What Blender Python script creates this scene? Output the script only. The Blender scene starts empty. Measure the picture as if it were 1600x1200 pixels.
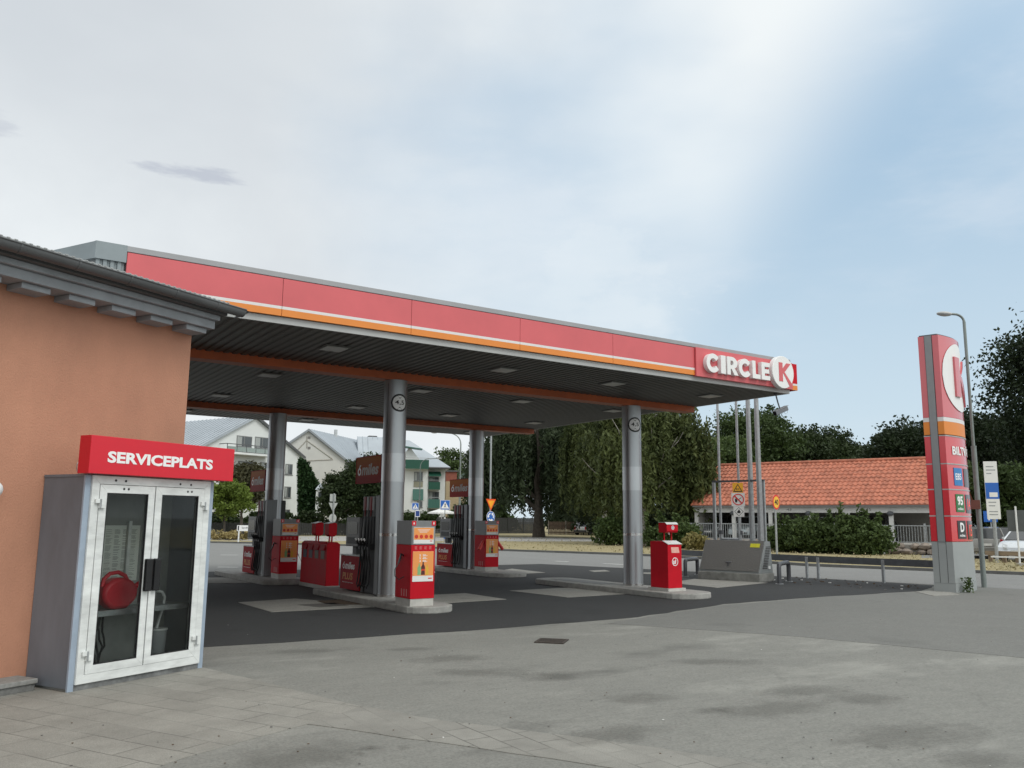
import bpy, bmesh, math, random
import numpy as np
from mathutils import Vector, Matrix
R = math.radians
rnd = random.Random(7)
rng = np.random.default_rng(11)
scene = bpy.context.scene
COL = scene.collection

# ------------------------------------------------------------------ camera
CF, CYAW, CPITCH, CROLL, CH = 1329.1, .5910, .1588, .0097, 1.7     # focal length in photo pixels, angles, eye height
fw = Vector((math.sin(CYAW)*math.cos(CPITCH), math.cos(CYAW)*math.cos(CPITCH), math.sin(CPITCH)))
rt0 = Vector((math.cos(CYAW), -math.sin(CYAW), 0)); up0 = rt0.cross(fw)
rt = math.cos(CROLL)*rt0+math.sin(CROLL)*up0; up = -math.sin(CROLL)*rt0+math.cos(CROLL)*up0
cam = bpy.data.cameras.new('camera'); camo = bpy.data.objects.new('camera', cam); COL.objects.link(camo)
cam.sensor_width = 36; cam.lens = CF/1600*36; cam.clip_end = 2000; cam.clip_start = .05
m = Matrix((rt, up, -fw)).transposed().to_4x4(); m.translation = Vector((0, 0, CH)); camo.matrix_world = m
scene.camera = camo

# ------------------------------------------------------------------ sky, sun, exposure
SUN_EL, SUN_AZ = 48, 160            # azimuth clockwise from +Y
sun = bpy.data.lights.new('sun', 'SUN'); suno = bpy.data.objects.new('sun', sun); COL.objects.link(suno)
sun.energy = 1.1; sun.angle = R(22); sun.color = (1, .985, .93)
sd = Vector((math.sin(R(SUN_AZ))*math.cos(R(SUN_EL)), math.cos(R(SUN_AZ))*math.cos(R(SUN_EL)), math.sin(R(SUN_EL))))
suno.rotation_euler = sd.to_track_quat('Z', 'Y').to_euler(); suno.location = sd*50
scene.view_settings.view_transform = 'Standard'; scene.view_settings.look = 'None'
scene.view_settings.exposure = 0.0; scene.view_settings.gamma = 1

def azel(az, el): return Vector((math.sin(R(az))*math.cos(R(el)), math.cos(R(az))*math.cos(R(el)), math.sin(R(el))))
def build_world():
    w = bpy.data.worlds.new('World'); scene.world = w; w.use_nodes = True
    nt = w.node_tree; N = nt.nodes; L = nt.links; N.clear()
    out = N.new('ShaderNodeOutputWorld'); bg = N.new('ShaderNodeBackground'); L.new(bg.outputs[0], out.inputs[0])
    sky = N.new('ShaderNodeTexSky'); sky.sky_type = 'NISHITA'; sky.sun_disc = False
    sky.sun_elevation = R(SUN_EL); sky.sun_rotation = R(SUN_AZ); sky.dust_density = 1.6; sky.ozone_density = 1.5
    tc = N.new('ShaderNodeTexCoord'); D = tc.outputs['Generated']
    def mth(op, a, b=None, c=None, clamp=False):
        n = N.new('ShaderNodeMath'); n.operation = op; n.use_clamp = clamp
        for i, v in enumerate((a, b, c)):
            if v is None: continue
            if isinstance(v, (int, float)): n.inputs[i].default_value = v
            else: L.new(v, n.inputs[i])
        return n.outputs[0]
    def dot(v):
        n = N.new('ShaderNodeVectorMath'); n.operation = 'DOT_PRODUCT'; L.new(D, n.inputs[0]); n.inputs[1].default_value = v; return n.outputs['Value']
    def ss(x, a, b):
        n = N.new('ShaderNodeMapRange'); n.interpolation_type = 'SMOOTHSTEP'; L.new(x, n.inputs[0])
        n.inputs[1].default_value = a; n.inputs[2].default_value = b; return n.outputs[0]
    def noise(scale, detail=6, rough=.55, stretch=None, off=0):
        mp = N.new('ShaderNodeMapping'); L.new(D, mp.inputs[0]); mp.inputs['Location'].default_value = (off, off*.7, off*.3)
        if stretch: mp.inputs['Scale'].default_value = stretch
        n = N.new('ShaderNodeTexNoise'); L.new(mp.outputs[0], n.inputs[0]); n.inputs['Scale'].default_value = scale
        n.inputs['Detail'].default_value = detail; n.inputs['Roughness'].default_value = rough; return n.outputs['Fac']
    def mix(f, a, b):
        n = N.new('ShaderNodeMix'); n.data_type = 'RGBA'
        if isinstance(f, (int, float)): n.inputs[0].default_value = f
        else: L.new(f, n.inputs[0])
        for i, v in ((6, a), (7, b)):
            if isinstance(v, tuple): n.inputs[i].default_value = (*v, 1)
            else: L.new(v, n.inputs[i])
        return n.outputs[2]
    sc_ = N.new('ShaderNodeVectorMath'); sc_.operation = 'SCALE'; L.new(sky.outputs[0], sc_.inputs[0]); sc_.inputs['Scale'].default_value = .85
    sepd = N.new('ShaderNodeSeparateXYZ'); L.new(D, sepd.inputs[0]); Z = sepd.outputs[2]
    # thin summer haze over the blue: pale near the horizon
    hz = ss(Z, .0, .55)
    hazecol = mix(hz, (6.9, 8.35, 9.3), (4.1, 6.0, 7.95))
    blue = mix(.85, sc_.outputs[0], hazecol)
    # cloud bank: everything left of a slanting edge
    n1 = azel(42.5, 13).cross(azel(60, 31)).normalized()
    edge = dot(n1)
    cn = noise(2.4, 8, .58); cn2 = noise(1.3, 5, .5, (1, 1, 2.2), 3.1); fine = noise(7, 8, .6, (1, 1, 2.5), 1.7)
    e2 = mth('ADD', mth('ADD', edge, mth('MULTIPLY', mth('SUBTRACT', cn2, .5), .75)), mth('MULTIPLY', mth('SUBTRACT', cn, .5), .55))
    e2 = mth('ADD', e2, mth('MULTIPLY', mth('SUBTRACT', fine, .5), .34))
    mask = ss(e2, -.13, .10) if n1.dot(azel(10, 15)) > 0 else ss(mth('MULTIPLY', edge, -1), -.1, .1)
    # bluish gap inside the bank and soft grey bodies
    gap = ss(mth('ADD', dot(azel(35, 25)), mth('MULTIPLY', mth('SUBTRACT', cn2, .5), .11)), .955, 1.0)
    mask = mth('MULTIPLY', mask, mth('SUBTRACT', 1, mth('MULTIPLY', gap, .75)), clamp=True)
    g1 = ss(mth('ADD', dot(azel(8, 36)), mth('MULTIPLY', mth('SUBTRACT', cn, .5), .35)), .80, 1.0)
    body = ss(cn2, .38, .66)
    shade = mth('ADD', mth('ADD', mth('MULTIPLY', g1, .6), mth('MULTIPLY', ss(Z, .25, .55), .16)), mth('MULTIPLY', body, .30), clamp=True)
    ccol = mix(shade, (9.3, 9.75, 9.9), (6.3, 6.75, 7.2))
    # small dark wisps low in the bank
    st = azel(11.5, 23.2)
    wis = noise(26, 4, .6, (1, 1, 4.5), 5)
    def wisp(az, el, rx, rz, amt):
        c = azel(az, el); tx = Vector((math.cos(R(az)), -math.sin(R(az)), 0)); tz = tx.cross(c)*-1
        a = mth('SUBTRACT', dot(tx), tx.dot(c)); b = mth('SUBTRACT', dot(tz), tz.dot(c))
        q = mth('ADD', mth('POWER', mth('DIVIDE', mth('ABSOLUTE', a), rx), 2), mth('POWER', mth('DIVIDE', mth('ABSOLUTE', b), rz), 2))
        q = mth('ADD', q, mth('MULTIPLY', mth('SUBTRACT', wis, .5), 3.2))
        return mth('MULTIPLY', mth('MULTIPLY', ss(q, 1.2, -.1), amt), ss(dot(c), .9, .95))
    w1 = wisp(12.3, 21.4, .062, .0085, .55); w2 = wisp(-1, 22, .05, .018, .35)
    wall = mth('ADD', w1, w2, clamp=True)
    puff = ss(mth('ADD', mth('ADD', dot(azel(39.8, 14.6)), mth('MULTIPLY', mth('SUBTRACT', fine, .5), .022)), mth('MULTIPLY', mth('SUBTRACT', noise(11, 7, .6, None, 2.2), .5), .014)), .9880, 1.0005)
    mask = mth('MAXIMUM', mask, mth('MULTIPLY', puff, .55))
    ccol = mix(wall, ccol, (4.2, 4.6, 5.6))
    # faint high cirrus streak over the blue
    cir = mth('MULTIPLY', ss(noise(1.9, 7, .6, (1, 1, 3), 8), .47, .74), .55)
    blue = mix(cir, blue, (7.4, 8.1, 8.9))
    col = mix(mask, blue, ccol)
    # brighter veil of cloud round the sun, behind the photographer
    glow = ss(dot(sd), .15, 1.0)
    col = mix(mth('MULTIPLY', glow, .85), col, (14.6, 14.9, 14.3))
    # below the horizon: dull ground
    col = mix(ss(Z, -.02, -.10), col, (1.6, 1.6, 1.55))
    L.new(col, bg.inputs[0]); bg.inputs[1].default_value = .1
build_world()

# ------------------------------------------------------------------ helpers
def ray(px, py): return fw*CF+rt*(px-800)-up*(py-600)
def G(px, py, z=0.):
    d = ray(px, py); t = (z-CH)/d.z; return Vector((d.x*t, d.y*t, z))
def AT(px, py, D):
    d = ray(px, py); t = D/math.hypot(d.x, d.y); return Vector((d.x*t, d.y*t, CH+d.z*t))
class Fr:
    """a vertical working plane standing at a surveyed point"""
    def __init__(s, p, ang): s.p = Vector((p[0], p[1], 0)); s.a = ang; a = R(ang); s.u = Vector((math.cos(a), math.sin(a), 0)); s.n = Vector((-math.sin(a), math.cos(a), 0))
    def uz(s, px, py, y=0.):
        d = ray(px, py); P0 = s.p+s.n*y; t = (P0-Vector((0, 0, CH))).dot(s.n)/d.dot(s.n); P = Vector((0, 0, CH))+d*t
        return (P-P0).dot(s.u), P.z
    def rect(s, x0, y0, x1, y1, y=0.):
        a = s.uz(x0, y0, y); b = s.uz(x1, y1, y); return min(a[0], b[0]), max(a[0], b[0]), min(a[1], b[1]), max(a[1], b[1])

MATS = {}
def M(name, col, rough=.6, metal=0., amt=.12, scale=6., bump=0., bscale=40., spec=.5, coat=0., col2=None, stretch=None, emit=0., trans=0.):
    if name in MATS: return MATS[name]
    mt = bpy.data.materials.new(name); mt.use_nodes = True; nt = mt.node_tree; N = nt.nodes; L = nt.links
    p = N['Principled BSDF']; p.inputs['Roughness'].default_value = rough; p.inputs['Metallic'].default_value = metal
    p.inputs['Specular IOR Level'].default_value = spec; p.inputs['Coat Weight'].default_value = coat
    p.inputs['Coat Roughness'].default_value = .12
    tc = N.new('ShaderNodeTexCoord'); mp = N.new('ShaderNodeMapping'); L.new(tc.outputs['Object'], mp.inputs[0])
    if stretch: mp.inputs['Scale'].default_value = stretch
    n = N.new('ShaderNodeTexNoise'); L.new(mp.outputs[0], n.inputs[0]); n.inputs['Scale'].default_value = scale; n.inputs['Detail'].default_value = 7; n.inputs['Roughness'].default_value = .62
    mr = N.new('ShaderNodeMapRange'); L.new(n.outputs['Fac'], mr.inputs[0]); mr.inputs[1].default_value = .3; mr.inputs[2].default_value = .72
    mx = N.new('ShaderNodeMix'); mx.data_type = 'RGBA'; L.new(mr.outputs[0], mx.inputs[0])
    c2 = col2 or tuple(x*(1-amt*1.6) for x in col); c1 = tuple(min(1, x*(1+amt*.6)) for x in col)
    mx.inputs[6].default_value = (*c2, 1); mx.inputs[7].default_value = (*c1, 1); L.new(mx.outputs[2], p.inputs['Base Color'])
    if rough > .15:
        mr2 = N.new('ShaderNodeMapRange'); L.new(n.outputs['Fac'], mr2.inputs[0]); mr2.inputs[3].default_value = rough*.85; mr2.inputs[4].default_value = min(1, rough*1.2); L.new(mr2.outputs[0], p.inputs['Roughness'])
    if bump:
        nb = N.new('ShaderNodeTexNoise'); L.new(mp.outputs[0], nb.inputs[0]); nb.inputs['Scale'].default_value = bscale; nb.inputs['Detail'].default_value = 5
        b = N.new('ShaderNodeBump'); b.inputs['Strength'].default_value = bump; b.inputs['Distance'].default_value = .02; L.new(nb.outputs['Fac'], b.inputs['Height']); L.new(b.outputs[0], p.inputs['Normal'])
    if emit:
        L.new(mx.outputs[2], p.inputs['Emission Color']); p.inputs['Emission Strength'].default_value = emit
    MATS[name] = mt; return mt
def glass(name, tint=(.85, .88, .87), refl=.9, dirt=.08):
    if name in MATS: return MATS[name]
    mt = bpy.data.materials.new(name); mt.use_nodes = True; nt = mt.node_tree; N = nt.nodes; L = nt.links; N.clear()
    o = N.new('ShaderNodeOutputMaterial'); t = N.new('ShaderNodeBsdfTransparent'); t.inputs[0].default_value = (*tint, 1)
    g = N.new('ShaderNodeBsdfGlossy'); g.inputs['Roughness'].default_value = .03; g.inputs[0].default_value = (refl, refl, refl, 1)
    f = N.new('ShaderNodeFresnel'); f.inputs[0].default_value = 1.45
    d = N.new('ShaderNodeBsdfDiffuse'); d.inputs[0].default_value = (.5, .5, .47, 1)
    tc = N.new('ShaderNodeTexCoord'); n = N.new('ShaderNodeTexNoise'); L.new(tc.outputs['Object'], n.inputs[0]); n.inputs['Scale'].default_value = 5; n.inputs['Detail'].default_value = 8
    mr = N.new('ShaderNodeMapRange'); L.new(n.outputs['Fac'], mr.inputs[0]); mr.inputs[1].default_value = .4; mr.inputs[2].default_value = .8; mr.inputs[3].default_value = dirt*.3; mr.inputs[4].default_value = dirt*1.6
    m1 = N.new('ShaderNodeMixShader'); L.new(f.outputs[0], m1.inputs[0]); L.new(t.outputs[0], m1.inputs[1]); L.new(g.outputs[0], m1.inputs[2])
    m2 = N.new('ShaderNodeMixShader'); L.new(mr.outputs[0], m2.inputs[0]); L.new(m1.outputs[0], m2.inputs[1]); L.new(d.outputs[0], m2.inputs[2]); L.new(m2.outputs[0], o.inputs[0])
    MATS[name] = mt; return mt

class MB:
    def __init__(s): s.v = []; s.f = []; s.m = []; s.mats = []
    def mi(s, m):
        if m not in s.mats: s.mats.append(m)
        return s.mats.index(m)
    def add(s, vs, fs, m):
        o = len(s.v); s.v += [tuple(v) for v in vs]; k = s.mi(m)
        for f in fs: s.f.append([i+o for i in f]); s.m.append(k)
        return s
    def box(s, x0, x1, y0, y1, z0, z1, m, rot=0, c=None):
        vs = [(x, y, z) for z in (z0, z1) for y in (y0, y1) for x in (x0, x1)]
        if rot:
            cx, cy = c or ((x0+x1)/2, (y0+y1)/2); a = R(rot); vs = [(cx+(x-cx)*math.cos(a)-(y-cy)*math.sin(a), cy+(x-cx)*math.sin(a)+(y-cy)*math.cos(a), z) for x, y, z in vs]
        return s.add(vs, [(0, 2, 3, 1), (4, 5, 7, 6), (0, 1, 5, 4), (2, 6, 7, 3), (0, 4, 6, 2), (1, 3, 7, 5)], m)
    def poly(s, pts, m): return s.add(pts, [list(range(len(pts)))], m)
    def prism(s, pts, d, m):
        """closed polygon of 3-D points pushed along vector d"""
        n = len(pts); d = Vector(d); a = [Vector(p) for p in pts]; b = [p+d for p in a]
        return s.add(a+b, [list(range(n)), list(range(n, 2*n))[::-1]]+[(i, i+n, (i+1) % n+n, (i+1) % n) for i in range(n)], m)
    def cyl(s, p0, p1, r0, m, r1=None, n=12, caps=True):
        return s.tube([p0, p1], [r0, r0 if r1 is None else r1], m, n, caps)
    def tube(s, pts, r, m, n=8, caps=True):
        pts = [Vector(p) for p in pts]; k = len(pts); rs = r if isinstance(r, (list, tuple)) else [r]*k
        vs = []; prev = None
        for i, p in enumerate(pts):
            t = (pts[min(i+1, k-1)]-pts[max(i-1, 0)]).normalized()
            if prev is None: a = t.cross(Vector((0, 0, 1))) if abs(t.z) < .9 else t.cross(Vector((1, 0, 0)))
            else: a = prev-t*prev.dot(t)
            a.normalize(); prev = a; b = t.cross(a)
            vs += [p+(a*math.cos(2*math.pi*j/n)+b*math.sin(2*math.pi*j/n))*rs[i] for j in range(n)]
        fs = [(i*n+j, i*n+(j+1) % n, (i+1)*n+(j+1) % n, (i+1)*n+j) for i in range(k-1) for j in range(n)]
        if caps: fs += [list(range(n))[::-1], list(range((k-1)*n, k*n))]
        return s.add(vs, fs, m)
    def ball(s, c, r, m, n=14, k=8, squash=(1, 1, 1)):
        vs = []; 
        for i in range(k+1):
            th = math.pi*i/k
            for j in range(n): ph = 2*math.pi*j/n; vs.append((c[0]+r*squash[0]*math.sin(th)*math.cos(ph), c[1]+r*squash[1]*math.sin(th)*math.sin(ph), c[2]+r*squash[2]*math.cos(th)))
        return s.add(vs, [(i*n+j, (i+1)*n+j, (i+1)*n+(j+1) % n, i*n+(j+1) % n) for i in range(k) for j in range(n)], m)
    def disc(s, c, r, m, n=40, rz=None, axis='y', th=.004, r_in=0):
        """flat disc facing -y (or ring) with thickness th"""
        rz = rz or r; o = [(c[0]+r*math.cos(2*math.pi*i/n), c[1], c[2]+rz*math.sin(2*math.pi*i/n)) for i in range(n)]
        if not r_in: return s.prism(o, (0, -th, 0), m)
        k = r_in/r; i_ = [(c[0]+(x-c[0])*k, y, c[2]+(z-c[2])*k) for x, y, z in o]
        vs = o+i_+[(x, y-th, z) for x, y, z in o]+[(x, y-th, z) for x, y, z in i_]
        fs = []
        for a in range(n):
            b = (a+1) % n; fs += [(a, b, n+b, n+a), (2*n+a, 3*n+a, 3*n+b, 2*n+b), (a, 2*n+a, 2*n+b, b), (n+a, n+b, 3*n+b, 3*n+a)]
        return s.add(vs, fs, m)
    def build(s, name, parent=None, bevel=0, smooth=False, label=None, fix=True, loc=None):
        me = bpy.data.meshes.new(name); me.from_pydata(s.v, [], s.f)
        for m_ in s.mats: me.materials.append(m_)
        me.polygons.foreach_set('material_index', s.m)
        if fix:
            bm = bmesh.new(); bm.from_mesh(me); bmesh.ops.recalc_face_normals(bm, faces=bm.faces); bm.to_mesh(me); bm.free()
        if smooth:
            me.polygons.foreach_set('use_smooth', [True]*len(me.polygons)); me.set_sharp_from_angle(angle=R(38))
        o = bpy.data.objects.new(name, me); COL.objects.link(o)
        if parent: o.parent = parent
        if loc: o.location = loc
        if label: o['label'] = label
        if bevel:
            b = o.modifiers.new('bevel', 'BEVEL'); b.width = bevel; b.segments = 2; b.limit_method = 'ANGLE'; b.angle_limit = R(50)
        return o
def tag(o, label, cat, group=None, kind=None):
    if label: o['label'] = label
    if cat: o['category'] = cat
    if group: o['group'] = group
    if kind: o['kind'] = kind
    return o
def thing(name, label, cat, loc=(0, 0, 0), rot=0, group=None):
    o = bpy.data.objects.new(name, None); COL.objects.link(o); o.location = loc; o.rotation_euler = (0, 0, R(rot)); o.empty_display_size = .2
    return tag(o, label, cat, group)
def struct(o, label=None): o['kind'] = 'structure'; 
def dup(root, loc, rot=None, label=None, group=None):
    c = root.copy(); COL.objects.link(c); c.location = loc
    if rot is not None: c.rotation_euler = (0, 0, R(rot))
    if label: c['label'] = label
    if group: c['group'] = group
    for a in list(root.children):
        a2 = a.copy(); COL.objects.link(a2); a2.parent = c
        for b in list(a.children): b2 = b.copy(); COL.objects.link(b2); b2.parent = a2
    return c
def children_named(root, name): return [c for c in root.children if c.name.split('.')[0] == name]

def text_mesh(s, w, h, depth=.004, shear=0., bold=.0, space=1.):
    cu = bpy.data.curves.new('lettering', 'FONT'); cu.body = s; cu.size = 1; cu.extrude = .5; cu.shear = shear; cu.offset = bold; cu.space_character = space; cu.resolution_u = 3
    o = bpy.data.objects.new('tmp', cu); COL.objects.link(o)
    dg = bpy.context.evaluated_depsgraph_get(); me = bpy.data.meshes.new_from_object(o.evaluated_get(dg)); bpy.data.objects.remove(o)
    co = np.empty(len(me.vertices)*3); me.vertices.foreach_get('co', co); co = co.reshape(-1, 3)
    mn = co.min(0); mx = co.max(0); sc = (w/(mx[0]-mn[0]), h/(mx[1]-mn[1]))
    out = np.stack([(co[:, 0]-mn[0])*sc[0], -(co[:, 2]+.5)*depth, (co[:, 1]-mn[1])*sc[1]], 1)
    me.vertices.foreach_set('co', out.ravel()); me.update(); return me
def text(s, x, y, z, w, h, mat, parent, name='lettering', depth=.004, shear=0., bold=.02, space=1., rotz=0, bend=None):
    """lettering whose lower-left corner stands at x,z and whose back sits on plane y, facing -y"""
    me = text_mesh(s, w, h, depth, shear, bold, space); me.name = name; me.materials.clear(); me.materials.append(mat)
    if bend:
        co = np.empty(len(me.vertices)*3); me.vertices.foreach_get('co', co); co = co.reshape(-1, 3)
        for c in co: c[1] += bend(x+c[0])-y
        me.vertices.foreach_set('co', co.ravel()); me.update()
    o = bpy.data.objects.new(name, me); COL.objects.link(o); o.parent = parent; o.location = (x, y, z); o.rotation_euler = (0, 0, R(rotz)); return o

# ------------------------------------------------------------------ materials
white = M('white_paint', (.74, .75, .75), .45, amt=.05)
dirtywhite = M('aged_white_aluminium', (.74, .76, .75), .38, amt=.16, scale=3, stretch=(1, 1, 3))
red = M('red_enamel', (.54, .008, .020), .55, amt=.1, spec=.15, scale=3)
redface = M('faded_sky_washed_red_vinyl', (.64, .118, .132), .42, amt=.06, scale=1.2)  # faded red, with the pale sky reflection mixed into its base colour
redsign = M('bright_red_acrylic', (.64, .008, .025), .3, amt=.03)
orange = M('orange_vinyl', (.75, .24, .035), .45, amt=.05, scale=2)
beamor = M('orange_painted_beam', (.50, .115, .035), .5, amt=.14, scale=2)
greymetal = M('grey_painted_steel', (.28, .30, .32), .5, amt=.08, scale=3)
lipmetal = M('light_grey_flashing', (.42, .43, .43), .5, amt=.08, scale=2)
silver = M('silver_painted_column', (.42, .44, .46), .36, metal=.8, amt=.07, scale=2.5, stretch=(1, 1, .3))
silver2 = M('bright_silver_sleeve', (.52, .54, .56), .33, metal=.8, amt=.07, scale=2.5, stretch=(1, 1, .3))
chrome = M('polished_band', (.6, .6, .6), .22, metal=.9, amt=.2, scale=14)
galv = M('galvanised_steel', (.40, .42, .43), .45, metal=.5, amt=.16, scale=12)
darkmetal = M('dark_grey_steel', (.10, .105, .115), .45, metal=.2, amt=.15)
black = M('black_rubber', (.018, .018, .02), .5, amt=.2)
blackpl = M('glossy_black_plastic', (.015, .015, .017), .22, amt=.2)
headgrey = M('grey_pump_housing', (.20, .205, .21), .45, amt=.08)
conc = M('pale_concrete', (.40, .395, .37), .85, amt=.18, scale=5, bump=.25, bscale=60)
conckerb = M('kerb_concrete', (.36, .355, .335), .85, amt=.2, scale=7, bump=.3, bscale=70)
redcap = M('red_panel_print', (.36, .010, .018), .6, amt=.06, spec=.15)
postor = M('poster_orange', (.83, .30, .07), .5, col2=(.85, .34, .10), scale=2.0, amt=.1)
paper = M('paper_white', (.78, .78, .76), .7, amt=.03)
textw = M('white_lettering', (.84, .84, .84), .45, amt=.02)
signred = M('sign_red', (.66, .02, .02), .4, amt=.03)
yellow = M('sign_yellow', (.85, .42, .02), .45, amt=.03)
signblue = M('sign_blue', (.02, .13, .50), .4, amt=.04)
plbase = M('bare_zinc_plinth', (.50, .49, .46), .55, amt=.12)

# ------------------------------------------------------------------ ground surfaces
def ground_mat(name, c1, c2, scale, patch, speck=.35, rough=.9, bump=.35, stains=0., stretch=None, cracks=0., pale=0.):
    mt = bpy.data.materials.new(name); mt.use_nodes = True; nt = mt.node_tree; N = nt.nodes; L = nt.links
    p = N['Principled BSDF']; p.inputs['Roughness'].default_value = rough; p.inputs['Specular IOR Level'].default_value = .3
    tc = N.new('ShaderNodeTexCoord'); V = tc.outputs['Object']
    def mp(s):
        n = N.new('ShaderNodeMapping'); L.new(V, n.inputs[0]); n.inputs['Scale'].default_value = s; return n.outputs[0]
    def nz(v, s, d=6, r=.6, off=0):
        n = N.new('ShaderNodeTexNoise'); n.noise_dimensions = '4D'; L.new(v, n.inputs['Vector']); n.inputs['W'].default_value = off; n.inputs['Scale'].default_value = s; n.inputs['Detail'].default_value = d; n.inputs['Roughness'].default_value = r; return n.outputs['Fac']
    def mr(x, a, b, c=0., d=1.):
        n = N.new('ShaderNodeMapRange'); L.new(x, n.inputs[0]); n.inputs[1].default_value = a; n.inputs[2].default_value = b; n.inputs[3].default_value = c; n.inputs[4].default_value = d; return n.outputs[0]
    def mix(f, a, b, blend='MIX'):
        n = N.new('ShaderNodeMix'); n.data_type = 'RGBA'; n.blend_type = blend
        if isinstance(f, (int, float)): n.inputs[0].default_value = f
        else: L.new(f, n.inputs[0])
        for i, v in ((6, a), (7, b)):
            if isinstance(v, tuple): n.inputs[i].default_value = (*v, 1)
            else: L.new(v, n.inputs[i])
        return n.outputs[2]
    W = mp(stretch) if stretch else V
    big = nz(W, scale, 7, .62); med = nz(V, scale*4.5, 6, .65, 3)
    col = mix(mr(big, .3, .72), c2, c1)
    fn = nz(mp((.6, 1.6, 1)), scale*14, 5, .7, 41); col = mix(mr(fn, .42, .66, 0, .6), col, tuple(x*.80 for x in c2)); bl9 = nz(mp((.7, 1.5, 1)), 6.5, 7, .82, 47); col = mix(mr(bl9, .50, .66, 0, .55), col, tuple(x*.66 for x in c2)); gr = nz(V, 34, 4, .75, 44); col = mix(mr(gr, .40, .62, 0, .5), col, tuple(x*.70 for x in c2)); col = mix(mr(gr, .60, .44, 0, .25), col, tuple(min(1, x*1.18) for x in c1))
    col = mix(mr(med, .35, .75, 0, .35), col, c2)
    if stains:
        st = nz(W, scale*1.3, 5, .55, 9); col = mix(mr(st, .60, .72, 0, stains), col, tuple(x*.45 for x in c2))
        st2 = nz(V, 2.2, 4, .5, 14); col = mix(mr(st2, .715, .76, 0, stains*1.1), col, tuple(x*.33 for x in c2))
    if pale:
        pl = nz(W, scale*1.1, 7, .7, 21); col = mix(mr(pl, .56, .74, 0, pale), col, tuple(min(1, x*1.35) for x in c1))
    if cracks:
        vo = N.new('ShaderNodeTexVoronoi'); vo.feature = 'DISTANCE_TO_EDGE'; vo.inputs['Scale'].default_value = .42
        wv = N.new('ShaderNodeVectorMath'); wv.operation = 'ADD'; nn = N.new('ShaderNodeTexNoise'); L.new(V, nn.inputs[0]); nn.inputs['Scale'].default_value = 1.3; nn.inputs['Detail'].default_value = 7
        L.new(V, wv.inputs[0]); L.new(nn.outputs['Color'], wv.inputs[1]); L.new(wv.outputs[0], vo.inputs['Vector'])
        gate = mr(nz(V, .5, 3, .5, 31), .5, .6, 0, 1)
        ck = N.new('ShaderNodeMath'); ck.operation = 'MULTIPLY'; L.new(mr(vo.outputs['Distance'], .0, .012, cracks, 0), ck.inputs[0]); L.new(gate, ck.inputs[1])
        col = mix(ck.outputs[0], col, tuple(x*.35 for x in c2))
    g1 = nz(V, 130, 3, .7, 5); g2 = nz(V, 420, 2, .6, 6)
    col = mix(mr(g1, .38, .62, 0, speck), col, tuple(x*.62 for x in c2)); col = mix(mr(g2, .58, .75, 0, speck), col, tuple(min(1, x*1.5) for x in c1))
    L.new(col, p.inputs['Base Color'])
    b = N.new('ShaderNodeBump'); b.inputs['Strength'].default_value = bump; b.inputs['Distance'].default_value = .01; L.new(g1, b.inputs['Height']); L.new(b.outputs[0], p.inputs['Normal'])
    MATS[name] = mt; return mt
oldasph = ground_mat('worn_light_asphalt', (.315, .312, .285), (.195, .195, .18), .62, 1, .35, stains=.7, stretch=(.5, 1.0, 1), cracks=.22, pale=.65)
newasph = ground_mat('fresh_dark_asphalt', (.058, .059, .060), (.038, .039, .040), .5, 1, .3, stains=.45, pale=.3)
midasph = ground_mat('mid_grey_asphalt', (.225, .225, .21), (.175, .175, .165), .8, 1, .3, stains=.3)
roadasph = ground_mat('road_asphalt', (.27, .27, .265), (.21, .21, .205), .25, 1, .2, stretch=(1.6, .25, 1), stains=.15)
slabc = ground_mat('concrete_apron', (.36, .35, .32), (.25, .245, .225), 1.2, 1, .25, stains=.5)
pathm = ground_mat('pale_path_asphalt', (.42, .41, .39), (.33, .32, .31), .6, 1, .2)
dryg = ground_mat('dry_lawn', (.44, .36, .215), (.27, .235, .125), .35, 1, .3, pale=.5)
oilstain = ground_mat('rust_brown_stain', (.10, .062, .038), (.06, .045, .032), 3, 1, .3)

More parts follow.
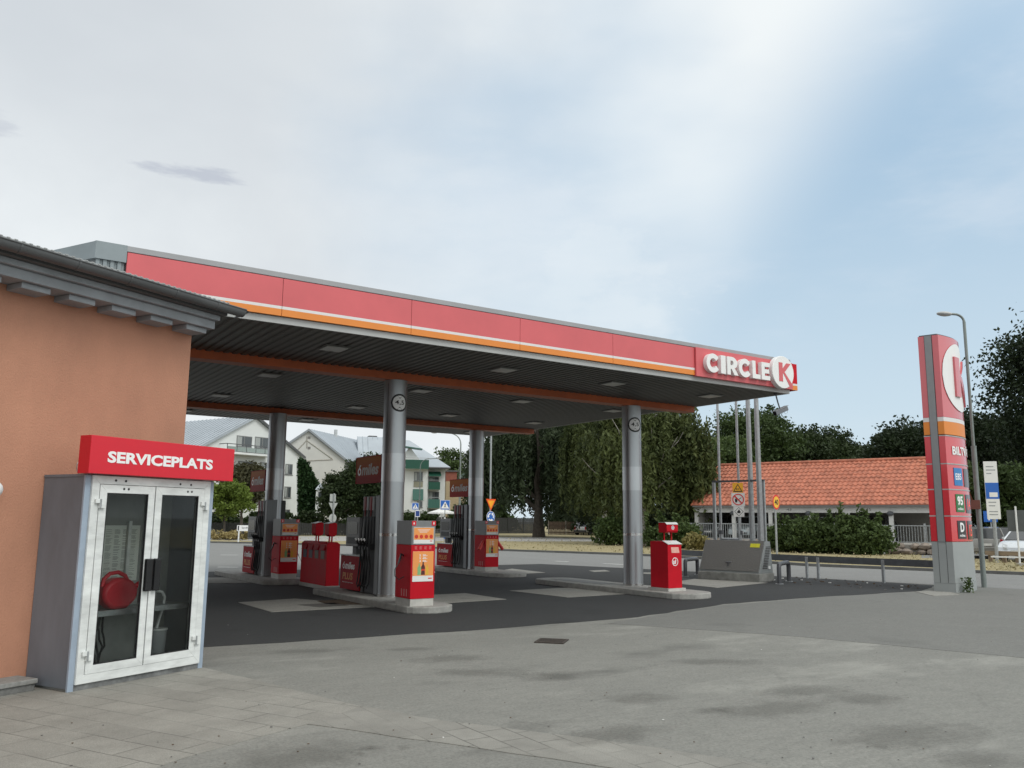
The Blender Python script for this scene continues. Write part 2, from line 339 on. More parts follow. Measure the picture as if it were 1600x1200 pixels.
def paving_mat(name, bw, rh, base, ang, joint=.012):
    mt = bpy.data.materials.new(name); mt.use_nodes = True; nt = mt.node_tree; N = nt.nodes; L = nt.links; p = N['Principled BSDF']; p.inputs['Roughness'].default_value = .88; p.inputs['Specular IOR Level'].default_value = .3
    tc = N.new('ShaderNodeTexCoord'); mp = N.new('ShaderNodeMapping'); mp.inputs['Rotation'].default_value = (0, 0, R(ang)); L.new(tc.outputs['Object'], mp.inputs[0])
    wn = N.new('ShaderNodeTexNoise'); L.new(mp.outputs[0], wn.inputs[0]); wn.inputs['Scale'].default_value = 1.7; wn.inputs['Detail'].default_value = 5
    wa = N.new('ShaderNodeVectorMath'); wa.operation = 'MULTIPLY_ADD'; L.new(wn.outputs['Color'], wa.inputs[0]); wa.inputs[1].default_value = (.035, .035, 0); L.new(mp.outputs[0], wa.inputs[2])
    b = N.new('ShaderNodeTexBrick'); L.new(wa.outputs[0], b.inputs[0]); b.inputs['Scale'].default_value = 1; b.inputs['Brick Width'].default_value = bw; b.inputs['Row Height'].default_value = rh; b.inputs['Mortar Size'].default_value = joint*.6; b.inputs['Mortar Smooth'].default_value = .6; b.offset = .5
    b.inputs['Color1'].default_value = (*base, 1); b.inputs['Color2'].default_value = (*[x*.88 for x in base], 1); b.inputs['Mortar'].default_value = (*[x*.62 for x in base], 1)
    n = N.new('ShaderNodeTexNoise'); L.new(tc.outputs['Object'], n.inputs[0]); n.inputs['Scale'].default_value = 1.3; n.inputs['Detail'].default_value = 9; n.inputs['Roughness'].default_value = .7
    r_ = N.new('ShaderNodeMapRange'); L.new(n.outputs['Fac'], r_.inputs[0]); r_.inputs[1].default_value = .35; r_.inputs[2].default_value = .7; r_.inputs[3].default_value = .8; r_.inputs[4].default_value = 1.13
    # joints silted up here and there
    n3 = N.new('ShaderNodeTexNoise'); L.new(tc.outputs['Object'], n3.inputs[0]); n3.inputs['Scale'].default_value = 1.1; n3.inputs['Detail'].default_value = 6
    r3 = N.new('ShaderNodeMapRange'); L.new(n3.outputs['Fac'], r3.inputs[0]); r3.inputs[1].default_value = .42; r3.inputs[2].default_value = .60; r3.inputs[3].default_value = 1.0; r3.inputs[4].default_value = .25
    m3 = N.new('ShaderNodeMath'); m3.operation = 'MULTIPLY'; L.new(b.outputs['Fac'], m3.inputs[0]); L.new(r3.outputs[0], m3.inputs[1])
    mx0 = N.new('ShaderNodeMix'); mx0.data_type = 'RGBA'; L.new(b.outputs['Fac'], mx0.inputs[0]); L.new(b.outputs['Color'], mx0.inputs[6]); mx0.inputs[7].default_value = (*base, 1)
    mx1 = N.new('ShaderNodeMix'); mx1.data_type = 'RGBA'; L.new(m3.outputs[0], mx1.inputs[0]); L.new(mx0.outputs[2], mx1.inputs[6]); mx1.inputs[7].default_value = (*[x*.50 for x in base], 1)
    n2 = N.new('ShaderNodeTexNoise'); L.new(tc.outputs['Object'], n2.inputs[0]); n2.inputs['Scale'].default_value = 150; n2.inputs['Detail'].default_value = 3
    r2 = N.new('ShaderNodeMapRange'); L.new(n2.outputs['Fac'], r2.inputs[0]); r2.inputs[1].default_value = .35; r2.inputs[2].default_value = .65; r2.inputs[3].default_value = .8; r2.inputs[4].default_value = 1.16
    mu = N.new('ShaderNodeMath'); mu.operation = 'MULTIPLY'; L.new(r_.outputs[0], mu.inputs[0]); L.new(r2.outputs[0], mu.inputs[1])
    sc2 = N.new('ShaderNodeVectorMath'); sc2.operation = 'SCALE'; L.new(mx1.outputs[2], sc2.inputs[0]); L.new(mu.outputs[0], sc2.inputs['Scale']); L.new(sc2.outputs[0], p.inputs['Base Color'])
    bp = N.new('ShaderNodeBump'); bp.inputs['Strength'].default_value = .5; bp.inputs['Distance'].default_value = .008; bp.invert = True; L.new(m3.outputs[0], bp.inputs['Height']); L.new(bp.outputs[0], p.inputs['Normal'])
    return mt
pavA = paving_mat('paving_flags', .62, .31, (.285, .277, .25), -28-90)
pavB = paving_mat('small_pavers', .34, .24, (.28, .273, .248), -28-60)

def jag(pts, amp, step):
    out = []
    for i, a in enumerate(pts):
        b = pts[(i+1) % len(pts)]; a = Vector(a); b = Vector(b); L_ = (b-a).length; k = max(1, int(L_/step)); n_ = Vector((-(b-a).y, (b-a).x, 0))/max(L_, 1e-6)
        for j in range(k):
            p = a+(b-a)*(j/k)
            if j: p = p+n_*rnd.uniform(-amp, amp)
            out.append(p)
    return out
def sheet(name, pts, z, mat, amp=0, step=1):
    pts = [Vector((p[0], p[1], 0)) for p in pts]
    if amp: pts = jag(pts, amp, step)
    mb = MB(); mb.poly([(p.x, p.y, z) for p in pts], mat); o = mb.build(name, fix=False)
    me = o.data; bm = bmesh.new(); bm.from_mesh(me); bm.normal_update()
    for f in bm.faces:
        if f.normal.z < 0: f.normal_flip()
    bmesh.ops.triangulate(bm, faces=bm.faces)
    for e in [e for e in bm.edges if e.is_boundary]:
        a, b = e.verts; c = bm.verts.new((b.co.x, b.co.y, -.001)); d = bm.verts.new((a.co.x, a.co.y, -.001)); bm.faces.new((a, b, c, d))
    bm.to_mesh(me); bm.free(); o['kind'] = 'structure'; return o
# one big ground sheet with very slightly uneven surface
def big_ground():
    mb = MB(); n = 60; xs = [(-1+2*i/n) for i in range(n+1)]; f = lambda t: math.copysign(abs(t)**3, t)*900
    vs = [(f(x)+15, f(y)+20, 0) for y in xs for x in xs]
    mb.add(vs, [(j*(n+1)+i, j*(n+1)+i+1, (j+1)*(n+1)+i+1, (j+1)*(n+1)+i) for j in range(n) for i in range(n)], oldasph)
    o = mb.build('ground', fix=False); o['kind'] = 'structure'
big_ground()
P2 = lambda *a: [G(*p) for p in a]
forecourt = sheet('forecourt_asphalt', [(-2.5, 12.6), (1.4, 12.25), (3.13, 11.95), (4.72, 11.85), (7.64, 11.68), (9.25, 11.72), (10.69, 11.8), (13.97, 12.77), (17.5, 12.9), (21.3, 12.75), (23.7, 13.7), (23.0, 17.2), (21.9, 22.5), (20.2, 27.8), (5.5, 28.3), (-9, 28.6)], .004, newasph, .05, .45)
midp = sheet('asphalt_patch', [G(950, 974), G(1000, 966), G(1130, 946), (17.5, 12.82), (21.2, 12.6), (24, 13.4), (29, 10), (26, 2), G(1900, 1072), G(1600, 1028), G(1250, 995)], .0035, midasph, .012, .3)
pv = sheet('paving', [G(316, 1043), G(565, 1104), G(480, 1132), G(280, 1187), G(100, 1250), (-2.2, 4.0), (-3.5, 7.5), G(0, 1060)], .004, pavA, .015, .3)
pv2 = sheet('brick_paving', [G(565, 1104), G(700, 1128), G(900, 1152), G(1150, 1188), G(1420, 1240), G(1300, 1300), G(1050, 1215), G(800, 1178), G(480, 1132)], .006, pavB, .02, .3)
rd = sheet('road', [(-60, 27), (-9, 28.4), (5.5, 28.1), (20.1, 27.9), (21.8, 22.5), (22.95, 17.4), (23.9, 13.6), (26.0, 5), (27, -20), (37, -20), (34, 6), (31.1, 16.2), (29.1, 22.2), (29.9, 32.75), (27.2, 39.1), (24, 47), (19, 56), (14, 61), (4, 66), (-60, 80)], .006, roadasph)
# raised dry verge beyond the road, its kerb, the footpath
def strip(name, pts, w, z0, z1, mat, side=1):
    mb = MB(); pts = [Vector((p[0], p[1], 0)) for p in pts]; n = len(pts); A = []
    for i, p in enumerate(pts):
        t = (pts[min(i+1, n-1)]-pts[max(i-1, 0)]).normalized(); q = Vector((-t.y, t.x, 0))*side; A.append((p, p+q*w))
    for i in range(n-1):
        a, b = A[i]; c, d = A[i+1]
        vs = [(a.x, a.y, z0), (a.x, a.y, z1), (b.x, b.y, z1), (b.x, b.y, z0), (c.x, c.y, z0), (c.x, c.y, z1), (d.x, d.y, z1), (d.x, d.y, z0)]
        mb.add(vs, [(0, 1, 5, 4), (1, 2, 6, 5), (2, 3, 7, 6)], mat)
    return mb.build(name)
VEDGE = [(60, -35), (40, -20), (37, 0), (34, 6), (31.1, 16.2), (29.3, 22.2), (29.9, 27), (29.6, 33), (27.2, 39.1), (24, 47), (19, 56), (14, 61.5), (4, 66), (-60, 80)]
k_ = strip('kerb', VEDGE, .2, 0, .11, M('grey_kerbstone', (.14, .14, .135), .85, amt=.2, scale=2), 1); k_['kind'] = 'structure'
vin = [(p[0]+.15, p[1]+.1) for p in VEDGE]
vg = sheet('grass_verge', vin+[(-60, 300), (300, 300), (300, -40)], .10, dryg); 
pth = sheet('footpath', [G(310, 843, .1), G(430, 846, .1), G(560, 845, .1), G(820, 846, .1), G(950, 846, .1), G(1000, 847, .1), G(1000, 842, .1), G(820, 839.5, .1), G(560, 838, .1), G(310, 838, .1)], .108, pathm)
# parking lot to the right
pk = sheet('parking_lot', [G(1440, 872, .1), G(1500, 871, .1), G(1720, 880, .1), G(1900, 858, .1), G(1500, 845, .1), G(1440, 850, .1)], .108, roadasph)
# far end of the parking lot and gravel yard of the carport
# concrete aprons beside the pump islands
def apron(name, pts, mat=slabc, z=.012): return sheet(name, pts, z, mat)
apron('concrete_apron', P2((372, 942), (461, 936), (600, 948), (424, 957)))
apron('concrete_apron', P2((640, 932), (727, 927.5), (791, 937), (677, 944)))
apron('concrete_apron', P2((796, 923.5), (901, 918), (985, 928), (886, 934)))
apron('concrete_apron', P2((300, 903), (355, 903), (400, 911), (300, 912)))
apron('concrete_apron', P2((775, 893), (800, 889), (852, 895), (775, 899)))
apron('concrete_apron', P2((920, 892), (945, 891), (953, 893), (928, 894)))
apron('concrete_apron', P2((1002, 895), (1025, 895), (1032, 898), (1006, 897)))
apron('concrete_apron', P2((1046, 911), (1085, 905), (1200, 911), (1120, 919)))
apron('concrete_apron', P2((1430, 925), (1470, 921), (1500, 930), (1460, 932)))
apron('oil_stain', [p for p in P2((495, 940), (540, 937), (590, 942), (560, 946), (510, 945))], oilstain, .016)
apron('oil_stain', [p for p in P2((465, 946), (520, 943), (545, 947), (500, 950))], M('damp_stain', (.10, .095, .085), .7, amt=.3), .016)
def stain_mat():
    mt = bpy.data.materials.new('soft_oil_stain'); mt.use_nodes = True; nt = mt.node_tree; N = nt.nodes; L = nt.links; p = N['Principled BSDF']; p.inputs['Base Color'].default_value = (.075, .072, .062, 1); p.inputs['Roughness'].default_value = .75; p.inputs['Specular IOR Level'].default_value = .25
    tc = N.new('ShaderNodeTexCoord'); g = N.new('ShaderNodeTexGradient'); g.gradient_type = 'SPHERICAL'; n = N.new('ShaderNodeTexNoise'); n.inputs['Scale'].default_value = 4.5; n.inputs['Detail'].default_value = 8; n.inputs['Roughness'].default_value = .7
    g2 = N.new('ShaderNodeNewGeometry'); L.new(g2.outputs['Position'], n.inputs[0]); L.new(tc.outputs['Object'], g.inputs[0])
    a = N.new('ShaderNodeMath'); a.operation = 'MULTIPLY_ADD'; L.new(n.outputs['Fac'], a.inputs[0]); a.inputs[1].default_value = 1.5; a.inputs[2].default_value = -.75
    b = N.new('ShaderNodeMath'); b.operation = 'ADD'; L.new(a.outputs[0], b.inputs[0]); L.new(g.outputs['Fac'], b.inputs[1])
    m = N.new('ShaderNodeMapRange'); L.new(b.outputs[0], m.inputs[0]); m.inputs[1].default_value = .25; m.inputs[2].default_value = .75; m.inputs[4].default_value = .19
    e = N.new('ShaderNodeMapRange'); L.new(g.outputs['Fac'], e.inputs[0]); e.inputs[1].default_value = .02; e.inputs[2].default_value = .3
    mu = N.new('ShaderNodeMath'); mu.operation = 'MULTIPLY'; L.new(m.outputs[0], mu.inputs[0]); L.new(e.outputs[0], mu.inputs[1])
    t = N.new('ShaderNodeBsdfTransparent'); ms = N.new('ShaderNodeMixShader'); L.new(mu.outputs[0], ms.inputs[0]); L.new(t.outputs[0], ms.inputs[1]); L.new(p.outputs[0], ms.inputs[2]); L.new(ms.outputs[0], N['Material Output'].inputs[0]); return mt
stm = stain_mat()
for i, (px, py_, w, h, a) in enumerate([(1110, 1111, .26, .10, 10), (1255, 1080, .75, .22, 8), (1350, 1092, .6, .25, -5), (860, 1058, .5, .22, 20), (1210, 1108, .9, .25, 15), (470, 1186, .8, .30, 28), (575, 1170, .09, .05, 0), (632, 1169, .08, .05, 0), (565, 1180, .07, .06, 0), (1120, 1035, .9, .2, -10), (700, 1030, .7, .25, 5), (1420, 1150, 1.0, .3, 10), (1370, 1168, .10, .06, 0), (1000, 1092, .5, .18, 12), (480, 1018, .8, .15, 8), (750, 1052, .8, .2, -12), (1530, 1190, .5, .2, 0), (640, 1015, .5, .12, 0), (960, 1150, .7, .2, 20)]):
    q = G(px, py_); n_ = 20; mb = MB(); mb.poly([(1.0*math.cos(6.2832*j/n_), 1.0*math.sin(6.2832*j/n_), 0) for j in range(n_)], stm); o = mb.build('oil_stain', fix=False); o.location = (q.x, q.y, .0085+.0003*i); o.scale = (w*1.15, h*1.9, 1); o.rotation_euler = (0, 0, R(a-20)); o['kind'] = 'structure'
rdm = MB()
for a in [((868, 876.6), (888, 877.6)), ((943, 880.5), (975, 882.0)), ((700, 872), (715, 873)), ((340, 886), (372, 886.3)), ((345, 867), (372, 867.2))]:
    p, q = G(*a[0], .01), G(*a[1], .01); d = (q-p).normalized(); n_ = Vector((-d.y, d.x, 0))*.12
    rdm.poly([p-n_, q-n_, q+n_, p+n_], M('worn_road_paint', (.62, .62, .6), .7, amt=.3, scale=3))
rdm.build('road_marking')['kind'] = 'structure'

# drain grate
gl = G(862, 1002.5); t = thing('drain_grate', 'rusty dark square drain grate set in the worn forecourt', 'drain', (gl.x, gl.y, 0), 42)
rust = M('rusty_iron', (.060, .048, .040), .7, amt=.3, scale=20)
mb = MB(); mb.box(-.21, .21, -.21, -.18, .002, .017, rust); mb.box(-.21, .21, .18, .21, .002, .017, rust); mb.box(-.21, -.18, -.18, .18, .002, .017, rust); mb.box(.18, .21, -.18, .18, .002, .017, rust); mb.box(-.18, .18, -.18, .18, .001, .006, black); mb.build('frame', t)
mb = MB()
for i in range(9): x = -.16+i*.04; mb.box(x-.011, x+.011, -.18, .18, .0065, .015, rust)
mb.build('grille', t)

# loose litter and grit on the forecourt
mb = MB(); gm = [M('litter_white', (.75, .75, .72), .7), M('grit_grey', (.13, .125, .12), .9), M('dead_leaf', (.10, .06, .03), .8)]
for i in range(110):
    px = rnd.uniform(60, 1600); py = rnd.uniform(955, 1200)**1; p = G(px, py)
    if p.x < 3.1 and p.y > 8.3: continue
    s_ = rnd.uniform(.004, .011); k = gm[0] if rnd.random() < .10 else (gm[1] if rnd.random() < .6 else gm[2]); a = rnd.uniform(0, 3.14)
    pts = [(p.x+s_*rnd.uniform(.6, 1.2)*math.cos(a+j*1.256), p.y+s_*rnd.uniform(.6, 1.2)*math.sin(a+j*1.256), .0065) for j in range(5)]; mb.prism(pts, (0, 0, rnd.uniform(.002, .005)), k)
for i in range(60):
    p = Vector((rnd.uniform(20.5, 23), rnd.uniform(13.2, 18), 0)); s_ = rnd.uniform(.02, .05); a = rnd.uniform(0, 3.14)
    pts = [(p.x+s_*rnd.uniform(.6, 1.2)*math.cos(a+j*1.256), p.y+s_*rnd.uniform(.6, 1.2)*math.sin(a+j*1.256), .006) for j in range(5)]; mb.prism(pts, (0, 0, .02), gm[rnd.choice([0, 1, 1, 2, 2])])
tag(mb.build('litter'), 'small scattered grit, dead leaves and cigarette ends on the worn asphalt', 'litter', kind='stuff')

# ------------------------------------------------------------------ orange building at left
FB = Fr((1.25, 9.57), 28); BLOC = (1.25, 9.57, 0)
def plaster():
    mt = M('orange_plaster', (.52, .255, .165), .85, amt=.15, scale=.7, stretch=(1, 1, .55), bump=.35, bscale=90)
    return mt
pl_ = plaster()
bld = thing('station_building', 'orange plastered building with grey cornice and gutter at left edge', 'building', BLOC, 28)
mb = MB(); WX = 1.775
mb.box(-9, WX, .68, 21, 0, 4.12, pl_); mb.build('wall', bld)
corn = M('grey_cornice_paint', (.29, .31, .335), .7, amt=.14, scale=3, bump=.15, bscale=30)
cornd = M('dark_grey_soffit_board', (.10, .105, .11), .8, amt=.12)
mb = MB()
mb.box(-9, WX+.075, .36, 1.5, 4.03, 4.135, corn)      # moulded band
mb.box(-9, WX+.10, .30, 1.5, 4.137, 4.20, corn)
mb.box(-9, WX+.14, .22, 1.5, 4.202, 4.25, cornd)
mb.build('cornice', bld, bevel=.006)
for i in range(9):
    u0 = 1.467-.5165*i; mb = MB(); mb.box(u0, u0+.31, .42, .679, 3.965, 4.028, corn); mb.box(u0-.055, u0+.31+.02, .50, .678, 3.93, 3.963, cornd) if False else None
    mb.build('corbel', bld, bevel=.006)
gut = M('weathered_zinc_gutter', (.115, .12, .125), .42, metal=.3, amt=.2, scale=3, stretch=(.3, 1, 1)); 
mb = MB(); n = 10
prof = [(-.072*math.cos(math.pi*i/n), -.085*math.sin(math.pi*i/n)) for i in range(n+1)]
prof2 = [(a*.9, b*.9) for a, b in prof]
gy, gz = .135, 4.295
u1 = WX+.30
loop = [(gy+a, gz+b) for a, b in prof]+[(gy+a, gz+b) for a, b in prof2[::-1]]
mb.prism([(-9, y, z) for y, z in loop], (9+u1, 0, 0), gut)
mb.tube([(-9, gy-.072, gz+.004), (u1, gy-.072, gz+.004)], .010, gut, 8)
mb.prism([(u1, gy-.072, gz), (u1+.09, gy-.04, gz), (u1, gy+.05, gz-.08)], (0, .1, 0), gut)
mb.build('gutter', bld, smooth=True)
for i in range(10):
    mb = MB(); x = 1.62-.62*i; mb.prism([(x, gy+a*1.06, gz+b*1.06) for a, b in prof]+[(x, gy+a*1.0, gz+b*1.0) for a, b in prof[::-1]], (.022, 0, 0), gut); mb.build('gutter_bracket', bld)
roofm = M('pale_roof_sheet', (.42, .43, .43), .5, amt=.15, scale=8)
mb = MB(); mb.prism([(-9, .11, 4.318), (-9, .11, 4.333), (-9, 8.3, 5.0), (-9, 21.2, 4.6), (-9, 21.2, 4.58), (-9, 8.3, 4.985)], (9+WX+.03, 0, 0), roofm)
x = -9
while x < WX+.05:
    mb.box(x, x+.03, .105, .30, 4.330, 4.340, roofm); x += .075
mb.build('roof', bld)
mb = MB(); mb.box(-9, -.09, .37, .679, .0, .07, M('granite_step', (.17, .17, .165), .85, amt=.2, scale=20, bump=.3)); mb.box(-9, -.075, .35, .679, .071, .118, M('granite_step_top', (.27, .27, .26), .8, amt=.2, scale=20)); mb.build('step', bld, bevel=.008)
wl = thing('wall_lamp', 'small white round wall lamp on the orange wall at the left edge', 'lamp', FB.p+FB.n*.68+FB.u*(-.575)+Vector((0, 0, 1.95)), 28)
mb = MB(); mb.cyl((0, 0, 0), (0, -.05, 0), .05, greymetal); mb.build('mount', wl); mb = MB(); mb.ball((0, -.10, 0), .085, white); mb.build('globe', wl, smooth=True)

# ------------------------------------------------------------------ service cabinet
cab = thing('service_cabinet', 'tall grey cabinet with two glazed white doors against the orange wall', 'cabinet', BLOC, 28)
cside = M('blue_grey_sheet_steel', (.18, .205, .24), .48, amt=.16, scale=2, stretch=(1, 1, .4)); ccorner = M('pale_blue_corner_profile', (.33, .40, .49), .45, amt=.12, scale=3)
cin = M('cabinet_lining', (.30, .31, .30), .7, amt=.12)
W_, H_, D_ = 1.665, 2.115, .672
mb = MB()
mb.box(0.004, .03, .03, D_, .03, H_-.02, cside); mb.box(W_-.03, W_-.004, .03, D_, .03, H_-.02, cside); mb.box(.031, W_-.031, D_-.03, D_-.003, .03, H_-.021, cin)
mb.box(-.004, W_+.004, .025, D_, H_-.019, H_+.008, cside); mb.box(.032, W_-.032, .03, D_-.031, .0, .085, cin)
mb.build('body', cab)
mb = MB(); mb.box(-.004, .062, 0, .028, 0, H_, ccorner); mb.box(W_-.062, W_+.004, 0, .028, 0, H_, ccorner); mb.box(.064, W_-.064, .003, .028, .0, .062, M('dirty_grey_sill', (.20, .205, .205), .7, amt=.35, scale=8)); mb.build('corner_profile', cab, bevel=.004)
def frame_mb(x0, x1, z0, z1, w, y0, y1, m, wb=None):
    mb = MB(); wb = wb or w
    P = lambda x, z, y: (x, y, z)
    out = [(x0, z0), (x1, z0), (x1, z1), (x0, z1)]; inn = [(x0+w, z0+wb), (x1-w, z0+wb), (x1-w, z1-w), (x0+w, z1-w)]
    for i in range(4):
        a, b = out[i], out[(i+1) % 4]; c, d = inn[(i+1) % 4], inn[i]
        mb.prism([(a[0], y0, a[1]), (b[0], y0, b[1]), (c[0], y0, c[1]), (d[0], y0, d[1])], (0, y1-y0, 0), m)
    return mb
frame_mb(.064, W_-.064, .064, H_-.002, .085, -.022, .027, dirtywhite).build('door_frame', cab, bevel=.003)
def bolt_holes(parent, pts, y):
    for x, z, r in pts: mb = MB(); mb.disc((x, y, z), r, black, n=12, th=.003); mb.build('bolt', parent)
bolt_holes(cab, [(.33, 2.07, .013), (.45, 2.068, .013), (1.16, 2.066, .012), (1.31, 2.063, .012)], -.0225)
cgl = glass('cabinet_glass', (.93, .95, .94), .22, .006)
for x0, x1, hx in ((.155, .826, .155), (.840, 1.512, 1.512)):
    dr = frame_mb(x0, x1, .150, H_-.092, .088, -.026, .020, dirtywhite).build('door', cab, bevel=.003)
    mb = MB(); mb.box(x0+.08, x1-.08, -.006, .000, .23, H_-.175, cgl); mb.build('glass_pane', dr)
    frame_mb(x0+.083, x1-.083, .233, H_-.175, .009, -.0275, -.007, black).build('gasket', dr)
    for z in (.33, 1.83):
        mb = MB(); mb.box(hx-.055, hx+.012, -.05, -.027, z, z+.045, dirtywhite); mb.box(hx-.012, hx+.055, -.05, -.027, z-.05, z-.004, dirtywhite); mb.cyl((hx, -.046, z-.05), (hx, -.046, z+.045), .012, galv); mb.build('hinge', dr, bevel=.003)
    bx = (x0+x1)/2+(-.03 if x0 < .5 else .12)
    for q in (-.028, .028): mb = MB(); mb.disc((bx+q, -.0265, 1.985), .012, black, n=12, th=.003); mb.build('bolt', dr)
mb = MB()
for x in (.800, .90): mb.box(x-.048 if x < .85 else x-.043, x+.035, -.075, -.0275, .915, 1.255, blackpl)
mb.build('handle', cab, bevel=.01)
# backing and roof
mb = MB(); q = [(.30+.05*math.sin(a)*(1-.2*math.cos(a)), .35, H_+.085-.075*math.cos(a)) for a in [i*2*math.pi/12 for i in range(13)]]
q = [(.18+(x-.30), y, z) for x, y, z in q]; tag(mb.tube(q, .004, galv, 6).build('lifting_loop', cab), None, None)
mb = MB(); mb.box(.30, .42, .12, .22, H_+.009, H_+.05, white); mb.build('junction_box', cab)
sg = thing('service_sign', 'long red SERVICEPLATS sign box on top of the grey cabinet', 'sign', BLOC, 28)
mb = MB(); mb.box(-.068, 1.838, -.125, .05, 2.125, 2.508, redsign); mb.build('sign_box', sg, bevel=.004)
text('SERVICEPLATS', .113+.02, -.1253, 2.242, 1.40-.02, .118, textw, sg, depth=.003, bold=.038)
for x in (.1, 1.4): mb = MB(); mb.box(x, x+.1, .0, .045, 2.1155, 2.124, greymetal); mb.build('bracket', sg)
for lab, u0, u1_, z0, z1 in (('printed white notice sheet on the cabinet back wall', .62, 1.20, .98, 1.60),):
    t = thing('notice_sheet', lab, 'notice', BLOC, 28)
    mb = MB(); mb.box(u0, u1_, .637, .640, z0, z1, M('notice_paper', (.75, .78, .73), .8, amt=.05)); mb.build('sheet', t)
    mb = MB(); r_ = random.Random(3)
    for c in range(5):
        z = z1-.05
        while z > z0+.03:
            w = r_.uniform(.05, .085); mb.box(u0+.03+c*.108, u0+.03+c*.108+w, .6355, .6365, z, z+.004, M('notice_print', (.22, .23, .22), .8)); z -= r_.choice([.011, .011, .022])
    mb.build('print', t)
sh = thing('shelf', 'grey metal shelf inside the glazed cabinet', 'shelf', BLOC, 28)
mb = MB(); mb.box(.034, W_-.034, .22, .64, .70, .715, galv); mb.box(.034, W_-.034, .21, .219, .665, .722, galv); mb.build('board', sh)
mb = MB(); mb.box(1.02, 1.06, .60, .64, .72, 1.65, dirtywhite); tag(mb.build('vertical_pipe'), 'thin white upright conduit inside the cabinet', 'conduit').location = BLOC; bpy.data.objects['vertical_pipe'].rotation_euler = (0, 0, R(28)); bpy.data.objects['vertical_pipe'].name = 'conduit'
# watering can (flat red jerry type with a looped handle and a spout to the right)
wc = thing('watering_can', 'red plastic watering can on the shelf behind the glass', 'watering can', FB.p+FB.u*.74+FB.n*.36+Vector((0, 0, .716)), 28)
canm = M('red_watering_can_plastic', (.70, .02, .04), .4, amt=.1)
mb = MB(); n = 28
outl = []
for i in range(n):
    a = 2*math.pi*i/n; x = .215*math.cos(a); z = .165+.165*math.sin(a)
    if z < .03: z = .0+z*.25
    outl.append((x, z))
mb.prism([(x, -.085, z) for x, z in outl], (0, .17, 0), canm); mb.build('body', wc, bevel=.035, smooth=True)
mb = MB(); mb.tube([(-.19, 0, .24), (-.17, 0, .32), (-.10, 0, .375), (0, 0, .385), (.09, 0, .345), (.13, 0, .28)], .022, canm, 10); mb.build('handle', wc, smooth=True)
mb = MB(); mb.tube([(.16, 0, .12), (.21, 0, .20), (.26, 0, .245), (.33, 0, .275)], [.055, .038, .024, .020], canm, 10); mb.build('spout', wc, smooth=True)
tk = thing('pressure_sprayer', 'small grey cylinder on feet with a curved white hose in the cabinet', 'sprayer', FB.p+FB.u*1.37+FB.n*.42+Vector((0, 0, .086)), 28)
mb = MB(); mb.cyl((0, 0, .09), (0, 0, .34), .085, M('grey_bucket_plastic', (.40, .42, .44), .5, amt=.1), r1=.098, n=20); mb.cyl((0, 0, .34), (0, 0, .36), .105, white, n=20); mb.build('tank', tk, smooth=True)
for i in range(3):
    a = i*2.09+.5; mb = MB(); mb.cyl((.06*math.cos(a), .06*math.sin(a), 0), (.06*math.cos(a), .06*math.sin(a), .09), .012, white); mb.build('foot', tk)
mb = MB(); mb.tube([(-.02, 0, .36), (.01, 0, .48), (.05, 0, .60), (.06, 0, .70), (.02, 0, .76), (-.05, 0, .775)], .016, white, 8); mb.build('hose', tk, smooth=True)
hs = thing('air_hose', 'tangled black air hose hanging below the cabinet shelf', 'hose', FB.p+FB.u*.62+FB.n*.40+Vector((0, 0, 0)), 28)
mb = MB(); r_ = random.Random(5)
for k in range(4):
    mb.tube([(-.08+.05*k+.03*math.sin(i*1.1+k), r_.uniform(-.02, .02)+.02*k, .70-.075*i) for i in range(9)], .011, black, 6)
mb.tube([(-.1, 0, .14), (.0, .03, .12), (.1, 0, .13), (.06, -.05, .15), (-.06, -.04, .16), (-.1, 0, .2)], .011, black, 6)
mb.build('hose_coil', hs, smooth=True)
rg = MB(); r_ = random.Random(8)
rg.ball((0, 0, .06), .07, M('beige_rag', (.40, .38, .33), .9, amt=.2), squash=(1.3, .9, .85)); rg.ball((.09, .02, .045), .05, MATS['beige_rag'], squash=(1.2, 1, .8))
o = rg.build('rag', smooth=True); tag(o, 'crumpled beige cloth on the cabinet floor at left', 'cloth'); o.location = FB.p+FB.u*.36+FB.n*.25+Vector((0, 0, .086)); o.rotation_euler = (0, 0, R(28))

# ------------------------------------------------------------------ canopy
CX1, CY0, CY1, SZ = 16.80, 13.06, 26.7, 4.76
can = thing('forecourt_canopy', 'wide flat red fascia canopy with ribbed dark soffit over the pump islands', 'canopy', (0, 0, 0))
skew = math.tan(R(28))
def lx(y): return 1.56-(y-CY0)*skew
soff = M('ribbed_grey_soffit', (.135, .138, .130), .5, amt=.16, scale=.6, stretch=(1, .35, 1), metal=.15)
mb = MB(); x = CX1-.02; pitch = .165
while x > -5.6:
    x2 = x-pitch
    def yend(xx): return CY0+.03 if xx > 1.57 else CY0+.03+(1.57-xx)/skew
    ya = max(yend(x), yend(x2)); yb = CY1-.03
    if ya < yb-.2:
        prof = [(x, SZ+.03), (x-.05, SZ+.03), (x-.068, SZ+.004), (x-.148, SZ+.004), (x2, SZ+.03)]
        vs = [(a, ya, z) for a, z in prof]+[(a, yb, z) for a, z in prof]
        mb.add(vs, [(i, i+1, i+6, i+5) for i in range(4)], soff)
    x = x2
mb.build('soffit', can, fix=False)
mb = MB()
foot = [(lx(CY0)+.02, CY0+.05), (CX1-.02, CY0+.05), (CX1-.02, CY1-.02), (lx(CY1)+.02, CY1-.02)]
mb.prism([(x, y, SZ+.07) for x, y in foot], (0, 0, 5.48-SZ-.07), greymetal); mb.build('roof_deck', can)
mb = MB()
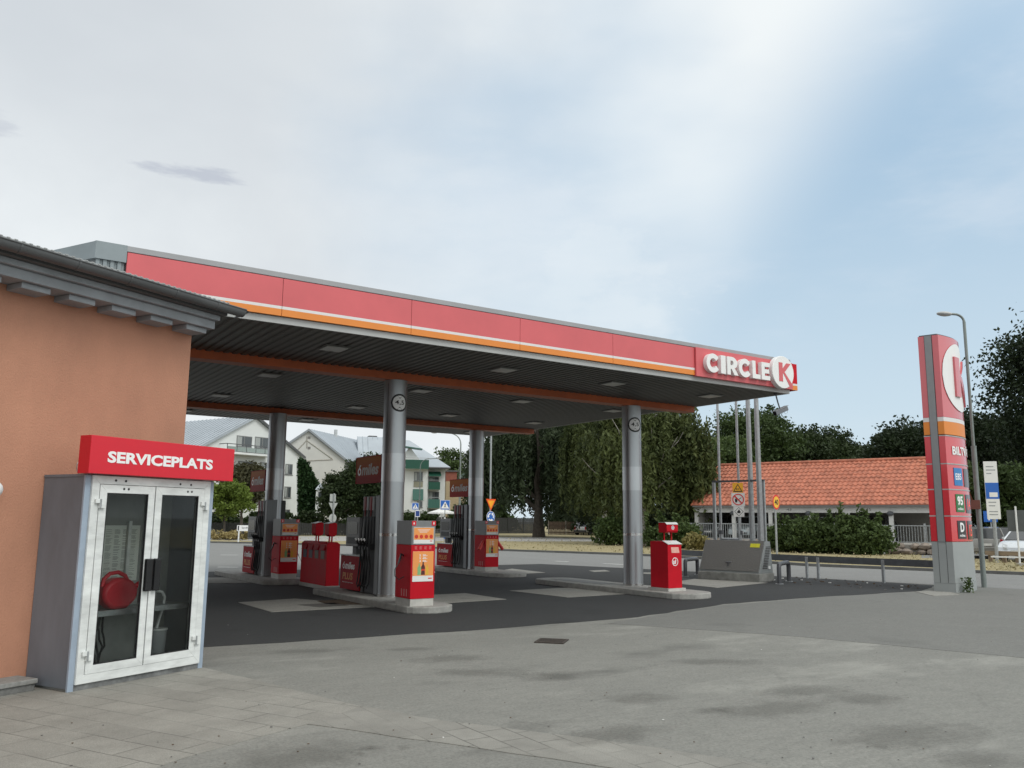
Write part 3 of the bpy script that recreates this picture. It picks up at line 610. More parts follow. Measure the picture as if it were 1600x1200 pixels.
mb.box(lx(CY0)+.4, CX1, CY0, CY0+.045, SZ, 4.868, lipmetal); mb.box(CX1-.045, CX1-.001, CY0+.046, CY1-.05, SZ+.001, 4.867, lipmetal); mb.box(lx(CY1)+.4, CX1-.002, CY1-.045, CY1, SZ+.002, 4.866, lipmetal)
mb.build('edge_flashing', can)
# front fascia panels with a thin dark joint between them
seams = [1.98, 4.30, 6.60, 8.90, 11.20, 13.545]
whitestripe = M('white_stripe_vinyl', (.72, .70, .70), .5, amt=.03)
for a, b in zip(seams[:-1], seams[1:]):
    mb = MB(); a += .004; b -= .004
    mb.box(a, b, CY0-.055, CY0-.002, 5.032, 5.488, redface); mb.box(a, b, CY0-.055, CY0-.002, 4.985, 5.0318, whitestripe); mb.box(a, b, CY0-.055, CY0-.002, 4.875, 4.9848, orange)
    mb.build('fascia_panel', can)
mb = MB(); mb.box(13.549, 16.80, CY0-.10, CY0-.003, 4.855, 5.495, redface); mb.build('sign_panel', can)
mb = MB(); mb.box(16.803, 17.13, CY0+.02, CY0+.06, 5.032, 5.52, red); mb.box(16.803, 17.13, CY0+.02, CY0+.06, 4.985, 5.031, whitestripe); mb.box(16.803, 17.13, CY0+.02, CY0+.06, 4.875, 4.984, orange); mb.box(17.08, 17.13, CY0+.061, CY1, 4.875, 5.52, red); mb.build('end_fascia', can)
mb = MB(); mb.box(lx(CY0)+.0, CX1, CY0-.06, CY0+.25, 5.497, 5.585, M('grey_capping', (.33, .335, .35), .5, amt=.08, scale=1.5)); 
mb.box(CX1-.2, CX1-.001, CY0+.251, CY1, 5.498, 5.584, MATS['grey_capping']); mb.build('capping', can, bevel=.006)
# left end: metal parapet box whose side follows the building
mb = MB(); bl = M('blue_grey_parapet_sheet', (.24, .28, .30), .5, amt=.12, scale=1.5)
e0 = Vector((lx(CY0), CY0-.062, 0)); e1_ = Vector((1.975, CY0-.062, 0)); e2_ = Vector((lx(CY1), CY1, 0))
mb.prism([(e0.x, e0.y, 5.33), (e1_.x, e0.y, 5.33), (e1_.x, e0.y+.3, 5.33), (e0.x-.1, e0.y+.3, 5.33)], (0, 0, .256), bl)
mb.prism([(e0.x, e0.y+.002, 5.331), (e0.x+.15, e0.y+.301, 5.331), (e2_.x+.15, e2_.y, 5.331), (e2_.x, e2_.y, 5.331)], (0, 0, .25), bl)
x = e0.x+.02
while x < 1.94: mb.box(x, x+.05, CY0-.035, CY0-.001, 4.88, 5.328, bl); mb.box(x+.051, x+.09, CY0-.012, CY0-.001, 4.88, 5.327, bl); x += .095
d_ = (e2_-e0).normalized(); s_ = 0.05; nn_ = Vector((-d_.y, d_.x, 0))
while s_ < 14:
    p = e0+d_*s_+Vector((.10, 0.05, 0)); q = p+d_*.06; mb.prism([p-nn_*-.0+Vector((0, 0, 4.88)), q+Vector((0, 0, 4.88)), q-nn_*.05+Vector((0, 0, 4.88)), p-nn_*.05+Vector((0, 0, 4.88))], (0, 0, .45), bl); s_ += .11
mb.build('parapet', can)
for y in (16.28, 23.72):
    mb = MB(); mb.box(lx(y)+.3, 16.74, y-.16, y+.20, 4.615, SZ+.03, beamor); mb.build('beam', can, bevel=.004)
# ceiling lights: things of their own
lampw = M('frosted_lamp_lens', (.42, .43, .42), .35, amt=.05); lampf = M('lamp_frame', (.16, .16, .155), .5)
lt = None; col_n = {5.75: 'first', 9.45: 'second', 12.4: 'third', 15.5: 'fourth'}
rows = {14.4: 'front row', 18.0: 'row behind the first beam', 21.8: 'row before the second beam', 25.6: 'back row'}
for y in (14.4, 18.0, 21.8, 25.6):
    for x in (5.75, 9.45, 12.4, 15.5):
        lab = 'square canopy light, %s from the left in the %s' % (col_n[x], rows[y])
        if lt is None:
            lt = thing('canopy_light', lab, 'ceiling light', (x, y, SZ), 0, 'square lights in the canopy soffit')
            frame_mb(-.24, .24, -.24, .24, .035, 0, .03, lampf)
            mb = MB(); mb.box(-.24, .24, -.24, .24, -.012, .0035, lampf); mb.build('frame', lt)
            mb = MB(); mb.box(-.20, .20, -.20, .20, -.028, -.0125, lampw); mb.build('lens', lt, bevel=.006)
        else: dup(lt, (x, y, SZ), label=lab)

# CIRCLE K lettering: outlines built as polygons, extruded
def arc(cx, cz, r, a0, a1, n): return [(cx+r*math.cos(R(a0+(a1-a0)*i/n)), cz+r*math.sin(R(a0+(a1-a0)*i/n))) for i in range(n+1)]
def quadstrip(mb, A, B, y0, y1, m):
    n = len(A)
    vs = [(x, y0, z) for x, z in A]+[(x, y0, z) for x, z in B]+[(x, y1, z) for x, z in A]+[(x, y1, z) for x, z in B]; fs = []
    for i in range(n-1): fs += [(i, i+1, n+i+1, n+i), (2*n+i, 3*n+i, 3*n+i+1, 2*n+i+1), (i, 2*n+i, 2*n+i+1, i+1), (n+i, n+i+1, 3*n+i+1, 3*n+i)]
    fs += [(0, n, 3*n, 2*n), (n-1, 3*n-1, 4*n-1, 2*n-1)]
    mb.add(vs, fs, m)
def glyph(ch, x, z, w, h, y0, y1, m):
    mb = MB(); t = h*.26
    P = lambda pts: mb.prism([(x+a*w, y0, z+b*h) for a, b in pts], (0, y1-y0, 0), m)
    if ch == 'I': P([(0, 0), (1, 0), (1, 1), (0, 1)])
    elif ch == 'L': k = t/w; P([(0, 0), (1, 0), (1, .25), (k, .25), (k, 1), (0, 1)])
    elif ch == 'E': k = t/w; P([(0, 0), (1, 0), (1, .24), (k, .24), (k, .385), (.9, .385), (.9, .615), (k, .615), (k, .76), (1, .76), (1, 1), (0, 1)])
    elif ch == 'C':
        A = [(x+w*.5+(w*.55)*math.cos(R(a)), z+h*.5+h*.52*math.sin(R(a))) for a in np.linspace(38, 322, 33)]
        B = [(x+w*.5+(w*.55-t)*math.cos(R(a)), z+h*.5+(h*.52-t)*math.sin(R(a))) for a in np.linspace(30, 330, 33)]
        quadstrip(mb, A, B, y0, y1, m)
    elif ch == 'R':
        k = t/w
        P([(0, 0), (k, 0), (k, 1), (0, 1)])
        A = [(x+w*.45, z+h)]+[(x+w*.45+w*.5*math.cos(R(a)), z+h*.665+h*.335*math.sin(R(a))) for a in np.linspace(85, -85, 15)]+[(x+w*.45, z+h*.33)]
        B = [(x+w*.45, z+h*.79)]+[(x+w*.45+w*.14*math.cos(R(a)), z+h*.665+h*.125*math.sin(R(a))) for a in np.linspace(85, -85, 15)]+[(x+w*.45, z+h*.54)]
        quadstrip(mb, A, B, y0+.0008, y1-.0008 if y1 < y0 else y1, m)
        P([(k+.002, .79), (.449, .79), (.449, 1), (k+.002, 1)]); P([(k+.002, .33), (.449, .33), (.449, .54), (k+.002, .54)])
        mb.prism([(x+a*w, y0+.0012, z+b*h) for a, b in [(.40, .328), (.66, .0), (1.03, .0), (.72, .36)]], (0, y1-y0-.0024, 0), m)
    return mb
cl = thing('brand_sign', 'white raised CIRCLE K lettering and roundel on the red canopy fascia', 'sign', (0, CY0-.10, 0))
fx0, fx1 = 13.78, 15.86; zb, zt = 4.965, 5.375
wid = {'C': .40, 'I': .155, 'R': .36, 'L': .27, 'E': .30}; gap = .055
tot = sum(wid[c] for c in 'CIRCLE')+gap*5; k = (fx1-fx0)/tot; x = fx0
whitebody = M('white_sign_letter', (.80, .80, .80), .4, amt=.02); greyside = M('grey_letter_return', (.42, .42, .43), .5)
for c in 'CIRCLE':
    w = wid[c]*k; glyph(c, x, zb, w, zt-zb, -.001, -.105, whitebody).build('letter', cl); x += w+gap*k
mb = MB(); kc = (16.30, 5.205); kr = .385
mb.disc((kc[0], -.001, kc[1]), kr, whitebody, n=64, th=.13); mb.build('roundel', cl, bevel=.008, smooth=True)
kshape = [[(-.155, -.225), (-.02, -.225), (-.02, .225), (-.155, .225)], [(-.018, -.03), (-.018, .085), (.115, .225), (.275, .225), (.045, 0.005), (.305, -.258), (.215, -.320), (-.005, -.02)]]
mb = MB()
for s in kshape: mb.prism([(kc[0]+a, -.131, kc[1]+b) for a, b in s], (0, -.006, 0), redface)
mb.build('letter', cl)

# camera under the right corner
sc_ = thing('security_camera', 'grey security camera on an arm under the right canopy corner', 'camera', (16.5, 12.98+.25, SZ))
mb = MB(); mb.cyl((0, 0, 0), (0, 0, -.03), .05, darkmetal); mb.tube([(0, 0, -.02), (.03, -.03, -.22), (.07, -.06, -.40)], .017, darkmetal, 8); mb.build('arm', sc_, smooth=True)
mb = MB(); dx = Vector((.93, -.05, .36)).normalized()
def obox(mb, c, ax, L_, w, h, m):
    ax = Vector(ax).normalized(); s = ax.cross(Vector((0, 0, 1))).normalized(); u = s.cross(ax); c = Vector(c)
    pts = [c-ax*L_/2+s*a*w/2+u*b*h/2 for a, b in ((-1, -1), (1, -1), (1, 1), (-1, 1))]; mb.prism(pts, ax*L_, m)
obox(mb, (.08, -.06, -.42), dx, .44, .11, .10, M('camera_housing_grey', (.16, .17, .19), .5)); mb.build('housing', sc_, bevel=.012)
mb = MB(); obox(mb, Vector((.08, -.06, -.42))+Vector((-.36*.06, 0, .93*.06)), dx, .48, .13, .012, M('camera_hood_grey', (.30, .31, .33), .5)); mb.build('sun_hood', sc_)
mb = MB(); obox(mb, Vector((.08, -.06, -.42))-dx*.215, dx, .012, .09, .08, blackpl); mb.build('lens', sc_)
mb = MB(); mb.tube([(.20, -.06, -.44), (.26, -.06, -.48), (.33, -.06, -.45), (.33, -.06, -.38), (.28, -.06, -.36)], .004, galv, 6); mb.build('cable', sc_)

# ------------------------------------------------------------------ columns
def column(x, y, label, sign):
    t = thing('canopy_column', label, 'column', (x, y, .13), 0, 'round silver columns under the canopy'); r = .242
    mb = MB(); mb.cyl((0, 0, .05), (0, 0, 4.484), r, silver, n=40); mb.build('shaft', t, smooth=True)
    mb = MB(); mb.cyl((0, 0, 0), (0, 0, .055), r+.012, chrome, n=40); mb.cyl((0, 0, 1.22), (0, 0, 1.28), r+.004, chrome, n=40); mb.build('band', t, smooth=True)
    mb = MB(); mb.cyl((0, 0, 2.34), (0, 0, 2.93), r+.006, silver2, n=40); mb.build('sleeve', t, smooth=True)
    mb = MB(); a = R(205); mb.box(-.004, .004, -.006, 0, .06, 4.4, darkmetal); o = mb.build('seam', t); o.location = (r*math.cos(a), r*math.sin(a), 0); o.rotation_euler = (0, 0, a+math.pi/2)
    if sign:
        # clearance roundel wrapped on the column, facing the camera side
        am = R(math.degrees(math.atan2(-y, -x))+22)
        def wrap(pts, off, m, mb):
            vs = [((r+off)*math.cos(am+s/r), (r+off)*math.sin(am+s/r), 3.99+z) for s, z in pts]
            mb.add(vs, [list(range(len(vs)))], m)
        mb = MB(); n = 40
        for rr, off, m in ((.19, .004, black), (.152, .0075, textw)):
            # strips so the disc follows the curve
            K = 18
            for i in range(K):
                s0, s1 = -rr+2*rr*i/K, -rr+2*rr*(i+1)/K; h0, h1 = math.sqrt(max(0, rr*rr-s0*s0)), math.sqrt(max(0, rr*rr-s1*s1)); wrap([(s0, -h0), (s1, -h1), (s1, h1), (s0, h0)], off, m, mb)
        wrap([(-.06, .15), (.06, .15), (0, .085)], .010, black, mb); wrap([(-.06, -.15), (.06, -.15), (0, -.085)], .010, black, mb)
        o = mb.build('clearance_sign', t, fix=False)
        me = text_mesh('4,5', .20, .105, .002, bold=.008); me.materials.clear(); me.materials.append(black)
        co = np.empty(len(me.vertices)*3); me.vertices.foreach_get('co', co); co = co.reshape(-1, 3)
        for c in co:
            s = c[0]-.10; rr = r+.011-c[1]; z = 3.99+c[2]-.052; ang = am+s/r; c[:] = (rr*math.cos(ang), rr*math.sin(ang), z)
        me.vertices.foreach_set('co', co.ravel()); me.update(); o2 = bpy.data.objects.new('lettering', me); COL.objects.link(o2); o2.parent = o
    return t
column(7.95, 16.30, 'silver canopy column with 4,5 roundel beside pump kiosk 6 and 8', True)
column(14.62, 16.28, 'silver canopy column with 4,5 roundel behind the single red waste bin', True)
column(7.85, 23.55, 'dark silver rear column beside the kiosk left of the recycling bins', False)
column(14.72, 24.0, 'silver rear column with dents beside the kiosk with red gloves', False)

# ------------------------------------------------------------------ islands
def island(x0, x1, y0, y1, label):
    r = (x1-x0)/2; cx = (x0+x1)/2; n = 10; pts = []
    for i in range(n+1): a = math.pi+math.pi*i/n; pts.append((cx+r*math.cos(a), y0+r*.75+r*.75*math.sin(a)))
    for i in range(n+1): a = math.pi*i/n; pts.append((cx+r*math.cos(a), y1-r*.75+r*.75*math.sin(a)))
    mb = MB(); mb.prism([(x, y, 0) for x, y in pts], (0, 0, .13), conckerb)
    o = mb.build('pump_island', bevel=.02); return tag(o, label, 'kerb island', 'raised concrete islands under the canopy')
island(7.30, 8.30, 14.02, 19.2, 'raised concrete island under the nearest pump and kiosk 6 and 8')
island(13.75, 14.98, 13.75, 19.6, 'raised concrete island carrying the lone red waste bin and no pump')
island(7.15, 8.35, 21.75, 26.9, 'raised concrete island of the left rear pump')
island(14.05, 15.35, 21.6, 26.8, 'raised concrete island of the right rear pump with red gloves kiosk')
mb = MB(); mb.box(14.1, 14.6, 16.9, 19.0, .131, .136, M('steel_cover_plate', (.22, .22, .21), .6, amt=.2)); mb.build('cover_plate', None); o = bpy.data.objects['cover_plate']; tag(o, 'long flush steel cover plate in the empty island', 'cover plate')

# ------------------------------------------------------------------ fuel dispensers
DX = [-1.13, -.07, .66, 1.06]
slabm = M('brushed_silver_panel', (.22, .23, .24), .5, metal=.3, amt=.1, scale=3, stretch=(8, 8, .3))
darkpanel = M('dark_hose_bay', (.045, .047, .05), .55, amt=.15)
def drop_logo(x, y, z, h, parent):
    mb = MB(); r = h*.40; n = 24
    mb.disc((x+r, y, z+r), r, textw, n=n, th=.002, r_in=r*.52); mb.prism([(x+r*.75, y, z+r*2.02), (x+r*1.25, y, z+r*2.02), (x+r*1.9, y, z+h*1.05), (x+r*1.35, y, z+h*1.08)], (0, -.002, 0), textw); mb.build('drop_logo', parent)
def make_dispenser(label, loc):
    t = thing('fuel_dispenser', label, 'fuel pump', loc, -90, 'fuel dispensers on the islands')
    mb = MB(); mb.box(DX[0], DX[1]-.004, .03, .56, .03, .76, redcap); o = mb.build('lower_cabinet', t, bevel=.01)
    mb = MB(); mb.box(DX[0]-.01, DX[1]-.004, .02, .57, .762, .785, dirtywhite); mb.build('top_plate', t)
    drop_logo(DX[0]+.13, .0295, .47, .14, o); text('miles', DX[0]+.27, .0295, .47, .52, .155, textw, o, depth=.002, shear=.2, bold=.03)
    text('PLUS', DX[0]+.14, .0295, .24, .56, .155, M('orange_print', (.60, .22, .04), .5), o, depth=.002, shear=.12, bold=.03)
    text('kraft att kompromissa', DX[0]+.14, .0295, .165, .60, .030, textw, o, depth=.002, bold=.0)
    mb = MB(); mb.box(DX[0]+.03, DX[1]-.30, .12, .44, .96, 1.60, headgrey); h = mb.build('display_head', t, bevel=.015)
    mb = MB(); mb.box(DX[0]+.12, DX[1]-.40, .112, .1195, 1.22, 1.50, blackpl); mb.box(DX[0]+.12, DX[1]-.42, .112, .1195, 1.02, 1.16, darkpanel); mb.build('display', h)
    mb = MB(); mb.box(DX[0]+.25, DX[0]+.45, .20, .36, .787, .958, darkpanel); mb.build('neck', t)
    mb = MB(); mb.box(DX[1], DX[2]-.004, .10, .60, .02, 2.05, darkpanel); mb.box(DX[1]-.0, DX[1]+.05, .06, .098, .02, 2.05, headgrey); mb.build('hose_bay', t)
    for i in range(4):
        x = DX[1]+.13+i*.145
        mb = MB(); mb.box(x-.052, x+.04, .035, .098, 1.62, 2.04, M('red_hose_guide', (.22, .015, .02), .5) if i % 2 == 0 else headgrey); mb.box(x-.052, x+.04, .045, .098, 1.05, 1.615, darkpanel); mb.build('hose_guide', t)
        mb = MB(); mb.box(x-.055, x+.03, -.06, .098, .93, 1.04, black); mb.tube([(x-.01, -.05, 1.0), (x-.02, -.09, 1.06), (x-.035, -.11, 1.13)], [.024, .02, .017], blackpl, 8); mb.box(x-.05, x-.01, -.10, -.06, .985, 1.0, black)
        mb.tube([(x-.03, -.112, 1.11), (x-.055, -.13, 1.155)], .02, textw, 8); mb.build('nozzle', t, smooth=True)
        mb = MB(); mb.tube([(x, .02, 1.75), (x+.01, -.02, 1.3), (x+.02, -.03, .9), (x-.01-.02*i, -.05, .45), (x-.06-.02*i, -.06, .2), (x-.03, -.05, .13), (x+.02, -.02, .25), (x+.02, .0, .6), (x-.01, -.03, .93)], .014, black, 8); mb.build('hose', t, smooth=True)
    mb = MB(); mb.box(DX[2], DX[3]-.22, .02, .30, .02, 2.06, slabm); mb.build('side_panel', t, bevel=.008)
    return t
d0 = make_dispenser('fuel dispenser with black hoses on the nearest island by kiosk 6 and 8', (7.72, 17.30, .13))
dup(d0, (7.53, 24.02, .13), label='fuel dispenser on the left rear island seen behind the service cabinet')
dup(d0, (14.42, 24.93, .13), label='fuel dispenser on the right rear island left of the red gloves kiosk')
def make_pumpsign(label, loc):
    t = thing('pump_sign', label, 'sign', loc, -90, 'orange and red signs on the columns above the pumps')
    grad = bpy.data.materials.get('orange_to_red_print')
    if not grad:
        grad = bpy.data.materials.new('orange_to_red_print'); grad.use_nodes = True; N = grad.node_tree.nodes; L = grad.node_tree.links; p = N['Principled BSDF']; p.inputs['Roughness'].default_value = .6; p.inputs['Specular IOR Level'].default_value = .15
        tc = N.new('ShaderNodeTexCoord'); s = N.new('ShaderNodeSeparateXYZ'); L.new(tc.outputs['Object'], s.inputs[0]); r_ = N.new('ShaderNodeValToRGB'); L.new(s.outputs[2], r_.inputs[0])
        r_.color_ramp.elements[0].color = (.30, .018, .016, 1); r_.color_ramp.elements[1].color = (.42, .13, .02, 1); r_.color_ramp.elements[0].position = .12; r_.color_ramp.elements[1].position = .5; L.new(r_.outputs[0], p.inputs['Base Color'])
    mb = MB(); mb.box(0, 1.28, 0, .11, 0, .58, grad); f = mb.build('sign_box', t, bevel=.006)
    frame_mb(-.004, 1.284, -.004, .584, .018, -.004, .114, redcap).build('frame', t)
    drop_logo(.10, -.0005, .17, .22, f); text('miles', .31, -.0005, .17, .86, .25, M('sign_letter_grey', (.45, .42, .40), .5), f, depth=.003, shear=.2, bold=.03)
    mb = MB(); mb.box(1.284, 1.36, .03, .08, .1, .14, greymetal); mb.box(1.284, 1.36, .03, .08, .42, .46, greymetal); mb.build('bracket', t)
    return t
s0 = make_pumpsign('ómiles sign on the nearest column with the 4,5 roundel', (7.78, 17.83, 2.47))
dup(s0, (7.60, 24.95, 2.45), label='ómiles sign half hidden behind the left rear column')
dup(s0, (14.55, 25.42, 2.46), label='ómiles sign on the right rear column near the crossing sign')

# ------------------------------------------------------------------ pump kiosks with posters
bottle_g = M('green_bottle_print', (.25, .50, .22), .5); bottle_b = M('dark_bottle_print', (.10, .02, .02), .5); bottle_y = M('yellow_bottle_print', (.80, .48, .05), .5); circred = M('print_red', (.68, .04, .02), .5)
def bottle(mb, x, z, h, w, m, y):
    pr = [(0, .5), (.10, .5), (.35, .44), (.45, .5), (.62, .5), (.78, .22), (.93, .16), (1, .16)]
    mb.prism([(x+w*b, y, z+h*a) for a, b in pr]+[(x-w*b, y, z+h*a) for a, b in pr[::-1]], (0, -.0015, 0), m)
def make_kiosk(label, loc, n1, n2, rot=0, gloves=False):
    t = thing('pump_kiosk', label, 'pump kiosk', loc, rot); w = .50; dp = .62
    mb = MB(); mb.box(.01, w-.01, .01, dp-.01, 0, .13, plbase); mb.build('plinth', t)
    mb = MB(); mb.box(0, w, 0, dp, .131, 1.10, red); b = mb.build('body', t, bevel=.006)
    mb = MB(); mb.box(.0, w, .0, dp, 1.102, 1.545, headgrey); h = mb.build('head', t, bevel=.008)
    mb = MB(); mb.box(.035, w-.035, -.007, -.0005, .44, .985, paper); p = mb.build('poster', b)
    mb = MB(); mb.box(.036, w-.036, -.009, -.0072, .545, .984, postor)
    bottle(mb, .17, .56, .21, .072, bottle_g, -.0092); bottle(mb, .25, .56, .235, .078, bottle_b, -.0096); bottle(mb, .335, .56, .19, .06, bottle_y, -.0092)
    mb.box(.215, .285, -.0125, -.0112, .635, .665, circred); mb.box(.36, .44, -.0085, -.0072, .485, .505, circred); mb.build('advert', p)
    for i, s in enumerate(('2  20:-', '3  40:-', '4  50:-')): text(s, .165, -.0093, .895-.052*i, .17, .036, textw, p, depth=.001, bold=.03)
    mb = MB()
    for i in range(4):
        for j in range(5): mb.box(.07+i*.10, .07+i*.10+.055-(j % 2)*.012, -.002, -.0004, 1.075-.012*j-.004, 1.075-.012*j, M('pale_red_print', (.70, .30, .28), .5))
    mb.build('print', b)
    mb = MB(); mb.box(.03, w-.03, -.008, -.0005, 1.115, 1.43, M('pale_grey_screen_frame', (.45, .46, .46), .5)); f = mb.build('screen_frame', h)
    mb = MB(); mb.box(.045, w-.045, -.0105, -.0085, 1.20, 1.415, postor); mb.box(.045, w-.045, -.0105, -.0085, 1.13, 1.198, paper)
    for i in range(4): mb.disc((.095+i*.103, -.0107, 1.255), .036, circred, n=20, th=.001)
    for i in range(3): mb.box(.12+.02*i, w-.12-.03*i, -.0118, -.0107, 1.375-.022*i, 1.383-.022*i, textw)
    mb.box(.38, .43, -.0115, -.0106, 1.165, 1.18, circred); mb.build('screen_print', f)
    for x, s in ((.0, n1), (w-.085, n2)):
        mb = MB(); mb.box(x, x+.085, -.006, -.0003, 1.455, 1.54, redsign); q = mb.build('number_plate', h); ww = .03 if len(s) == 1 else .055
        text(s, x+.0425-ww/2, -.0062, 1.475, ww, .045, textw, q, depth=.001, bold=.03)
    mb = MB()
    for i in range(3): mb.box(-.004, -.0005, .12+.1*i, .16+.1*i, .17, .30, M('pale_red_louvre', (.60, .18, .18), .5))
    mb.build('vent', b)
    if gloves:
        for sx in (-1, 1):
            x = -.03 if sx < 0 else w+.03
            mb = MB(); mb.tube([(x-sx*.02, .10, .93), (x+sx*.06, .08, .80), (x+sx*.16, .05, .66)], [.035, .05, .05], M('glove_red', (.66, .05, .04), .5), 8); mb.build('squeegee_holder', t, smooth=True)
    else:
        mb = MB(); mb.tube([(.0, .30, .90), (-.06, .28, .93), (-.09, .26, .85), (-.13, .25, .76)], [.018, .018, .022, .016], blackpl, 8); mb.tube([(-.13, .25, .76), (-.20, .24, .66), (-.21, .22, .54), (-.13, .22, .47), (-.01, .25, .52)], .009, black, 6); mb.build('air_nozzle', t, smooth=True)
        mb = MB(); mb.tube([(w, .2, .62), (w+.05, .18, .66), (w+.09, .16, .58)], .012, galv, 6); mb.tube([(w+.05, .18, .64), (w+.14, .15, .48), (w+.20, .14, .22)], .005, black, 6); mb.build('water_hose', t)
    return t
make_kiosk('red pump kiosk numbered 6 and 8 with bottle poster, nearest to the camera', (7.36, 14.24, .13), '6', '8')
make_kiosk('red pump kiosk numbered 2 and 4 with bottle poster, left of the recycling bins', (7.60, 22.14, .13), '2', '4')
make_kiosk('red pump kiosk with two red glove holders on its sides', (14.30, 22.72, .13), '10', '12', gloves=True)

# recycling station between the left islands
rb = thing('recycling_station', 'dark red recycling cabinet with four flaps and two towel boxes on top', 'recycling bin', (8.0, 19.9, 0)) 
mb = MB(); mb.box(-.02, .36, -.02, 1.75, 0, .09, plbase); mb.build('plinth', rb)
mb = MB(); mb.prism([(0, 0, .091), (.34, 0, .091), (.34, 0, 1.08), (.27, 0, 1.13), (.07, 0, 1.13), (0, 0, 1.08)], (0, 1.72, 0), red); mb.build('body', rb, bevel=.006)
fl_ = [M('flap_blue', (.03, .035, .08), .5), M('flap_violet', (.06, .03, .06), .5), M('flap_brown', (.10, .06, .03), .5), M('flap_ochre', (.11, .055, .03), .5)]
for i in range(4):
    y0 = 1.72-.40*(i+1)-.02; mb = MB(); mb.prism([(-.001, y0, .93), (-.05, y0, .93), (-.001, y0, 1.07)], (0, .30, 0), redcap); mb.build('flap', rb)
    mb = MB(); mb.box(-.006, -.001, y0+.03, y0+.27, .72, .92, fl_[i]); mb.build('sorting_label', rb)
for y in (.12, 1.0):
    t2 = thing('towel_dispenser', 'red paper towel box on two legs, %s on the recycling cabinet' % ('nearer one' if y < .5 else 'farther one'), 'towel dispenser', (8.17, 19.9+y, 1.131), 0, 'towel boxes on the recycling cabinet')
    mb = MB(); mb.prism([(-.09, 0, .18), (-.09, 0, .44), (.06, 0, .47), (.12, 0, .44), (.12, 0, .18), (.06, 0, .13), (-.03, 0, .13)], (0, .26, 0), red); mb.build('box', t2, bevel=.005)
    mb = MB(); mb.prism([(-.12, -.01, .441), (.065, -.01, .478), (.065, -.01, .488), (-.12, -.01, .452)], (0, .28, 0), dirtywhite); mb.build('lid', t2)
    for q in (.05, .21):
        mb = MB(); mb.box(-.0, .03, q-.012, q+.012, 0, .14, red); mb.build('leg', t2)

# lone waste bin
wb = thing('waste_bin', 'tall red waste bin with towel box, white bin symbol and pale label', 'waste bin', (14.10, 14.52, .13))
mb = MB(); mb.box(-.05, .50, -.05, .62, 0, .065, plbase); mb.build('plinth', wb)
mb = MB(); mb.prism([(0, 0, .066), (0, 0, 1.05), (0, .16, 1.12), (0, .58, 1.12), (0, .58, .066)], (.44, 0, 0), red); b = mb.build('body', wb, bevel=.006)
mb = MB(); mb.prism([(-.006, -.012, 1.055), (-.006, .17, 1.128), (-.006, .17, 1.138), (-.006, -.012, 1.068)], (.452, 0, 0), dirtywhite); mb.build('lid', wb)
mb = MB(); mb.prism([(.12, -.001, .86), (.37, -.001, .86), (.34, -.001, .99), (.10, -.001, .99)], (0, -.002, 0), M('pale_pink_label', (.80, .42, .36), .5)); mb.build('label_sticker', b)
mb = MB(); c = (.225, -.0005, .66); mb.disc(c, .096, textw, n=36, th=.003, r_in=.080)
mb.box(.165, .205, -.0035, -.0005, .605, .685, textw); mb.prism([(.215, -.0005, .61), (.245, -.0005, .61), (.262, -.0005, .70), (.235, -.0005, .715)], (0, -.003, 0), textw); mb.disc((.243, -.0005, .733), .012, textw, n=12, th=.003); mb.build('bin_symbol', b)
for x in (.10, .33):
    mb = MB(); mb.box(x-.012, x+.012, .20, .225, 1.13, 1.32, red); mb.build('support', wb)
tb = thing('towel_dispenser', 'red paper towel box with round emblem above the lone waste bin', 'towel dispenser', (14.10, 14.52, .13))
mb = MB(); mb.prism([(0.03, .08, 1.321), (.03, .05, 1.36), (.03, .05, 1.50), (.03, .10, 1.545), (.03, .32, 1.545), (.03, .32, 1.321)], (.36, 0, 0), red); bb_ = mb.build('box', tb, bevel=.005)
mb = MB(); mb.prism([(.025, .045, 1.505), (.025, .10, 1.552), (.025, .33, 1.552), (.025, .33, 1.56), (.025, .10, 1.56), (.025, .04, 1.512)], (.37, 0, 0), dirtywhite); mb.build('lid', tb)
mb = MB(); mb.disc((.225, .0495, 1.435), .048, textw, n=24, th=.002, r_in=.038); mb.disc((.225, .0495, 1.435), .034, M('emblem_grey', (.35, .36, .42), .5), n=20, th=.002); mb.prism([(.205, .0475, 1.418), (.245, .0475, 1.418), (.225, .0475, 1.455)], (0, -.001, 0), textw); mb.build('emblem', bb_)
mb = MB(); mb.cyl((.21, .18, 1.32), (.215, .16, 1.27), .028, paper, r1=.012, n=10); mb.build('paper_towel', tb)

# ------------------------------------------------------------------ tank filling box with vents and goal-post frame
TB = (19.25, 16.15, 0); TA = 99     # local x runs along the front (near -> far), local y towards -X
plate_ = M('checker_plate', (.185, .18, .17), .5, metal=.35, amt=.1, scale=40, bump=.6, bscale=45)
sideplate = M('grey_louvred_side', (.30, .32, .32), .5, metal=.3, amt=.08)
fb = thing('tank_filling_box', 'sloping grey checker plate filling box on concrete base with yellow label', 'utility box', (19.85, 16.74, 0), -76)
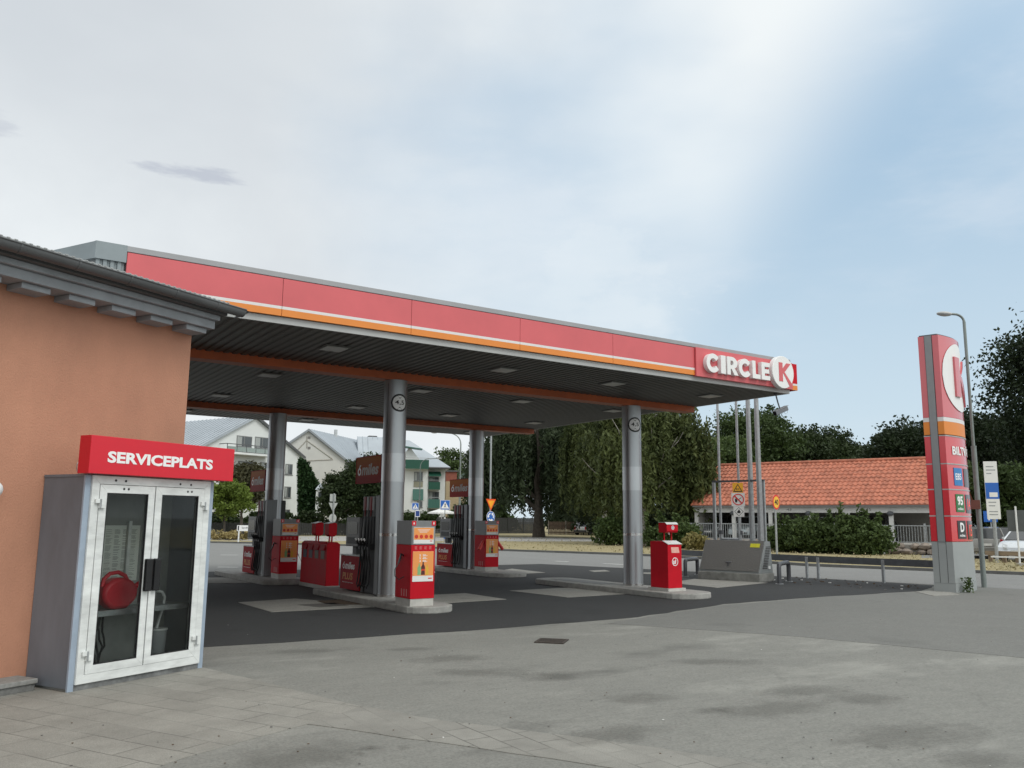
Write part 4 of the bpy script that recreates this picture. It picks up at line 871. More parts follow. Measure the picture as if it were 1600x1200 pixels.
# local frame: front faces -y(local) = towards the camera side, local x to the right (nearer)
FBX = Fr((19.85, 16.74), -76); BL = 2.0; TH = FBX.uz(1180, 845, .45)[1]; 
mb = MB(); mb.box(-BL, 0, 0, .95, 0, .24, M('aged_concrete_base', (.30, .30, .28), .85, amt=.25, scale=4, bump=.3)); mb.build('base', fb, bevel=.015)
mb = MB(); mb.prism([(-.02, .03, .242), (-.02, .92, .242), (-.02, .80, TH-.02), (-.02, .47, TH-.02)], (-BL+.04, 0, 0), sideplate); body = mb.build('body', fb, bevel=.008)
mb = MB(); mb.prism([(-.055, .06, .30), (-.055, .035, .30), (-.055, .44, TH), (-.055, .465, TH)], (-BL+.11, 0, 0), plate_); lidp = mb.build('lid', fb)
mb = MB(); mb.box(-BL+.055, -.055, .466, .60, TH-.015, TH, M('lid_edge', (.06, .06, .06), .5)); mb.build('lid_edge', fb)
def slopey(z): return .035+(z-.30)*(.44-.035)/(TH-.30)
mb = MB(); z0, z1 = TH-.19, TH-.08; mb.prism([(-.14, slopey(z0)-.004, z0), (-.44, slopey(z0)-.004, z0), (-.44, slopey(z1)-.004, z1), (-.14, slopey(z1)-.004, z1)], (0, -.004, 0), M('yellow_label', (.72, .68, .04), .5)); mb.build('label_sticker', lidp)
mb = MB(); mb.box(-1.12, -.95, slopey(.55)-.03, slopey(.55), .53, .56, galv); mb.box(-1.05, -1.02, slopey(.55)-.032, slopey(.42)-.001, .34, .529, darkmetal); mb.build('latch', lidp)
mb = MB()
for i in range(14):
    z = .42+i*.052; y0 = .20+(z-.27)*.38; z *= .9; mb.box(-.019, -.008, y0, y0+.28, z, z+.022, M('louvre_slit', (.05, .05, .05), .6))
mb.box(-.019, -.004, .60, .74, .36, .45, white); mb.build('louvre', fb)
FGA = FBX.uz(1197.5, 905, .98)[0]; FGB = FBX.uz(1116, 800, .98)[0]; FGH = FBX.uz(1193, 749, .98)[1]
gpf = thing('goalpost_frame', 'rectangular grey steel frame standing round the filling box', 'frame', (FBX.p.x, FBX.p.y, 0), -76)
mb = MB(); mb.box(FGA-.04, FGA+.04, .96, 1.04, 0, FGH-.06, galv); mb.build('post', gpf)
mb = MB(); mb.box(FGB-.04, FGB+.04, .96, 1.04, 0, FGH-.06, galv); mb.build('post', gpf)
mb = MB(); mb.box(FGB-.04, FGA+.04, .959, 1.041, FGH-.058, FGH, darkmetal); mb.build('crossbar', gpf)
# hazard signs on their own pole
hq = AT(1154, 800, 27.2); hp = Vector((hq.x, hq.y, 0)); HZT = AT(1153, 753, 27.2).z
def ptri(mb, c, h, y, th, m, up=True):
    w = h/1.732*1.0*1.16; s = 1 if up else -1
    mb.prism([(c[0]-w*.86, y, c[1]-s*h/2), (c[0]+w*.86, y, c[1]-s*h/2), (c[0], y, c[1]+s*h/2)], (0, -th, 0), m)
hs_ = thing('hazard_sign', 'stack of three fire hazard signs with no smoking mark above the filling box', 'sign', (hp.x, hp.y, 0), -50)
mb = MB(); mb.cyl((0, .06, 0), (0, .06, 2.9), .03, galv); mb.build('pole', hs_, smooth=True)
mb = MB(); mb.box(-.155, .155, -.01, 0, 2.60, 2.90, yellow); q = mb.build('warning_plate', hs_)
mb = MB(); ptri(mb, (0, 2.75), .25, -.0105, .002, black); mb.build('triangle', q); mb = MB(); ptri(mb, (0, 2.742), .175, -.013, .002, yellow); mb.build('triangle_field', q)
text('EX', -.05, -.0155, 2.685, .10, .055, black, q, depth=.001)
mb = MB(); mb.box(-.20, .20, -.012, -.002, 2.19, 2.595, paper); q = mb.build('no_smoking_plate', hs_)
mb = MB(); mb.disc((0, -.0125, 2.392), .175, signred, n=40, th=.003, r_in=.143)
mb.prism([(-.13, -.0165, 2.50), (-.10, -.0165, 2.525), (.13, -.0165, 2.285), (.10, -.0165, 2.26)], (0, -.002, 0), signred); mb.build('prohibition_ring', q)
mb = MB(); mb.prism([(-.09, -.0125, 2.31), (-.04, -.0125, 2.30), (-.02, -.0125, 2.36), (-.06, -.0125, 2.44), (-.10, -.0125, 2.40)], (0, -.002, 0), black); mb.prism([(.0, -.0125, 2.395), (.09, -.0125, 2.46), (.10, -.0125, 2.445), (.01, -.0125, 2.38)], (0, -.002, 0), black); mb.build('pictogram', q)
mb = MB(); mb.box(-.15, .17, -.010, 0, 1.87, 2.185, paper); q = mb.build('flammable_plate', hs_)
mb = MB(); c = (.01, 2.028)
for a, b, m_, y in ((.135, .004, black, -.0105), (.118, .0, paper, -.013)): mb.prism([(c[0]-a, y, c[1]), (c[0], y, c[1]-a), (c[0]+a, y, c[1]), (c[0], y, c[1]+a)], (0, -.002, 0), m_)
mb.build('diamond', q)
mb = MB(); mb.prism([(c[0]+x, -.0155, c[1]+z) for x, z in [(-.045, -.05), (.045, -.05), (.05, 0), (.03, .03), (.01, .075), (-.015, .04), (-.03, .02), (-.05, .0)]], (0, -.001, 0), black); mb.build('flame_symbol', q)
# vent pipes and flag poles
def vent(px0, py0, D, top, lab):
    p = AT(px0, py0, D); mb = MB(); t = thing('vent_pipe', lab, 'pipe', (p.x, p.y, 0)); 
    mb.cyl((0, 0, 0), (0, 0, 1.35), .055, galv); mb.build('lower_pipe', t, smooth=True)
    mb = MB(); mb.cyl((0, 0, 1.33), (0, 0, 1.45), .085, darkmetal); mb.build('valve', t, smooth=True); mb = MB(); mb.cyl((0, 0, 1.44), (0, 0, top), .04, galv); mb.build('upper_pipe', t, smooth=True); return t
v1 = vent(1127, 845, 28.2, 6.1, 'thin vent pipe left of the hazard signs with a valve near its foot'); v2 = vent(1157, 845, 27.6, 6.1, 'thin vent pipe rising right behind the hazard signs')
mb = MB(); a = v1.location; b = v2.location; d = Vector((b.x-a.x, b.y-a.y, 0)); mb.tube([(a.x, a.y, 1.18), (a.x+d.x*.96, a.y+d.y*.96, 1.18)], .04, galv, 8); mb.tube([(a.x+d.x*.45, a.y+d.y*.45, 1.18), (a.x+d.x*.45, a.y+d.y*.45, 0)], .05, galv, 8); tag(mb.build('cross_pipe', smooth=True), 'short horizontal pipe joining the two vent pipes', 'pipe')
for px0, D, lab in ((1176, 27.2, 'thick grey flagpole directly right of the hazard signs'), (1189.5, 26.6, 'thick grey flagpole nearest the right post of the steel frame')):
    p = AT(px0, 850, D); t = thing('flagpole', lab, 'flagpole', (p.x, p.y, 0)); mb = MB(); mb.cyl((0, 0, 0), (0, 0, 6.3), .088, galv, r1=.065, n=16); mb.build('pole', t, smooth=True); mb = MB(); mb.ball((0, 0, 6.33), .08, galv); mb.build('finial', t, smooth=True)
def hoop(a, b, h, lab):
    t = thing('guard_hoop', lab, 'bollard', (a[0], a[1], 0), 0, 'low dark steel guard hoops by the filling box'); d = Vector((b[0]-a[0], b[1]-a[1], 0)); L_ = d.length; u = d/L_
    P = [(0, 0), (0, h-.12), (.03, h-.03), (.12, h), (L_-.12, h), (L_-.03, h-.03), (L_, h-.12), (L_, 0)]
    mb = MB(); mb.tube([u*s+Vector((0, 0, z)) for s, z in P], .062, darkmetal, 12); mb.build('tube', t, smooth=True)
    for s in (0, L_):
        mb = MB(); q = u*s; mb.cyl((q.x, q.y, .006), (q.x, q.y, .02), .11, galv, n=14); mb.build('foot_plate', t)
def XYZ(px, py, z=0): q = G(px, py, z); return (q.x, q.y)
hoop(XYZ(1071, 901), XYZ(1090, 898), .52, 'low dark guard hoop left of the filling box beside the red bin')
hoop(XYZ(1218, 913), XYZ(1233, 909), .56, 'low dark guard hoop right of the filling box')
# guard rail along the road
railm = M('rail_dark_galv', (.13, .14, .15), .5, metal=.4, amt=.15)
gr = thing('guard_rail', 'low dark steel guard rail between forecourt and road', 'guard rail', (0, 0, 0))
RP = [(22.55, 23.5), (22.65, 21.0), (22.75, 19.2), (22.84, 17.35), (22.86, 16.95), (23.15, 14.95), (23.6, 12.9)]
mb = MB()
for (x0, y0), (x1, y1) in zip(RP[:-1], RP[1:]):
    d = Vector((x1-x0, y1-y0, 0)).normalized(); nn = Vector((-d.y, d.x, 0))
    a = Vector((x0, y0, 0)); b = Vector((x1, y1, 0))
    for s in range(1):
        pf = [(0.0, .50), (.035, .52), (.05, .56), (.02, .60), (.05, .64), (.035, .68), (.0, .70), (-.012, .70), (-.012, .50)]
        vs = [a+nn*q+Vector((0, 0, z)) for q, z in pf]; mb.prism(vs, b-a, railm)
mb.build('beam', gr)
for x, y in RP:
    mb = MB(); mb.box(x-.08, x-.015, y-.035, y+.035, 0, .66, galv); mb.build('post', gr)

# ------------------------------------------------------------------ price pylon
PYA = 14.8; PYP = (21.55, 12.25); FP = Fr(PYP, PYA)
py = thing('price_pylon', 'tall red price sign with K roundel, orange band and E85, 95 and D prices', 'price sign', (PYP[0], PYP[1], 0), PYA)
PL_ = 2.0; HT = .25; SAG = .20
def pf(x): x = min(max(x, 0), PL_); return -HT-SAG*math.sin(math.pi*x/PL_)*.9
def outline(off=0., x0=0., x1=None):
    x1 = PL_ if x1 is None else x1; n = 18; a = [(x0+(x1-x0)*i/n) for i in range(n+1)]
    return [(x, pf(x)-off) for x in a]+[(x, -pf(x)+off) for x in a[::-1]]
def shell(name, z0, z1, m, off=0., parent=py, x0=0., x1=None):
    mb = MB(); o = outline(off, x0, x1); mb.prism([(x, y, z0) for x, y in o], (0, 0, z1-z0), m); return mb.build(name, parent, smooth=True)
pylgrey = M('pylon_grey_panel', (.32, .34, .34), .45, amt=.06, scale=1.5); pstripe = M('pylon_grey_strip', (.245, .25, .26), .45, amt=.06)
predend = M('pylon_red_acrylic', (.62, .03, .045), .22, amt=.03, spec=.6, coat=.6)
shell('base', .0, .22, pylgrey, .01); shell('base_panel', .225, 1.26, pylgrey)
bands = [('price_panel_diesel', 1.27, 1.90, predend), ('price_panel_petrol', 1.93, 2.58, predend), ('price_panel_ethanol', 2.61, 3.24, predend), ('carwash_panel', 3.27, 3.97, predend), ('orange_band', 4.02, 4.36, orange), ('white_band', 4.362, 4.47, whitestripe), ('brand_panel', 4.475, 6.66, M('pylon_sky_paled_red', (.60, .10, .12), .2, amt=.03, spec=.6, coat=.5))]  # brand panel red painted pinker to stand for reflected sky
seamm = M('pylon_seam_grey', (.42, .42, .42), .5)
B = {}
for nm, a, b, m_ in bands: B[nm] = shell(nm, a, b, m_, 0)
for z in (1.90, 2.58, 3.24, 3.97): shell('seam', z+.001, z+.029, seamm, .012)
shell('roof_cap', 6.661, 6.69, darkmetal, -.03)
# grey vertical strip on the narrow end, standing a little proud
mb = MB(); mb.box(-.022, -.001, -.085, .085, 1.262, 6.66, pstripe); mb.box(-.006, -.001, -.098, -.0855, 1.262, 6.655, black); mb.box(-.006, -.001, .0855, .098, 1.262, 6.655, black); mb.build('end_strip', py)
mb = MB(); mb.box(-.005, -.0008, -.10, -.092, .23, 1.25, black); mb.box(-.005, -.0008, .092, .10, .23, 1.25, black); mb.build('base_joint', py)
def bend(off): return lambda x: pf(x)-off
def curved(name, pts_f, off, m, parent, th=.008):
    """pts_f: list of (x0,x1,z0f,z1f) vertical strips"""
    mb = MB()
    for x0, x1, (a0, b0), (a1, b1) in pts_f:
        vs = []
        for dy in (off, off+th): vs += [(x0, pf(x0)-dy, a0), (x0, pf(x0)-dy, b0), (x1, pf(x1)-dy, b1), (x1, pf(x1)-dy, a1)]
        mb.add(vs, [(0, 1, 2, 3), (4, 7, 6, 5), (0, 4, 5, 1), (1, 5, 6, 2), (2, 6, 7, 3), (3, 7, 4, 0)], m)
    return mb.build(name, parent, fix=False)
rcx, rcz, rr = .98, 5.60, .92; K = 40; st = []
for i in range(K):
    x0, x1 = rcx-rr+2*rr*i/K, rcx-rr+2*rr*(i+1)/K; h0 = math.sqrt(max(0, rr*rr-(x0-rcx)**2)); h1 = math.sqrt(max(0, rr*rr-(x1-rcx)**2)); st.append((x0, x1, (rcz-h0, rcz+h0), (rcz-h1, rcz+h1)))
ro = curved('roundel', st, .012, whitebody, py)
sk = rr/.385
def kstrip(poly, n=10):
    xs = [p[0] for p in poly]; a, b = min(xs), max(xs); out = []
    def span(x):
        zz = []
        for i in range(len(poly)):
            (xa, za), (xb, zb) = poly[i], poly[(i+1) % len(poly)]
            if (xa-x)*(xb-x) <= 0 and xa != xb: zz.append(za+(zb-za)*(x-xa)/(xb-xa))
        return (min(zz), max(zz))
    for i in range(n):
        x0 = a+(b-a)*i/n+1e-5; x1 = a+(b-a)*(i+1)/n-1e-5; s0, s1 = span(x0), span(x1)
        out.append((rcx+x0*sk, rcx+x1*sk, (rcz+s0[0]*sk, rcz+s0[1]*sk), (rcz+s1[0]*sk, rcz+s1[1]*sk)))
    return out
kp = MATS['pylon_sky_paled_red']
for pl in ([(-.155, -.225), (-.02, -.225), (-.02, .225), (-.155, .225)], [(-.018, -.03), (.115+.08, .225), (.275, .225), (.045, 0.045), (-.018, .045)], [(-.018, .0), (.05, .02), (.305, -.258), (.215, -.320), (-.018, -.02)]):
    curved('letter', kstrip(pl), .021, kp, ro, th=.05)
text('BILTVÄTT', .27, pf(.27)-.012, 3.50, 1.50, .27, textw, B['carwash_panel'], depth=.003, bold=.03, bend=bend(.012))
def plate(x0, x1, z0, z1, m, parent, off=.006, name='grade_plate', th=.006):
    n = 6; return curved(name, [(x0+(x1-x0)*i/n, x0+(x1-x0)*(i+1)/n, (z0, z1), (z0, z1)) for i in range(n)], off, m, parent, th)
for nm, z, m_, a, b, dig in (('price_panel_ethanol', 2.70, M('pylon_blue', (.02, .20, .50), .4), 'E85', None, None), ('price_panel_petrol', 2.02, M('pylon_green', (.02, .17, .05), .4), '95', 'miles', '14'), ('price_panel_diesel', 1.34, M('pylon_black', (.03, .03, .035), .4), 'D', 'miles', '15')):
    q = plate(.27, .70, z, z+.46, m_, B[nm])
    if b:
        text(a, .34 if a == '95' else .39, pf(.39)-.013, z+.17, .28 if a == '95' else .20, .24, textw, q, depth=.002, bold=.04, bend=bend(.013)); text(b, .34, pf(.34)-.013, z+.05, .28, .07, textw, q, depth=.002, bold=.02, bend=bend(.013))
    else: text(a, .33, pf(.33)-.013, z+.15, .30, .17, textw, q, depth=.002, bold=.02, bend=bend(.013))
    w_ = plate(.82, 1.70, z-.02, z+.46, M('dark_display_glass', (.05, .015, .02), .12), B[nm], name='price_display')
    if dig: text(dig, .95, pf(.95)-.013, z+.06, .26, .30, M('red_led', (.9, .08, .06), .5, emit=.5), w_, depth=.001, bold=.0, bend=bend(.013))

# ------------------------------------------------------------------ lamp posts, road signs
lampgrey = M('lamp_post_green_grey', (.22, .25, .24), .5, metal=.2, amt=.12)
def lamp_post(name, label, base, H, arm, r=.09, headlen=.5, adir=None, step=.45, curve=.8, grp=None):
    t = thing(name, label, 'lamp post', (base[0], base[1], 0), 0, grp); mb = MB(); mb.cyl((0, 0, 0), (0, 0, H*step), r, lampgrey, n=14); mb.cyl((0, 0, H*step), (0, 0, H*step+.03), r*1.08, lampgrey, n=14); mb.build('lower_post', t, smooth=True)
    d = Vector(adir).normalized(); mb = MB(); P = [Vector((0, 0, H*step+.03)), Vector((0, 0, H-curve))]
    for i in range(1, 8):
        a = math.pi/2*i/7; P.append(d*(curve*(1-math.cos(a)))+Vector((0, 0, H-curve+curve*math.sin(a)*.92)))
    P.append(P[-1]+d*arm+Vector((0, 0, arm*.06))); mb.tube(P, [r*.62]*2+[r*.5]*(len(P)-2), lampgrey, 10); mb.build('upper_post', t, smooth=True)
    e = P[-1]; mb = MB(); mb.ball((0, 0, 0), headlen*.5, M('lamp_head_grey', (.45, .46, .46), .4), squash=(1, .5, .30)); h = mb.build('lamp_head', t, smooth=True); h.location = e+d*headlen*.35; h.rotation_euler = (0, -.05, math.atan2(d.y, d.x))
    mb = MB(); mb.ball((0, 0, -headlen*.08), headlen*.33, M('lamp_lens', (.5, .5, .48), .2), squash=(1, .5, .25)); l = mb.build('lens', h, smooth=True)
    return t
lb = G(1538, 918); lp = lamp_post('street_lamp', 'tall curved street lamp directly right of the red price pylon', (lb.x, lb.y), 7.72, .13, .068, .46, -rt+Vector((0, 0, rt.z)), .50, .26)
br = thing('route_sign', 'small brown route sign with figure 3 clamped to the street lamp', 'sign', (lb.x, lb.y, 0), -58)
mb = MB(); mb.box(-.27, .05, -.10, -.085, 2.13, 2.38, M('sign_brown', (.17, .06, .04), .5)); q = mb.build('plate', br); text('3', -.09, -.0855, 2.17, .09, .15, textw, q, depth=.001); 
pl_.name = 'orange_plaster'
def P_(px, py, D): q = AT(px, py, D); return (q.x, q.y, q.z)
# blue P sign behind pylon
q0 = AT(1551, 850, 52); ps = thing('parking_sign', 'small blue square parking sign with a white P behind the pylon', 'sign', (q0.x, q0.y, .1), -60)
mb = MB(); mb.cyl((0, .03, 0), (0, .03, 2.1), .03, galv); mb.build('pole', ps); mb = MB(); mb.box(-.32, .32, -.01, 0, 1.75, 2.32, signblue); q = mb.build('plate', ps); text('P', -.12, -.0105, 1.84, .24, .38, textw, q, depth=.002, bold=.05)
# tall white-blue information board
ib = G(1559, 879, .1); inf = thing('information_board', 'tall narrow white and blue information board on a grey post in the verge', 'sign', (ib.x, ib.y, .1), -50)
FI = Fr((ib.x, ib.y), -50)
mb = MB(); mb.cyl((0, .06, 0), (0, .06, 1.9), .075, galv, n=14); mb.build('post', inf, smooth=True)
mb = MB(); mb.box(-.26, .26, -.02, .05, 1.85, 4.35, paper); q = mb.build('board', inf); mb = MB(); mb.box(-.26, .26, -.024, -.0205, 2.72, 3.42, signblue); mb.build('blue_field', q)
mb = MB()
for z, w in ((4.1, .3), (3.95, .36), (3.8, .2), (3.3, .15), (2.55, .3), (2.4, .25), (2.15, .34), (2.02, .34)): mb.box(-.18, -.18+w, -.0235, -.0205, z, z+.045, M('board_print_grey', (.35, .36, .37), .6))
mb.box(-.12, .2, -.028, -.0242, 2.80, 3.0, paper); mb.build('print', q)
# 40 speed limit
b4 = G(1216, 869, .1); s4 = thing('speed_limit_sign', 'round yellow 40 speed sign with red rim by the carport bushes', 'sign', (b4.x, b4.y, .1), 12)
mb = MB(); mb.cyl((0, .06, 0), (0, .06, 2.75), .05, galv); mb.build('pole', s4, smooth=True); dz = 2.60
mb = MB(); mb.disc((0, 0, dz), .36, signred, n=36, th=.012); q = mb.build('plate', s4); mb = MB(); mb.disc((0, -.0125, dz), .285, M('speed_sign_yellow', (.88, .50, .04), .4), n=36, th=.003); f = mb.build('field', q); text('40', -.20, -.016, dz-.13, .40, .26, black, f, depth=.002, bold=.03)
# pedestrian crossing signs and others at the roundabout
def crossing(px, py, base, D, w, ang, lab, striped=True):
    c = AT(px, py, D); t = thing('crossing_sign', lab, 'road sign', (c.x, c.y, .1), ang, 'blue pedestrian crossing signs'); z = c.z-.1
    mb = MB(); mb.cyl((0, .04, 0), (0, .04, z), .035, galv); mb.build('pole', t)
    if striped:
        for i in range(3):
            mb = MB(); mb.cyl((0, .04, .25+.5*i), (0, .04, .5+.5*i), .055, white if i % 2 else signblue); mb.cyl((0, .04, .5+.5*i), (0, .04, .75+.5*i), .055, white); mb.build('post_sleeve', t)
    mb = MB(); mb.box(-w/2, w/2, -.01, 0, z-w/2, z+w/2, textw); q = mb.build('plate', t); mb = MB(); mb.box(-w/2*.93, w/2*.93, -.013, -.0105, z-w/2*.93, z+w/2*.93, signblue); f = mb.build('blue_field', q)
    mb = MB(); ptri(mb, (0, z), w*.72, -.0135, .002, textw); f2 = mb.build('white_triangle', f)
    mb = MB(); k = w*.30; y = -.016
    mb.prism([(x*k, y, z+zz*k) for x, zz in [(-.12, .35), (.12, .35), (.35, 0), (.28, -.05), (.12, .1), (.1, -.15), (.4, -.85), (.25, -.9), (0, -.4), (-.3, -.9), (-.42, -.82), (-.1, -.15), (-.12, .1), (-.32, -.05), (-.35, .02)]], (0, -.001, 0), black); mb.disc((0, y, z+.5*k), .13*k, black, n=12, th=.001); mb.build('pictogram', f2)
crossing(695.5, 789, 838, 62, .70, -25, 'blue pedestrian crossing sign on striped pole right of the pump kiosk 6 and 8')
crossing(649, 791, 838, 72, .56, -25, 'blue pedestrian crossing sign directly above the smaller blue sign', False)
c = AT(652.5, 802.5, 71.5); t = thing('bus_stop_sign', 'small white-edged blue sign below the left crossing sign', 'road sign', (c.x, c.y, .1), -25); z = c.z-.1
mb = MB(); mb.cyl((0, .04, 0), (0, .04, z), .05, galv); mb.build('pole', t); mb = MB(); mb.box(-.2, .2, -.01, 0, z-.27, z+.27, textw); q = mb.build('plate', t); mb = MB(); mb.box(-.16, .16, -.013, -.0105, z-.22, z+.22, M('sign_navy', (.02, .06, .25), .5)); mb.build('field', q)
c = AT(767, 788, 52); t = thing('yield_sign', 'orange yield triangle above blue roundabout disc on a tall pole', 'road sign', (c.x, c.y, .1), 10); z = c.z-.13
mb = MB(); mb.cyl((0, .05, 0), (0, .05, 7.6), .055, galv, n=12); mb.build('pole', t, smooth=True)
mb = MB(); ptri(mb, (0, z), .70, -.0, .012, M('sign_orange_red', (.80, .09, .01), .4), up=False); q = mb.build('triangle', t); mb = MB(); ptri(mb, (0, z+.015), .48, -.0125, .003, M('sign_amber', (.95, .40, .02), .4), up=False); mb.build('triangle_field', q)
mb = MB(); mb.disc((0, 0, z-.72), .34, textw, n=32, th=.01); q = mb.build('disc', t); mb = MB(); mb.disc((0, -.0105, z-.72), .32, signblue, n=32, th=.003); q = mb.build('blue_field', q)
mb = MB()
for k_ in range(3):
    a0 = 100+120*k_; A = arc(0, z-.72, .25, a0, a0+65, 6); Bq = arc(0, z-.72, .17, a0, a0+65, 6); quadstrip(mb, A, Bq, -.014, -.0165, textw)
    a = R(a0+65); e = (math.cos(a), math.sin(a)); tn = (-e[1], e[0]); mb.prism([(e[0]*.31, -.014, z-.72+e[1]*.31), (e[0]*.11, -.014, z-.72+e[1]*.11), (e[0]*.21+tn[0]*.13, -.014, z-.72+e[1]*.21+tn[1]*.13)], (0, -.0025, 0), textw)
mb.build('arrows', q)
c = AT(521, 800, 60); t = thing('road_sign_back', 'grey backs of road signs on a pole seen over the recycling cabinet', 'road sign', (c.x, c.y, .1), 10)
mb = MB(); mb.cyl((0, 0, 0), (0, 0, 3.3), .05, galv); mb.build('pole', t); mb = MB(); mb.box(-.28, .18, .06, .08, 2.75, 3.25, M('sign_back_grey', (.42, .44, .44), .5)); mb.build('upper_plate', t); mb = MB(); ptri(mb, (0, 2.35), .62, .08, .015, MATS['sign_back_grey'], up=False); mb.build('triangle_plate', t); mb = MB(); mb.disc((0, .08, 1.62), .30, MATS['sign_back_grey'], n=24, th=.015); mb.build('round_plate', t)
c = AT(391, 828, 60); t = thing('street_name_sign', 'white street name sign with dark print on a short post by the verge', 'road sign', (c.x, c.y, .1), -22)
mb = MB(); mb.box(-.85, .75, -.02, .0, .72, 1.10, textw); q = mb.build('plate', t); text('Sandhamnsgatan', -.55, -.0205, .84, 1.15, .16, black, q, depth=.002, bold=0)
mb = MB(); mb.cyl((-.72, .03, 0), (-.72, .03, 1.0), .05, white); mb.build('post', t)
mb = MB(); mb.box(-.80, -.72, -.024, -.0205, .76, 1.06, black); mb.build('arrow_mark', q)
# far lamp posts
adir = -Vector((rt.x, rt.y, 0))
c = AT(718, 800, 66); lamp_post('street_lamp', 'curved street lamp between the crossing sign and the ómiles sign, arm to the left', (c.x, c.y), 8.4, 1.0, .085, .55, adir, .5, .9)
c = AT(655, 800, 92); lamp_post('street_lamp', 'distant street lamp with arm to the right in front of the green balconies', (c.x, c.y), 8.2, .9, .08, .55, -adir, .5, .9)

# ------------------------------------------------------------------ carport with red tiled roof
cpa = G(1085, 841, .5); 
e_l = AT(1085, 789.5, 59.3); dirv = None
zl, zr = 58., 49.
def atz(px, py, zd):
    d = ray(px, py); t = zd/d.dot(fw); return Vector((d.x*t, d.y*t, CH+d.z*t))
EL = atz(1085, 790, zl); ER = atz(1450, 789.5, zr)
cang = math.degrees(math.atan2(ER.y-EL.y, ER.x-EL.x)); cL = math.hypot(ER.x-EL.x, ER.y-EL.y)*1.07
FC = Fr((EL.x, EL.y), cang); ez = EL.z; fz = .62
cp = thing('carport', 'long white open carport with steep orange-red tiled roof', 'carport', (EL.x, EL.y, 0), cang)
def tile_mat():
    mt = bpy.data.materials.new('orange_roof_tiles'); mt.use_nodes = True; nt = mt.node_tree; N = nt.nodes; L = nt.links; p = N['Principled BSDF']; p.inputs['Roughness'].default_value = .75
    tc = N.new('ShaderNodeTexCoord'); n = N.new('ShaderNodeTexNoise'); L.new(tc.outputs['Object'], n.inputs[0]); n.inputs['Scale'].default_value = .5; n.inputs['Detail'].default_value = 4
    v = N.new('ShaderNodeTexVoronoi'); v.inputs['Scale'].default_value = 3.6; L.new(tc.outputs['Object'], v.inputs['Vector'])
    a = N.new('ShaderNodeMix'); a.data_type = 'RGBA'; L.new(n.outputs['Fac'], a.inputs[0]); a.inputs[6].default_value = (.41, .135, .080, 1); a.inputs[7].default_value = (.52, .185, .112, 1)
    hs = N.new('ShaderNodeSeparateColor'); L.new(v.outputs['Color'], hs.inputs[0]); mr = N.new('ShaderNodeMapRange'); L.new(hs.outputs[0], mr.inputs[0]); mr.inputs[3].default_value = .70; mr.inputs[4].default_value = 1.10
    s = N.new('ShaderNodeVectorMath'); s.operation = 'SCALE'; L.new(a.outputs[2], s.inputs[0]); L.new(mr.outputs[0], s.inputs['Scale']); L.new(s.outputs[0], p.inputs['Base Color']); return mt
tiles = tile_mat()
RD = 4.2                                                # ridge is RD metres behind the eave
rzl = 5.75; 
d_ = ray(1120, 727); 
def zon(px, py, y):                                       # height where a sight line meets the plane y
    return FC.uz(px, py, y)[1]
rz = (zon(1120, 727, RD)+zon(1445, 718, RD))/2
mb = MB(); nrow = 12; tw = .30; ncol = int(cL/tw)
for r_i in range(nrow):
    f0, f1 = r_i/nrow, (r_i+1)/nrow; y0, y1 = -.35+(RD+.35)*f0, -.35+(RD+.35)*f1; z0, z1 = ez+(rz-ez)*f0, ez+(rz-ez)*f1
    prof = []
    for c_i in range(ncol):
        x = c_i*tw
        for k_, hh in ((0, 0), (.10, .0), (.17, .045), (.25, .045)): prof.append((x+k_, hh))
    prof.append((ncol*tw, 0)); n = len(prof)
    lift = .05
    vs = [(x, y0, z0+h+lift) for x, h in prof]+[(x, y1+.02, z1+h+.005) for x, h in prof]+[(x, y0, z0) for x, h in prof]
    mb.add(vs, [(i, i+1, n+i+1, n+i) for i in range(n-1)]+[(2*n+i, 2*n+i+1, i+1, i) for i in range(n-1)], tiles)
mb.add([(0, RD, rz), (ncol*tw, RD, rz), (ncol*tw, 2*RD+.3, ez), (0, 2*RD+.3, ez)], [(0, 1, 2, 3)], tiles)
roof = mb.build('roof', cp, fix=False)
mb = MB(); mb.tube([(0, RD, rz+.03), (ncol*tw, RD, rz+.03)], .12, tiles, 8); mb.build('ridge_cap', cp, smooth=True)
wcp = M('white_carport_timber', (.62, .62, .60), .6, amt=.08)
mb = MB(); mb.prism([(-.03, -.36, ez-.02), (-.03, RD, rz+.0), (-.03, RD, rz+.10), (-.03, -.36, ez+.10)], (-.06, 0, 0), M('red_verge_tile', (.50, .16, .09), .7)); mb.build('verge', cp)
mb = MB(); mb.box(0, cL, -.32, -.18, ez-.10, ez-.01, M('grey_carport_gutter', (.20, .20, .20), .5)); mb.build('gutter', cp)
mb = MB(); mb.box(0, cL, .0, .16, ez-.46, ez-.101, wcp); mb.build('lintel', cp)
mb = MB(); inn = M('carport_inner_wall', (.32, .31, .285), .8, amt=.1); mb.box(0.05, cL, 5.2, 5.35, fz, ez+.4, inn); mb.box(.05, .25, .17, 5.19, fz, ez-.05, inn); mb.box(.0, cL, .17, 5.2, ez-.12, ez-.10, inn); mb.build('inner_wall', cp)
mb = MB(); mb.prism([(.03, .2, ez-.1), (.03, 2*RD-.1, ez-.1), (.03, RD, rz-.1)], (.04, 0, 0), wcp); mb.build('gable', cp)
postx = [FC.uz(x, 815, .08)[0] for x in (1099, 1147, 1204.5, 1265, 1325, 1393, 1462)]
for i, x in enumerate(postx):
    if i == 0: x = .12
    mb = MB(); mb.box(x-.12, x+.12, 0.0, .16, fz, ez-.461, wcp); po = mb.build('post', cp)
    if i in (1, 3, 5): mb = MB(); mb.ball((x, -.08, ez-.50), .20, darkmetal, squash=(1, .8, .7)); mb.build('lamp', cp, smooth=True)
